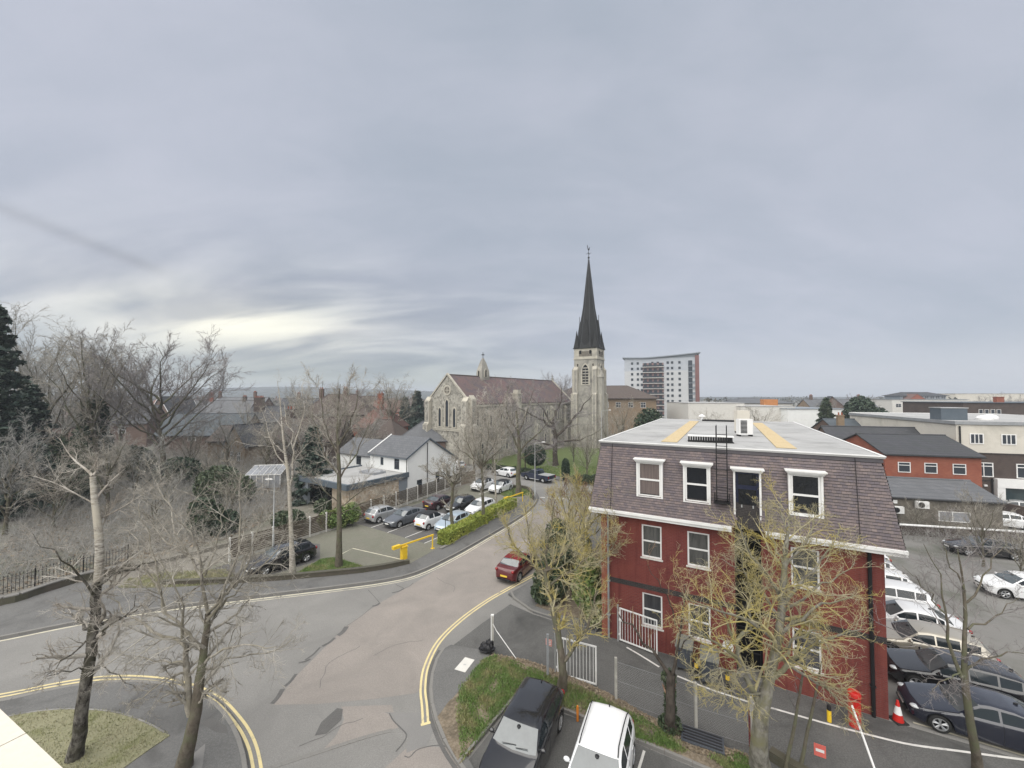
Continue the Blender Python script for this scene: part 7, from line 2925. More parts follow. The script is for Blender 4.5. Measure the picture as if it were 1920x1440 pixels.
# bins by the wall
def wheelie(label, loc, rz, h=1.25, w=.72, d=.85, lid='bin_lid', body='bin_grey'):
 t = thing('wheeled_bin', label, 'bin', loc, rz, 'wheeled bins against the red wall')
 m = MB()
 A = [(-w * .42, -d * .40), (w * .42, -d * .40), (w * .42, d * .40), (-w * .42, d * .40)]
 Bq = [(-w / 2, -d / 2), (w / 2, -d / 2), (w / 2, d / 2), (-w / 2, d / 2)]
 P = [(p[0], p[1], .14) for p in A] + [(p[0], p[1], h - .12) for p in Bq]
 m.add(P, [(0, 3, 2, 1), (4, 5, 6, 7), (0, 1, 5, 4), (1, 2, 6, 5), (2, 3, 7, 6), (3, 0, 4, 7)])
 for z in (.45, .7, .95):
  f = .42 + (.08) * (z - .14) / (h - .26)
  yy = .40 + .10 * (z - .14) / (h - .26)
  m.box(-w * f, w * f, -d * yy - .012, -d * yy + .01, z, z + .03)
 m.build('body', mt[body], t)
 m = MB()
 m.add([(-w / 2 - .03, -d / 2 - .04, h - .115), (w / 2 + .03, -d / 2 - .04, h - .115), (w / 2 + .03, d / 2 + .03, h - .05), (-w / 2 - .03, d / 2 + .03, h - .05),
   (-w / 2 - .01, -d / 2 - .02, h - .06), (w / 2 + .01, -d / 2 - .02, h - .06), (w / 2 - .02, d / 2, h + .06), (-w / 2 + .02, d / 2, h + .06)],
   [(0, 3, 2, 1), (4, 5, 6, 7), (0, 1, 5, 4), (1, 2, 6, 5), (2, 3, 7, 6), (3, 0, 4, 7)])
 m.build('lid', mt[lid], t)
 for sx in (-1, 1):
  for sy in (-1, 1):
   m = MB()
   m.lathe([(.001, -.025), (.085, -.025), (.085, .025), (.001, .025)], 12, 'x', (sx * w * .36, sy * d * .34, .085))
   m.build('caster', mt['rubber'], t)
 m = MB()
 m.bar((-w * .3, d / 2 + .05, h - .1), (w * .3, d / 2 + .05, h - .1), .02, 6)
 m.build('handle', mt['plastic_black'], t)
 return t


RZb = RZ
wheelie('large slate grey wheeled bin with dusty lid below the ground floor window', Bp(4.15, -.62, 0.0), RZb)
wheelie('large slate grey wheeled bin standing clear, right of the other one', Bp(5.22, -1.05, 0.0), RZb + .06)


def bollard(label, loc, h, r, mat, cap=None, band=None):
 t = thing('bollard', label, 'bollard', loc)
 m = MB()
 m.lathe([(r, 0), (r, h - .05), (r * .8, h)], 12)
 m.build('post', mt[mat], t, True, 40)
 if cap:
  m = MB()
  m.lathe([(r * 1.02, h - .16), (r * 1.02, h - .04), (r * .7, h + .03)], 12)
  m.build('cap', mt[cap], t, True, 40)
 if band:
  m = MB()
  m.lathe([(r * 1.03, h - .42), (r * 1.03, h - .22)], 12, cap=False)
  m.build('band', mt[band], t, True)
 return t


bollard('black bollard with yellow band left of the free standing bin', Bp(4.70, -1.25, 0), 1.0, .085, 'plastic_black', None, 'yellow_paint')
bollard('black bollard with yellow band right of the free standing bin', Bp(5.95, -1.45, 0), 1.0, .085, 'plastic_black', None, 'yellow_paint')
bollard('short yellow bollard with black cap on the drive line', G(1555, 1353), .62, .075, 'yellow_paint', 'plastic_black')
t = thing('red_drum_post', 'stout bright red drum shaped bollard near the corner of the red building', 'bollard', G(1603, 1361))
m = MB()
m.lathe([(.20, 0), (.20, 1.10), (.215, 1.11), (.215, 1.28), (.18, 1.33)], 18)
m.build('drum', mt['red_paint'], t, True, 40)
m = MB()
m.lathe([(.218, 1.12), (.218, 1.15)], 18, cap=False)
m.build('rim', mt['dark_red'], t, True)

# S disc on the wall by the stair
t = thing('disc_sign', 'white oval disc with a black S on the wall by the dark stair', 'sign', Bp(5.98, -.95, 0), RZ)
m = MB()
n = 20
m.extrude_y([(.22 * math.cos(2 * math.pi * i / n), 1.72 + .27 * math.sin(2 * math.pi * i / n)) for i in range(n)], -.03, -.01)
m.build('sign_board', mt['white_paint'], t)
m = MB()
pts = [(.09, 1.85), (.04, 1.89), (-.04, 1.89), (-.09, 1.845), (-.085, 1.79), (-.03, 1.745), (.035, 1.71), (.09, 1.66), (.09, 1.60), (.04, 1.56), (-.04, 1.56), (-.095, 1.60)]
for a, b in zip(pts[:-1], pts[1:]):
 m.bar((a[0], -.034, a[1]), (b[0], -.034, b[1]), .019, 5)
m.build('letter', mt['black'], t)
m = MB()
m.bar((0, .0, 0), (0, .0, 1.5), .03, 6)
m.build('post', mt['dark_red'], t)

# traffic cone
t = thing('traffic_cone', 'red and white traffic cone beside the black saloon', 'traffic cone', G(1684, 1352))
m = MB()
m.box(-.23, .23, -.23, .23, 0, .04)
m.build('base', mt['rubber'], t)
m = MB()
m.lathe([(.18, .041), (.133, .30)], 16, cap=False)
m.lathe([(.075, .60), (.04, .80), (.03, .82)], 16)
m.build('cone', mt['red_paint'], t, True, 40)
m = MB()
m.lathe([(.134, .30), (.075, .60)], 16, cap=False)
m.build('sleeve', mt['white_paint'], t, True, 40)

# long pale pole leaning over the drive edge, and dark mat
pa, pc = G(1597, 1322, 1.7), G(1642, 1450, .35)
t = thing('white_pole', 'long thin white pole leaning from the red bollard across the drive', 'pole', (0, 0, 0))
m = MB()
pz = Vector((pc.x, pc.y, .0))
m.bar(pa, G(1645, 1456, .12), .035, 8)
m.build('pole', mt['white_paint'], t)
t = thing('ground_hatch', 'black rectangular hatch lying on the soil beside the white car', 'hatch', G(1317, 1395) + Vector((0, 0, .149)), RZ + .05)
m = MB()
m.box(-.72, .72, -.38, .38, 0, .06)
m.build('cover', mt['bin_grey'], t)
m = MB()
for k in range(5):
 m.box(-.66, .66, -.30 + k * .14, -.24 + k * .14, .0602, .072)
m.build('rib', mt['plastic_black'], t)
t = thing('marker_post', 'small orange marker post at the front of the white car bay', 'bollard', G(1083, 1352) + Vector((0, 0, 0)))
m = MB()
m.lathe([(.05, 0), (.05, .55), (.03, .6)], 8)
m.build('post', M('orange_plastic', (0.62, 0.22, 0.03), (0.55, 0.18, 0.03), 4, .5), t, True, 40)

# low ivy covered wall in front of the wood, near the bottom right
low_wall('low dark wall at the bottom of the drive beneath the saplings', GP((1445, 1422), (1490, 1450), (1560, 1490)), .3, .35, mt['low_wall'], None)

# ------------------------------------------------------------------ parked vehicles
BX = Vector((.55, .835, 0))
CPZ = .098


def park(kind, pt, label, x, y, h, group, **k):
 return car(kind, PT[pt], label, 'car', (x, y, k.pop('z', .012)), h, group, **k)


g1 = 'cars in the block paved car park'
park('hatchback', 'silver', 'silver hatchback reversed out of its bay beside the slatted fence', -13.45, 41.3, BX, g1, z=CPZ)
park('saloon', 'grey', 'graphite saloon facing out, between silver hatchback and small white car', -10.9, 40.1, -BX, g1, z=CPZ, rim='alloy')
park('small', 'white', 'small rounded white car showing its rear, right of the graphite saloon', -8.0, 39.2, BX, g1, z=CPZ, roof=mt['plastic_black'])
park('hatchback', 'ice', 'ice blue hatchback half hidden behind the clipped hedge', -5.75, 38.3, -BX, g1, z=CPZ)
park('saloon', 'plum', 'dark plum saloon with red tail lamps behind the graphite saloon', -8.3, 45.9, BX, g1, z=CPZ)
park('hatchback', 'black', 'black hatchback with bright windscreen in the second row', -5.9, 44.7, -BX, g1, z=CPZ)
park('hatchback', 'white', 'white hatchback behind the hedge, end of the second row', -3.5, 43.4, -BX, g1, z=CPZ, dark_trim=True)
park('small', 'white', 'white car with black roof and front facing out by the boarded fence', -4.1, 54.3, -BX, g1, z=CPZ, roof=mt['plastic_black'], scale=1.05)
park('hatchback', 'white', 'white hatchback with black roof beside the junction verge', -1.55, 53.1, -BX, g1, z=CPZ, roof=mt['plastic_black'], dark_trim=True)
park('estate', 'black', 'black estate car under the birch behind the low curved wall', -17.5, 30.0, Vector((-.6, -.8, 0)), g1, z=CPZ, rails=True)
UX = Vector((-.73, .68, 0))
park('hatchback', 'white', 'white car parked farthest along the church street, by the house gable', -10.1, 70.0, UX, 'cars on the church street')
park('hatchback', 'white', 'white hatchback on the church street left of the pickup', -1.0, 63.6, UX, 'cars on the church street')
pickup('navy pickup truck with pale bed cover parked by the church lawn', (4.0, 60.0), UX)
park('saloon', 'red', 'maroon car with red fabric roof and yellow plate at the right kerb', .45, 29.1, Vector((.48, .877, 0)), None, roof=mt['soft_top'], scale=.93)
park('estate', 'black', 'glossy black car with reflected branches in the near bay by the grass', .47, 14.55, Vector((-.42, -.907, 0)), 'cars in the near bays')
park('suv', 'white', 'white car with black roof rails in the near bay', 2.93, 13.25, Vector((-.42, -.907, 0)), 'cars in the near bays', rails=True, dark_trim=False)
g2 = 'cars nosed up to the red building'
row = [('saloon', 'blackblue', 'long black saloon beside the traffic cone, nearest of the row'),
  ('estate', 'black', 'black car second in the row beside the red building'),
  ('estate', 'champagne', 'champagne estate third in the row by the red building'),
  ('saloon', 'white', 'low white saloon fourth in the row by the red building'),
  ('suv', 'white', 'tall white car fifth in the row by the red building'),
  ('hatchback', 'white', 'white hatchback sixth in the row by the red building'),
  ('hatchback', 'silver', 'silver hatchback seventh in the row by the red building'),
  ('hatchback', 'white', 'white hatchback at the far end of the row by the red building')]
CR = Vector((15.1, 16.0, 0))
for i, (k_, p_, l_) in enumerate(row):
 c = CR + u_ * (2.95 + (.15 if i % 2 else 0)) + v_ * (1.0 + 2.5 * i)
 park(k_, p_, l_, c.x, c.y, -u_, g2)
g3 = 'cars in the yard'
c = at_d(1900, 25.6)
park('hatchback', 'white', 'white car alone on the open yard, at the right edge', c.x, c.y, Vector((-.93, .36, 0)), g3)
c = at_d(1832, 32.3)
park('saloon', 'black', 'dark saloon with pale bonnet in front of the low yard wall', c.x, c.y, Vector((-.95, .3, 0)), g3)
c = at_d(1838, 41.4)
park('hatchback', 'ice', 'pale hatchback behind the low yard wall, next to the rubble range', c.x, c.y, Vector((-.5, -.86, 0)), g3)
c = at_d(1872, 39.2)
park('saloon', 'white', 'white saloon behind the low yard wall beside the ramp', c.x, c.y, Vector((-.8, .55, 0)), g3)
c = at_d(1893, 43.5)
park('hatchback', 'silver', 'silver hatchback in front of the shop window', c.x, c.y, Vector((-.7, .7, 0)), g3)
c = at_d(1926, 42.8)
park('suv', 'blackblue', 'black tall car at the right edge before the shop window', c.x, c.y, Vector((-.8, .6, 0)), g3)
# ------------------------------------------------------------------ individual trees
FINE = [dict(k=6, t0=0.15, ang=0.75, lr=0.50, rr=0.5, n=6, wob=0.17, trop=0.06, sides=5),
  dict(k=5, t0=0.15, ang=0.72, lr=0.55, rr=0.55, n=5, wob=0.2, trop=0.04, sides=4),
  dict(k=5, t0=0.12, ang=0.7, lr=0.5, rr=0.55, n=3, wob=0.22, trop=0.03, sides=3)]
SPRAWL = [dict(k=8, t0=0.12, ang=0.85, lr=0.48, rr=0.55, n=6, wob=0.16, trop=0.03, sides=5),
   dict(k=7, t0=0.1, ang=0.75, lr=0.6, rr=0.55, n=5, wob=0.17, trop=0.02, sides=4),
   dict(k=6, t0=0.1, ang=0.7, lr=0.6, rr=0.55, n=3, wob=0.18, trop=0.01, sides=3)]
UPSHOOT = [dict(k=15, t0=0.2, ang=0.7, lr=0.50, rr=0.5, n=6, wob=0.16, trop=0.16, sides=5),
   dict(k=10, t0=0.1, ang=0.6, lr=0.6, rr=0.55, n=5, wob=0.18, trop=0.10, sides=4),
   dict(k=6, t0=0.1, ang=0.65, lr=0.5, rr=0.6, n=3, wob=0.2, trop=0.05, sides=3)]


def L_(d, pts, r0, r1, dd=0.0):
 """a limb through pixels at distance d (moving dd deeper along it)"""
 n = len(pts)
 return ([D(x, y, d + dd * i / (n - 1)) for i, (x, y) in enumerate(pts)], list(np.linspace(r0, r1, n)))


# birch at the near left corner
b = G(138, 1425)
make_tree('birch_tree', 'leaning birch with mossy dark foot and white upper trunk at near left', 'tree', b,
   [([b, D(150, 1360, 13.9), D(163, 1285, 13.9), D(172, 1215, 14), D(178, 1150, 14.1), D(184, 1090, 14.2)], [.21, .18, .165, .15, .14, .13])] +
   [L_(14.0, [(176, 1185), (160, 1172), (140, 1163), (118, 1140)], .09, .012, .8), L_(14.0, [(178, 1175), (205, 1160), (240, 1152), (290, 1125)], .07, .01, 1.2),
   L_(14.0, [(172, 1215), (190, 1185), (225, 1165), (262, 1120)], .05, .008, -1.0), L_(14.0, [(180, 1120), (150, 1090), (120, 1050), (60, 1005)], .05, .008, -1.2),
   L_(14.1, [(182, 1100), (225, 1068), (270, 1055), (320, 1050)], .05, .008, -.8), L_(14.0, [(174, 1200), (150, 1215), (115, 1240), (85, 1265)], .04, .006, -1.2),
   L_(14.0, [(168, 1255), (140, 1255), (100, 1262), (70, 1290)], .03, .005, -1.0), L_(14.0, [(168, 1250), (195, 1248), (225, 1270), (260, 1300)], .03, .005, -1.0)],
   SPRAWL, .0046, mt['birch_low'], mt['birch_twig'], 101)
b2 = D(184, 1092, 14.2)
t = [o for o in COL.objects if o.get('label', '').startswith('leaning birch')][0]
rng = np.random.default_rng(102)
up = [(np.array([list(p - b) for p in (b2, D(188, 1040, 14.2), D(184, 985, 14.2), D(177, 935, 14.3), D(174, 893, 14.3))]), [.135, .125, .115, .10, .085])]
P_, r_ = resample(up[0][0], up[0][1], 14)
V, Q = tubes([(P_[None], r_[None], 10)])
np_mesh('upper_trunk', V, Q, mt['birch'], t, True)
cr_ = []
for pts, r0 in (([(174, 893), (165, 880), (148, 872), (128, 852), (112, 822)], .055), ([(174, 893), (184, 878), (186, 868)], .05), ([(180, 935), (196, 915), (215, 895), (236, 878)], .05),
    ([(178, 945), (150, 930), (105, 905), (60, 892)], .03), ([(185, 1000), (205, 960), (222, 925)], .03), ([(183, 975), (215, 960), (252, 938), (300, 905)], .03)):
 lp, lr = L_(14.3, pts, r0, .008, .6)
 lp, lr = resample(np.array([list(p - b) for p in lp]), lr, 9)
 cr_.append((lp[None], lr[None], 6))
 branch_out(rng, cr_, lp[None], lr[None], np.array([np.linalg.norm(np.diff(lp, axis=0), axis=1).sum()]), SPRAWL, .004)
V, Q = tubes(cr_)
np_mesh('upper_crown', V, Q, mt['birch_twig'], t, True)

# second corner tree, forked, spreading pale limbs
b = G(343, 1442)
T2_ = make_tree('street_tree', 'forked brown street tree with spreading pale limbs at the near left corner', 'tree', b,
   [([b, D(356, 1390, 13.5), D(364, 1350, 13.5), D(372, 1290, 13.5), D(380, 1240, 13.6), D(386, 1190, 13.7), D(390, 1150, 13.8)], [.235, .20, .18, .15, .125, .105, .085])] +
   [L_(13.5, [(358, 1340), (353, 1300), (354, 1250), (350, 1212)], .12, .075), L_(13.5, [(350, 1212), (330, 1195), (300, 1188), (262, 1168), (240, 1140), (205, 1117)], .07, .012, .9),
   L_(13.5, [(350, 1212), (345, 1185), (352, 1170), (340, 1130), (318, 1085), (300, 1040)], .055, .01, -1.0),
   L_(13.6, [(386, 1195), (405, 1180), (432, 1160), (455, 1142), (490, 1095)], .06, .01, 1.4), L_(13.6, [(378, 1250), (400, 1225), (430, 1212), (470, 1216), (520, 1212)], .05, .008, -1.2),
   L_(13.6, [(376, 1255), (410, 1240), (450, 1225), (500, 1230), (555, 1195)], .045, .007, 1.6), L_(13.7, [(388, 1160), (400, 1145), (425, 1125), (460, 1100), (480, 1062)], .055, .01, .6),
   L_(13.8, [(390, 1150), (384, 1100), (382, 1060), (372, 1030), (352, 1000), (300, 915)], .06, .01, -.5), L_(13.8, [(390, 1150), (405, 1118), (440, 1105), (470, 1040), (490, 985)], .055, .01, .4),
   L_(13.8, [(382, 1060), (360, 1045), (330, 1030), (290, 1000), (270, 960)], .035, .008, .5), L_(13.8, [(384, 1080), (402, 1030), (412, 985), (450, 900)], .035, .007, .6),
   L_(13.6, [(384, 1215), (350, 1180), (310, 1165), (270, 1150)], .05, .01, -1.4), L_(13.5, [(368, 1320), (392, 1290), (406, 1282), (434, 1300)], .04, .015, -.8),
   L_(13.7, [(388, 1165), (415, 1130), (440, 1070), (450, 1010), (452, 950), (450, 890)], .055, .014, .4), L_(13.8, [(425, 1115), (448, 1075), (462, 1035), (492, 960)], .045, .012, 1.0),
   L_(13.6, [(352, 1195), (318, 1160), (292, 1105), (275, 1060), (262, 1015), (236, 990)], .05, .012, .8), L_(13.6, [(310, 1150), (300, 1090), (285, 1030), (262, 945)], .04, .01, -.4),
   L_(13.7, [(384, 1090), (352, 1050), (330, 1000), (318, 950), (292, 905)], .045, .012, 1.1), L_(13.7, [(388, 1150), (430, 1100), (480, 1075), (520, 1030), (545, 985)], .045, .01, 1.4),
   L_(13.5, [(354, 1262), (320, 1270), (295, 1290), (235, 1325)], .04, .007, -1.2), L_(13.5, [(355, 1250), (320, 1235), (290, 1232), (225, 1232)], .04, .008, 1.0)],
   SPRAWL, .0048, mt['bark'], mt['twig'], 103)
[o for o in T2_.children if o.name.startswith('limbs')][0].data.materials[0] = mt['limb_pale']

# forked tree by the near gate with its ball of yellowish shoots
b = G(1053, 1298)
make_tree('pollard_tree', 'forked pollard with a ball of yellow twigs before the near white gate', 'tree', b,
   [([b, D(1055, 1262, 17.1), D(1056, 1240, 17.1), D(1048, 1195, 17.2), D(1038, 1150, 17.4), D(1027, 1110, 17.7), D(1020, 1072, 18)], [.21, .175, .16, .135, .12, .11, .10])] +
   [L_(17.1, [(1058, 1240), (1078, 1208), (1100, 1183), (1110, 1148), (1122, 1105)], .09, .035, .8),
   L_(18, [(1020, 1072), (985, 1045), (960, 1015), (945, 975)], .08, .012, .8), L_(18, [(1022, 1080), (1025, 1030), (1030, 985), (1040, 935)], .075, .012, .9),
   L_(18, [(1020, 1072), (1055, 1040), (1085, 1005), (1100, 950)], .075, .012, .9), L_(17.9, [(1027, 1100), (1075, 1070), (1110, 1045), (1140, 990)], .06, .012, .9),
   L_(18, [(1020, 1075), (995, 1030), (990, 985), (985, 940)], .06, .01, 1.8),
   L_(18, [(1022, 1072), (1060, 1065), (1085, 1040), (1065, 985)], .05, .01, -1.0)],
   [dict(k=17, t0=0.1, ang=0.8, lr=0.46, rr=0.5, n=6, wob=0.24, trop=0.10, sides=5), dict(k=10, t0=0.1, ang=0.75, lr=0.6, rr=0.6, n=5, wob=0.24, trop=0.06, sides=4), dict(k=5, t0=0.1, ang=0.7, lr=0.5, rr=0.6, n=3, wob=0.24, trop=0.04, sides=3)],
   .0058, mt['bark'], mt['lichen'], 104)
b = G(1098, 1098)
make_tree('pollard_tree', 'upright yellow twigged pollard against the corner of the red building', 'tree', b,
   [([b, D(1092, 1060, 22.8), D(1092, 1020, 22.8), D(1094, 985, 22.9)], [.16, .13, .11, .09])] +
   [L_(22.8, [(1092, 1040), (1070, 1000), (1058, 960), (1050, 920)], .07, .012, .6), L_(22.8, [(1093, 1000), (1108, 965), (1118, 930), (1124, 905)], .07, .012, -.3),
   L_(22.8, [(1093, 1010), (1122, 1000), (1145, 960), (1158, 925)], .05, .01, -1.5), L_(22.8, [(1094, 985), (1090, 950), (1080, 925), (1084, 895)], .06, .012, .6),
   L_(22.5, [(1094, 1050), (1120, 1058), (1145, 1035), (1165, 985)], .045, .01, -2.2)],
   UPSHOOT, .007, mt['lichen_trunk'], mt['lichen'], 105)
b = G(1068, 1040)
make_tree('pollard_tree', 'reddish twigged bushy tree between the road and the red building', 'tree', D(1064, 1020, 33),
   [([D(1064, 1028, 33), D(1066, 990, 33), D(1068, 960, 33)], [.15, .12, .09])] +
   [L_(33, [(1066, 1000), (1040, 970), (1030, 930)], .07, .012, .6), L_(33, [(1067, 985), (1085, 955), (1092, 915)], .07, .012, .6), L_(33, [(1068, 960), (1064, 930), (1060, 905)], .07, .012, 1), L_(33, [(1067, 990), (1100, 960), (1112, 930)], .06, .012, -1)],
   UPSHOOT, .010, mt['bark'], mt['twig_red'], 106)

# ivy-foot pollard
b = G(1257, 1372)
make_tree('ivied_stump_tree', 'dark ivy footed stump with thin stems between the white car and the drive', 'tree', b,
   [([b, D(1257, 1340, 15.1), D(1256, 1300, 15.1), D(1258, 1262, 15.1)], [.20, .17, .16, .15])] +
   [L_(15.1, [(1256, 1266), (1242, 1248), (1222, 1222), (1190, 1186), (1160, 1150)], .085, .02, .6), L_(15.1, [(1260, 1268), (1270, 1235), (1274, 1200), (1278, 1150), (1284, 1095)], .065, .02, -.4),
   L_(15.1, [(1272, 1220), (1300, 1190), (1320, 1150)], .03, .008, -.6), L_(15.1, [(1275, 1180), (1262, 1140), (1240, 1100), (1215, 1060)], .03, .008, -.6)],
   [dict(k=4, t0=0.3, ang=0.75, lr=0.45, rr=0.5, n=6, wob=0.2, trop=0.06, sides=4), dict(k=4, t0=0.15, ang=0.7, lr=0.55, rr=0.55, n=5, wob=0.22, trop=0.03, sides=3), dict(k=4, t0=.1, ang=.7, lr=.5, rr=.6, n=3, wob=.22, trop=.02, sides=3)],
   .006, mt['bark_dark'], mt['twig_red'], 107)
t = [o for o in COL.objects if o.get('label', '').startswith('dark ivy footed')][0]
rng = np.random.default_rng(108)
P, dd = blob_points(rng, 1500, [((0, 0, .25), (.42, .40, .35)), ((0, 0, .9), (.22, .22, .5)), ((0, 0, 1.5), (.20, .20, .5)), ((-.05, 0, 2.05), (.26, .22, .3))], .7)
P = P[P[:, 2] > 0.02]
V, Q = leaf_cards(rng, P, .075)
np_mesh('ivy', V, Q, mt['ivy_leaf'], t)

# big lichened tree before the red building
b = G(1428, 1446)
big = make_tree('lichened_tree', 'big mottled tree with yellow lichened branches in front of the red building', 'tree', b,
   [([b, D(1424, 1400, 13.3), D(1420, 1350, 13.3), D(1422, 1308, 13.3), D(1448, 1275, 13.3), D(1460, 1215, 13.4), D(1466, 1150, 13.5), D(1468, 1080, 13.6), D(1474, 1010, 13.7), D(1482, 965, 13.8)],
   [.29, .25, .235, .22, .155, .14, .12, .095, .06, .025])] +
   [L_(13.3, [(1421, 1318), (1405, 1285), (1388, 1245), (1380, 1205), (1362, 1165), (1340, 1110)], .12, .02, .4),
   L_(13.3, [(1385, 1235), (1372, 1225), (1345, 1205), (1310, 1185), (1268, 1150)], .06, .012, -.6), L_(13.3, [(1380, 1205), (1400, 1185), (1415, 1150), (1400, 1100), (1390, 1040)], .07, .012, .5),
   L_(13.3, [(1450, 1270), (1478, 1245), (1510, 1215), (1560, 1195), (1618, 1180)], .09, .014, -.5), L_(13.3, [(1478, 1245), (1505, 1265), (1545, 1285), (1580, 1320), (1604, 1345)], .055, .012, -.4),
   L_(13.4, [(1462, 1190), (1500, 1150), (1550, 1130), (1605, 1120)], .07, .012, -.8), L_(13.4, [(1460, 1210), (1425, 1170), (1390, 1150), (1330, 1140), (1270, 1115)], .07, .012, -.9),
   L_(13.5, [(1466, 1140), (1505, 1090), (1540, 1050), (1575, 985)], .07, .012, -.3), L_(13.5, [(1466, 1130), (1440, 1080), (1405, 1040), (1385, 985)], .065, .012, -.6),
   L_(13.6, [(1469, 1070), (1500, 1030), (1525, 985), (1532, 955)], .05, .01, .8), L_(13.6, [(1470, 1060), (1450, 1020), (1440, 985), (1436, 945)], .05, .01, .8),
   L_(13.6, [(1470, 1040), (1475, 1000), (1465, 960), (1460, 925)], .045, .01, .5), L_(13.4, [(1455, 1230), (1490, 1195), (1530, 1170), (1560, 1230)], .05, .01, -1.4),
   L_(13.3, [(1395, 1262), (1370, 1262), (1335, 1250), (1300, 1270)], .04, .01, -.9), L_(13.3, [(1425, 1300), (1400, 1310), (1370, 1295), (1340, 1300)], .04, .01, -.9),
   L_(13.5, [(1464, 1160), (1430, 1120), (1420, 1080), (1350, 1050)], .06, .01, .8), L_(13.5, [(1465, 1150), (1520, 1110), (1565, 1075), (1610, 1055)], .05, .01, .7)],
   [dict(k=12, t0=0.12, ang=0.85, lr=0.48, rr=0.5, n=6, wob=0.24, trop=0.04, sides=5), dict(k=8, t0=0.1, ang=0.8, lr=0.6, rr=0.6, n=5, wob=0.28, trop=0.02, sides=4), dict(k=6, t0=0.1, ang=0.75, lr=0.5, rr=0.6, n=3, wob=0.28, trop=0.0, sides=3)],
   .005, mt['lichen_trunk'], mt['lichen'], 109)

# slim tree at the right edge
b = G(1834, 1446)
make_tree('slim_tree', 'slim grey bare tree standing before the black saloon at right', 'tree', b,
   [([b, D(1826, 1385, 13.4), D(1814, 1320, 13.4), D(1802, 1268, 13.4), D(1806, 1235, 13.4), D(1812, 1190, 13.5), D(1812, 1130, 13.5), D(1806, 1085, 13.6), D(1795, 1030, 13.6)], [.125, .11, .10, .095, .07, .055, .045, .032, .015])] +
   [L_(13.4, [(1803, 1270), (1790, 1230), (1776, 1180), (1770, 1135), (1763, 1085), (1735, 1020)], .06, .008, .4), L_(13.4, [(1806, 1262), (1830, 1245), (1855, 1230), (1885, 1222), (1925, 1228)], .045, .008, -.5),
   L_(13.4, [(1815, 1180), (1845, 1160), (1880, 1150), (1915, 1120)], .035, .006, .4), L_(13.4, [(1772, 1150), (1750, 1120), (1725, 1090), (1700, 1065)], .03, .005, .3),
   L_(13.5, [(1812, 1130), (1835, 1090), (1865, 1050), (1890, 1000)], .035, .006, .3), L_(13.5, [(1810, 1110), (1790, 1070), (1770, 1030), (1758, 985)], .03, .005, .4),
   L_(13.4, [(1800, 1262), (1775, 1270), (1755, 1285), (1745, 1300)], .025, .006, -.5)],
   SPRAWL, .0042, mt['bark'], mt['twig_brown'], 110)
# saplings at the bottom right
for i, (p0, p1, p2, lb) in enumerate((((1472, 1446), (1488, 1370), (1502, 1285), 'leaning thin sapling stem close beside the big lichened tree'), ((1500, 1450), (1512, 1380), (1530, 1300), 'straight thin sapling stem standing farther from the lichened trunk'))):
 b = G(*p0)
 make_tree('sapling', lb, 'sapling', b, [([b, D(p1[0], p1[1], b.y), D(p2[0], p2[1], b.y), D(p2[0] + 10, p2[1] - 60, b.y)], [.06, .05, .04, .015])],
    [dict(k=5, t0=0.3, ang=0.6, lr=0.45, rr=0.4, n=5, wob=0.15, trop=0.05, sides=4), dict(k=4, t0=0.2, ang=0.7, lr=0.5, rr=0.5, n=3, wob=0.2, trop=0.03, sides=3)], .004, mt['bark'], mt['twig_brown'], 120 + i, 'saplings at the drive edge')

# trees of the car park and pavement
DOME = [dict(k=10, t0=0.15, ang=0.6, lr=0.5, rr=0.5, n=6, wob=0.10, trop=0.07, sides=4), dict(k=8, t0=0.1, ang=0.6, lr=0.55, rr=0.55, n=5, wob=0.12, trop=0.05, sides=3), dict(k=7, t0=0.1, ang=0.6, lr=0.5, rr=0.6, n=3, wob=0.14, trop=0.02, sides=3)]
MID = [dict(k=9, t0=0.12, ang=0.7, lr=0.52, rr=0.5, n=6, wob=0.16, trop=0.07, sides=4), dict(k=8, t0=0.1, ang=0.68, lr=0.55, rr=0.6, n=5, wob=0.2, trop=0.04, sides=3), dict(k=7, t0=0.1, ang=0.68, lr=0.5, rr=0.65, n=3, wob=0.22, trop=0.02, sides=3)]
b = G(635, 1064)
make_tree('street_tree', 'tall straight bare tree on the turf wedge of the car park', 'tree', b,
   [([b, D(636, 1010, 29.4), D(637, 950, 29.4), D(636, 880, 29.4), D(632, 810, 29.4), D(634, 760, 29.4), D(638, 720, 29.4)], [.23, .185, .17, .145, .10, .06, .02])] +
   [L_(29.4, [(636, 900), (660, 860), (685, 820), (700, 770)], .07, .01, 1.5), L_(29.4, [(635, 890), (605, 850), (590, 800), (585, 745)], .08, .01, 1), L_(29.4, [(633, 850), (612, 800), (600, 760), (606, 718)], .06, .01, -1.5),
   L_(29.4, [(633, 840), (660, 795), (668, 755), (672, 720)], .065, .01, -1), L_(29.4, [(632, 810), (645, 775), (655, 740), (655, 712)], .05, .01, 1), L_(29.4, [(637, 950), (665, 930), (700, 905), (728, 912)], .05, .008, -1.8),
   L_(29.4, [(637, 945), (610, 920), (585, 905), (560, 870)], .045, .008, -1.2), L_(29.4, [(637, 965), (668, 950), (700, 930), (735, 935)], .04, .007, 1.0)],
   MID, .009, mt['bark'], mt['twig'], 130)
b = G(549, 1078)
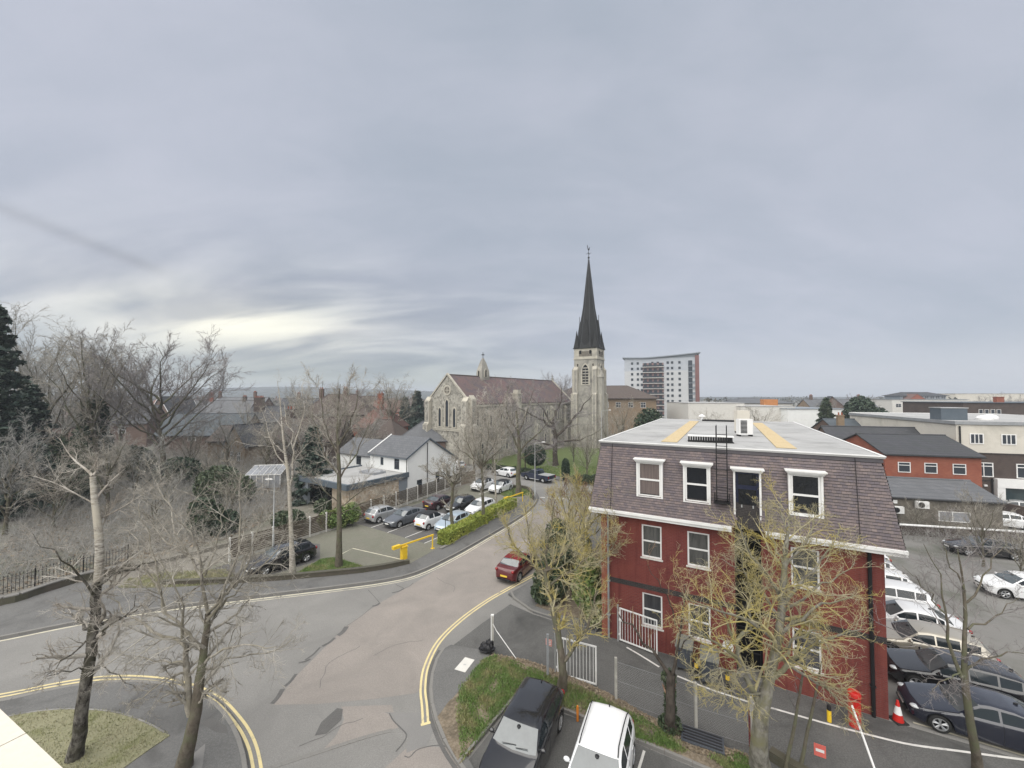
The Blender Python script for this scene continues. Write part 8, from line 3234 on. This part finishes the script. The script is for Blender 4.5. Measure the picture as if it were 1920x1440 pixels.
make_tree('birch_tree', 'white stemmed birch beside the black estate car', 'tree', b,
   [([b, D(546, 1020, 28.4), D(545, 960, 28.4), D(543, 900, 28.4), D(534, 850, 28.4), D(527, 800, 28.4), D(527, 740, 28.4), D(520, 715, 28.4)], [.19, .15, .135, .12, .09, .06, .03, .012])] +
   [L_(28.4, [(544, 910), (552, 860), (550, 820), (537, 790), (532, 755)], .08, .012, .6), L_(28.4, [(534, 850), (515, 830), (495, 815), (478, 808)], .06, .012, -.8), L_(28.4, [(540, 880), (520, 850), (500, 800), (488, 760)], .05, .01, .8),
   L_(28.4, [(550, 840), (565, 800), (575, 760), (565, 720)], .05, .01, 1)],
   [dict(k=5, t0=0.2, ang=0.7, lr=0.45, rr=0.45, n=6, wob=0.18, trop=0.02, sides=4), dict(k=4, t0=0.2, ang=0.7, lr=0.55, rr=0.5, n=5, wob=0.2, trop=-.04, sides=3), dict(k=4, t0=0.2, ang=0.7, lr=0.5, rr=0.6, n=3, wob=0.2, trop=-.06, sides=3)],
   .009, mt['birch'], mt['birch_twig'], 131)
for (px, py, d, tops, lbl, sd, mats) in (
  (852, 1004, None, [(845, 965), (848, 930), (850, 905)], 'low spreading bare tree rising from the near end of the hedge', 132, ('bark', 'twig')),
  (908, 985, None, [(905, 945), (905, 900), (902, 870)], 'twin stemmed bare tree rising from the middle of the hedge', 133, ('bark', 'twig')),
  (931, 962, None, [(929, 920), (928, 880), (927, 830)], 'slim pale birch rising behind the far end of the hedge', 134, ('birch', 'birch_twig'))):
 b = G(px, py)
 dd = b.y
 top = D(*tops[-1], dd)
 w = 52
 lim = [([b] + [D(x, y, dd) for x, y in tops], [.20, .15, .13, .10] if sd != 134 else [.12, .10, .09, .07])]
 tx, ty = tops[-1]
 rg = random.Random(sd)
 for k in range(7):
  a = k / 6 - .5
  ex = tx + a * 2 * w + rg.uniform(-6, 6)
  ey = ty - (95 if sd != 132 else 50) * (1 - 1.5 * abs(a) ** 1.6) + rg.uniform(-8, 8)
  lim.append(L_(dd, [(tx, ty + 18 * abs(a)), (tx + a * w * .8, ty - 15), (tx + a * w * 1.5, (ty + ey) / 2), (ex, ey)], .075, .01, rg.uniform(-2, 2)))
 make_tree('street_tree' if sd != 134 else 'birch_tree', lbl, 'tree', b, lim, MID, .0105, mt[mats[0]], mt[mats[1]], sd)
b = G(971, 928)
make_tree('street_tree', 'stout bare tree on the junction corner verge', 'tree', b,
   [([b, D(972, 890, b.y), D(975, 850, b.y), D(972, 810, b.y), D(968, 770, b.y)], [.36, .28, .25, .2, .12])] +
   [L_(b.y, [(974, 845), (955, 805), (940, 770), (930, 745)], .13, .02, 1), L_(b.y, [(974, 850), (1000, 820), (1025, 800), (1045, 770)], .13, .02, 1), L_(b.y, [(972, 815), (985, 780), (995, 750), (1000, 730)], .11, .02, -1),
   L_(b.y, [(972, 810), (950, 780), (948, 750), (955, 722)], .11, .02, -1.5), L_(b.y, [(974, 860), (1000, 850), (1030, 838), (1050, 842)], .08, .015, -2)],
   MID, .015, mt['bark'], mt['twig_brown'], 140)
# crooked oak before the church and bushy bare trees beside the tower
b = D(1042, 880, 72)
b.z = .15
make_tree('oak_tree', 'crooked dark bare oak in front of the church nave', 'tree', b,
   [([b, D(1040, 845, 72), D(1042, 815, 72), D(1036, 790, 72)], [.5, .42, .38, .3])] +
   [L_(72, [(1040, 820), (1065, 800), (1085, 775), (1098, 757), (1110, 735)], .28, .03, 1), L_(72, [(1036, 790), (1046, 765), (1058, 745), (1050, 722)], .24, .03, 1), L_(72, [(1038, 800), (1010, 785), (990, 775), (962, 760)], .24, .03, -2),
   L_(72, [(1036, 795), (1020, 770), (1005, 750), (985, 735)], .2, .03, 2), L_(72, [(1040, 830), (1075, 825), (1105, 820), (1130, 800)], .2, .03, -2), L_(72, [(1042, 840), (1010, 828), (985, 815), (955, 812)], .2, .03, 2)],
   [dict(k=9, t0=0.15, ang=0.8, lr=0.48, rr=0.5, n=6, wob=0.24, trop=0.05, sides=4), dict(k=8, t0=0.1, ang=0.75, lr=0.55, rr=0.55, n=5, wob=0.25, trop=0.03, sides=3), dict(k=5, t0=0.1, ang=0.7, lr=0.5, rr=0.6, n=3, wob=0.25, trop=0.02, sides=3)],
   .019, mt['bark_dark'], mt['twig_brown'], 141)

# bare trees about the lawn and the wood: a few kinds, each copy turned and scaled
BROAD = proto_tree('bare_tree', 201, 16, 7.4, .26, .24, (mt['bark'], mt['twig_brown']), .016, 13, .52, DOME)
TALL = proto_tree('bare_tree', 202, 17, 4.2, .30, .30, (mt['bark'], mt['twig']), .013, 9, .45, MID)
BRUSH = proto_tree('bushy_bare_tree', 203, 11, 3.6, .22, .12, (mt['bark'], mt['twig']), .013, 9, .62,
     [dict(k=9, t0=0.1, ang=0.5, lr=0.55, rr=0.5, n=5, wob=0.12, trop=0.12, sides=4), dict(k=6, t0=0.1, ang=0.45, lr=0.6, rr=0.6, n=5, wob=0.14, trop=0.08, sides=3), dict(k=5, t0=.1, ang=.5, lr=.5, rr=.6, n=3, wob=.15, trop=.05, sides=3)])
GREY = proto_tree('bare_tree', 204, 15, 6.0, .26, .2, (mt['bark'], mt['thicket']), .015, 10, .5, DOME)
protos = {'broad': BROAD, 'tall': TALL, 'brush': BRUSH, 'grey': GREY}
used_p = set()


def plant(kind, label, x, y, s, rz, group, sz=None, z=0.0):
 p = protos[kind]
 o = p if kind not in used_p else copy_tree(p)
 used_p.add(kind)
 o.location = (x, y, z)
 o.rotation_euler = (0, 0, rz)
 o.scale = (s, s, sz or s)
 tag(o, label, 'tree', group)
 return o


def plant_px(kind, label, px, d, top_py, rz, group, width=1.0, z=0.0, base_h=None):
 hgt = max(v[2] for c in protos[kind].children for v in c.bound_box) * .975
 top = H - (top_py - 742) * d / F
 s = (top - z) / hgt
 p = at_d(px, d)
 return plant(kind, label, p.x, p.y, s * width, rz, group, s, z)


gw = 'bare trees of the left wood'
plant_px('broad', 'broad domed bare tree standing tallest right in the left wood', 302, 58, 611, .3, gw, 1.15)
plant_px('tall', 'slender bare tree with high twin tips left of the domed tree', 172, 52, 592, 1.2, gw, 1.0)
plant_px('grey', 'hazy many branched bare tree between conifer and slender tree', 92, 54, 582, 2.0, gw, .95)
plant_px('tall', 'bare tree with thin pale top rising behind the conifer', 48, 60, 575, 3.6, gw, 1.1)
plant_px('grey', 'bare tree with low crown behind the slender twin tipped tree', 130, 70, 640, 4.4, gw, 1.0)
plant_px('broad', 'bare tree with rounded crown left behind the domed tree', 232, 78, 650, 5.2, gw, .9)
plant_px('grey', 'low bare tree in the wood before the blue slate roof', 255, 45, 790, .9, gw, 1.1)
plant_px('tall', 'low pale bare tree in the wood behind the leaning birch', 205, 40, 800, 2.2, gw, 1.2)
plant_px('grey', 'spreading bare tree at the left edge of the wood', 20, 36, 770, 5.5, gw, 1.1)
plant_px('brush', 'bushy bare tree deep in the wood below the conifers', 110, 38, 830, 1.5, gw, 1.3)
plant_px('brush', 'bushy bare tree in the wood right of the ivied mass', 330, 46, 850, 2.9, gw, 1.3)
plant_px('brush', 'bushy bare tree in front of the tan brick house', 400, 50, 835, 4.1, gw, 1.3)
plant_px('grey', 'bare tree leaning over the retaining wall railings', 300, 36, 880, 3.3, gw, 1.2)
plant_px('brush', 'low bushy bare tree behind the lamp post', 440, 42, 875, .4, gw, 1.2)
gh = 'bare trees among the old houses'
plant_px('tall', 'tall dark bare tree standing alone left of the church gable', 735, 88, 697, .6, gh, 1.25)
plant_px('brush', 'dense brown bare tree before the brown hipped house', 612, 70, 735, 1.4, gh, 1.3)
plant_px('tall', 'thin bare tree behind the birch near the chimneys', 563, 90, 706, 2.6, gh, .8)
plant_px('broad', 'bare tree with flat crown over the brown house', 655, 120, 712, 4.0, gh, 1.0)
plant_px('brush', 'low bare shrub tree beside the red tiled house', 700, 72, 800, 5.1, gh, 1.2)
for px, d, ty, k_, lbl in ((360, 60, 770, 'brush', 'bare brush tree in front of the blue slate roof end'), (430, 62, 765, 'grey', 'spreading bare tree before the tan brick gables'), (505, 56, 770, 'tall', 'slim bare tree before the dark timbered house'),
       (560, 60, 745, 'grey', 'spreading bare tree behind the dark conifer by the garage'), (640, 66, 740, 'brush', 'bare brush tree rising behind the white house roof'), (690, 74, 760, 'grey', 'bare tree before the brown hipped house by the white ridge'), (470, 88, 738, 'brush', 'bare brush tree beside the multi pot chimney stack')):
 plant_px(k_, lbl, px, d, ty, px * .37, gh, 1.1)
gc = 'bare trees round the church'
plant_px('brush', 'tall brush shaped bare tree right of the crooked oak', 1100, 62, 782, .7, gc, 1.0)
plant_px('brush', 'brush shaped bare tree close beside the red building roof', 1140, 66, 765, 2.3, gc, 1.0)
plant_px('brush', 'brush shaped bare tree between oak and tower', 1075, 76, 790, 3.9, gc, 1.1)
plant_px('broad', 'bare tree rising behind the far church gable', 1042, 130, 694, 1.0, gc, .8)
plant_px('broad', 'bare tree crown just above the church ridge', 925, 150, 709, 5.0, gc, .8)
plant_px('grey', 'twiggy bare tree before the flint side wall', 925, 66, 775, 1.9, gc, .9)
plant_px('grey', 'twiggy bare tree on the lawn before the nave', 985, 66, 770, 4.2, gc, .9)
plant_px('tall', 'small bare tree close to the church street by the white car', 890, 68, 790, 3.0, gc, 1.1)
plant_px('brush', 'bare tree between the tower and the tower block', 1165, 90, 742, 5.2, gc, 1.2)
plant_px('grey', 'far bare tree left of the tower block foot', 1150, 170, 722, .2, gc, 1.2)
gf = 'far bare trees on the right skyline'
plant_px('broad', 'far bare tree top above the evergreen pair', 1610, 140, 737, .8, gf, 1.0)
plant_px('grey', 'far bare tree top left of the evergreen pair', 1548, 130, 744, 2.8, gf, .9)
plant_px('grey', 'far bare trees at the right edge above the brown office', 1905, 125, 735, 4.8, gf, 1.6)
plant_px('broad', 'far bare tree above the brown office, left one', 1868, 140, 740, 1.7, gf, 1.3)
plant_px('brush', 'thin bare shrubs in front of the middle warehouse', 1420, 108, 757, 3.0, gf, 2.0)
plant_px('brush', 'thin bare shrubs in front of the left warehouse', 1330, 108, 766, 1.0, gf, 1.6)
gy = 'bare scrub trees by the yard wall'
for i, (px, d, ty, lbl) in enumerate(((1712, 37.8, 930, 'bare scrub tree by the yard wall near the mansard edge'), (1765, 36.4, 945, 'bare scrub tree by the yard wall in front of the pale window'), (1832, 30, 905, 'bare scrub tree behind the dark saloon in the yard'), (1900, 28, 965, 'bare scrub tree behind the lone white yard car'))):
 plant_px('brush', lbl, px, d, ty, i * 1.3, gy, 1.1)

# evergreens
p = at_d(-12, 40)
conifer('conifer_tree', 'dark tall conifer at the left edge of the wood', (p.x, p.y, 0), 22.8, 4.6, 301, mt['evergreen'], None, 16000, .3, .05, .38)
p = at_d(55, 46)
conifer('conifer_tree', 'bushier dark conifer right of the tall edge conifer', (p.x, p.y, 0), 14.5, 5.2, 302, mt['evergreen'], None, 13000, .3, .02, .25)
p = at_d(588, 48)
conifer('conifer_tree', 'dense dark conifer left of the white house', (p.x, p.y, 0), 9.4, 2.8, 303, mt['evergreen'], None, 7000, .35, .0, .1)
p = at_d(783, 125)
conifer('conifer_tree', 'pointed dark conifer left of the church gable', (p.x, p.y, 0), 14.6, 4.2, 304, mt['evergreen'], None, 4500, .7, .02, .25)
p = at_d(760, 130)
conifer('conifer_tree', 'narrower dark conifer beside the pointed one', (p.x, p.y, 0), 12.6, 3.2, 305, mt['evergreen'], None, 3500, .7, .02, .25)


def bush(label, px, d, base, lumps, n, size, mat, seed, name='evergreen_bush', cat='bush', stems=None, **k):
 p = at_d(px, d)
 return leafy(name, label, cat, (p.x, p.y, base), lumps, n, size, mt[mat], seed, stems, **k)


bush('round clipped dark evergreen on a short trunk before the church lawn', 1003, 65.5, .15, [((0, 0, 2.9), (1.75, 1.75, 1.6)), ((0, 0, 2.2), (1.5, 1.5, 1.0))], 7000, .16, 'holly', 311, 'clipped_tree', 'tree', [((0, 0, 0), (0, 0, 1.6), .18)])
bush('dark columnar evergreen at the lawn corner', 1060, 59.5, .1, [((0, 0, 1.6), (.62, .62, 1.6)), ((0, 0, 2.6), (.5, .5, .75))], 4000, .13, 'holly', 312, 'columnar_bush')
bush('low rough dark hedge along the lawn edge right of the column bush', 1092, 57.5, .1, [((-1, 0.4, .55), (.9, .7, .65)), ((.4, .1, .6), (1.0, .7, .7)), ((1.9, -.3, .65), (1.1, .7, .75)), ((3.2, -.4, .6), (1.0, .7, .7))], 7000, .13, 'ivy_leaf', 313, 'rough_hedge', 'hedge')
bush('low dark hedge along the lawn edge behind pickup and white car', 965, 66.5, .1, [((-4.5, 2.7, .4), (1.5, .6, .5)), ((-2.4, 1.2, .4), (1.5, .6, .5)), ((-.4, 0, .4), (1.5, .6, .5)), ((1.5, -1.3, .4), (1.4, .6, .5)), ((3.3, -3.0, .4), (1.3, .6, .5))], 7000, .13, 'ivy_leaf', 314, 'rough_hedge', 'hedge')
bush('big dark rounded evergreen left of the flat roof back corner', 1217, 80, 0, [((0, 0, 6.0), (3.0, 2.8, 4.2)), ((-1.2, 0, 4), (2.4, 2.4, 3.2)), ((1.4, 0, 3.8), (2.2, 2.2, 3.2))], 8000, .32, 'holly', 315, 'evergreen_tree', 'tree', [((0, 0, 0), (0, 0, 3), .25)])
bush('double domed dark evergreen behind the slate sheds', 1612, 96, 0, [((0, 0, 7.4), (3.4, 3.2, 5.2)), ((4.1, 0, 5.6), (3.0, 2.8, 4.3))], 11000, .36, 'holly', 316, 'evergreen_tree', 'tree', [((0, 0, 0), (0, 0, 4), .3), ((4, 0, 0), (4, 0, 3), .25)])
p = at_d(1548, 100)
conifer('conifer_tree', 'pointed dull evergreen left of the double domed evergreen', (p.x, p.y, 0), 12.6, 3.2, 317, mt['ivy_leaf'], None, 4500, .5, .02, .15)
bush('low dark rounded evergreen before the stepped office', 1752, 110, 0, [((0, 0, 6.5), (4.0, 3.5, 3.6))], 5000, .4, 'holly', 318, 'evergreen_tree', 'tree', [((0, 0, 0), (0, 0, 4), .3)])
# shrubs along the red building's left side
sh = [((1032, 1128), [((0, 0, 1.2), (1.0, 1.0, 1.25)), ((.4, .5, 2.0), (.8, .8, .9)), ((-.3, -.2, .6), (.9, .8, .65))], 'dark glossy shrub behind the forked pollard trunk', 'ivy_leaf', .13, 4200),
  ((1100, 1158), [((0, 0, 1.5), (.8, .8, 1.0)), ((.1, .1, 2.5), (.7, .7, .85)), ((.3, -.2, .75), (.6, .6, .7))], 'bright glossy leaved shrub against the red brick corner', 'shrub_leaf', .16, 2800),
  ((1062, 1095), [((0, 0, 1.3), (1.1, 1.2, 1.4)), ((.6, .9, 2.0), (1.0, 1.0, 1.1)), ((1.1, 1.9, 1.6), (1.0, 1.0, 1.3))], 'tall dark shrub mass between the pavement and the red building', 'ivy_leaf', .13, 6000),
  ((1040, 1060), [((0, 0, 1.2), (1.1, 1.2, 1.3)), ((.5, 1.6, 1.4), (1.1, 1.2, 1.4))], 'dark shrub beside the bonnet of the maroon car', 'ivy_leaf', .13, 4000)]
for i, (pp, lumps, lbl, mm, sz, n) in enumerate(sh):
 g_ = G(*pp)
 leafy('garden_shrub', lbl, 'shrub', (g_.x, g_.y, .12), lumps, n, sz, mt[mm], 330 + i, [((0, 0, 0), (0, 0, 1.2), .07)], elong=2.0)
g_ = G(1127, 1178)
leafy('garden_shrub', 'low shrub with pale cream leaves at the foot of the brick corner', 'shrub', (g_.x - .2, g_.y + .1, .12), [((0, 0, .45), (.55, .5, .5))], 700, .11, M_leaf('cream_leaf', (0.16, 0.19, 0.06), (0.45, 0.44, 0.28), None), 340, None)
# shrubs round the garage
bush('green shrub trained up the slatted fence below the garage', 640, 38.5, .1, [((0, 0, 1.0), (.9, .6, 1.0)), ((-.9, -.5, .9), (.9, .6, .9)), ((1.0, .5, 1.3), (.8, .6, 1.0))], 4500, .13, 'shrub_leaf', 341, 'garden_shrub', 'shrub')
bush('dark shrub at the garage door beside the pillar', 608, 43, 0, [((0, 0, .8), (.9, .7, .9))], 1800, .14, 'ivy_leaf', 342, 'garden_shrub', 'shrub')
bush('round green shrub on the forecourt left of the fence end', 553, 38, .2, [((0, 0, .8), (1.1, 1.0, .9)), ((-1.2, .3, .7), (.9, .9, .8))], 3200, .14, 'ivy_leaf', 343, 'garden_shrub', 'shrub')
# ivy and evergreen masses in the wood
for i, (px, d, lumps, lbl, n) in enumerate((
  (395, 36, [((0, 0, 1.4), (1.5, 1.3, 1.5)), ((1.2, .5, 1.0), (1.2, 1.1, 1.1)), ((-.5, 0, 2.4), (1.0, 1.0, 1.0))], 'green holly bush in the wood near the lamp post', 5000),
  (415, 46, [((0, 0, 2.2), (2.4, 2.0, 2.3)), ((1.8, .5, 1.6), (1.8, 1.6, 1.7))], 'ivied dark mound left of the birch at the fence', 6000),
  (30, 44, [((0, 0, 3.2), (4.0, 3.0, 3.4)), ((4.0, 1, 2.6), (3.2, 2.6, 2.8))], 'hazy green evergreen thicket under the conifers', 8000),
  (120, 48, [((0, 0, 3.4), (3.0, 2.6, 4.0)), ((-2, 0, 5.6), (2.0, 2.0, 2.6))], 'ivy clad dark mass in the middle of the wood', 7000),
  (175, 55, [((0, 0, 4.5), (2.2, 2.2, 5.0)), ((0.4, 0, 9.5), (1.4, 1.4, 3.0))], 'ivy clad trunk mass below the slender twin tipped tree', 6000),
  (245, 60, [((0, 0, 2.4), (3.4, 2.5, 2.6))], 'dark evergreen scrub under the domed tree', 5000),
  (340, 56, [((0, 0, 1.8), (3.0, 2.2, 2.0))], 'grey green scrub in front of the blue slate roof house', 4500))):
 bush(lbl, px, d, .2, lumps, n, .2 if d < 50 else .26, 'ivy_leaf' if i % 2 else 'holly', 350 + i, 'ivied_mass', 'bush')
# undergrowth of the wood
w1 = GP((-60, 1128), (0, 1126), (80, 1104), (150, 1082), (240, 1062), (330, 1042), (430, 1016)) + [G(500, 985), Vector((-26, 50, 0)), Vector((-44, 62, 0)), Vector((-62, 52, 0))]
thicket('undergrowth', w1, 5600, 2.4, mt['thicket'], 401, 'grey tangle of bare undergrowth stems filling the left wood', .013, 3, -.10, 4)
w2 = [Vector((-22, 46, 0)), Vector((-44, 60, 0)), Vector((-80, 62, 0)), Vector((-90, 78, 0)), Vector((-40, 76, 0)), Vector((-24, 60, 0))]
thicket('undergrowth', w2, 4200, 4.0, mt['thicket'], 402, 'brown tangle of bare scrub between the wood and the old houses', .02, 3, -.06, 4)
# ferny shrub twigs round the base of the junction corner and yard
w3 = [at_d(1672, 37.6), at_d(1925, 35.4), at_d(1925, 33.6), at_d(1672, 35.2)]
grass('verge_grass', GP((225, 1106), (330, 1103), (425, 1097), (440, 1085), (420, 1072), (300, 1078), (240, 1090)), 9000, .12, mt['blade_dry'], 404, .155, .02, 'dull grass verge behind the low wall left of the estate car')
thicket('yard_scrub', w3, 450, 1.3, mt['thicket'], 403, 'thin bare scrub growing along the low yard wall', .010, 3, -.05, 4)
rng = np.random.default_rng(77)
lp = scatter(rng, w1, 9000)
V, Q = leaf_cards(rng, np.c_[lp, np.full(len(lp), .33)], .16, np.array([0, 0, 2.5]))
tag(np_mesh('dead_leaves', V, Q, mt['litter']), 'brown dead leaves covering the floor of the left wood', 'leaf litter', None, 'stuff')

# the far town: hazy tree crowns and roofs up to the hills
rng = np.random.default_rng(91)
nl = 420
fy = rng.uniform(190, 850, nl)
fx = (rng.uniform(-250, 1900, nl) - 960) / F * fy
lum = [((fx[i], fy[i], 3.5 + rng.uniform(0, 3)), (rng.uniform(5, 11), rng.uniform(4, 8), rng.uniform(4, 6.5))) for i in range(nl)]
P, dd = blob_points(rng, 26000, lum, .6)
V, Q = leaf_cards(rng, P, 1.3, dd * .5)
tag(np_mesh('treeline', V, Q, M_leaf('far_crown', (0.06, 0.062, 0.05), (0.12, 0.112, 0.095), (0.045, 0.058, 0.04)), None), 'hazy mass of far tree crowns between the roofs and the hills', 'far trees', None, 'stuff')
rg = random.Random(5)
for i in range(18):
 d = rg.uniform(200, 420)
 hs('small hazy roofed house among the far tree crowns', rg.uniform(240, 800), d, rg.uniform(-30, 30), rg.uniform(9, 16), 8, 6.5, 3.8, ('brick_brown', 'brick_tan', 'brick_dark')[i % 3], ('slate', 'roof_brown', 'slate_dark', 'roof_red')[i % 4], [('front', 2, 4, 1.4, 1.4), ('front', 5.5, 4, 1.4, 1.4)], [(2, 4, 12.2, 1, .7, 2)], group='hazy houses of the far town')
# ------------------------------------------------------------------ haze
hz = bpy.data.materials.new('pale_haze')
hz.use_nodes = True
nt = hz.node_tree
nt.nodes.clear()
o_ = nt.nodes.new('ShaderNodeOutputMaterial')
pv_ = nt.nodes.new('ShaderNodeVolumePrincipled')
pv_.inputs['Color'].default_value = (0.80, 0.86, 0.95, 1)
pv_.inputs['Density'].default_value = 0.0005
pv_.inputs['Anisotropy'].default_value = 0.1
nt.links.new(pv_.outputs[0], o_.inputs['Volume'])
m = MB()
m.box(-9100, 9100, -100, 12100, -1.2, 58)
o = m.build('haze', hz)
o['kind'] = 'stuff'
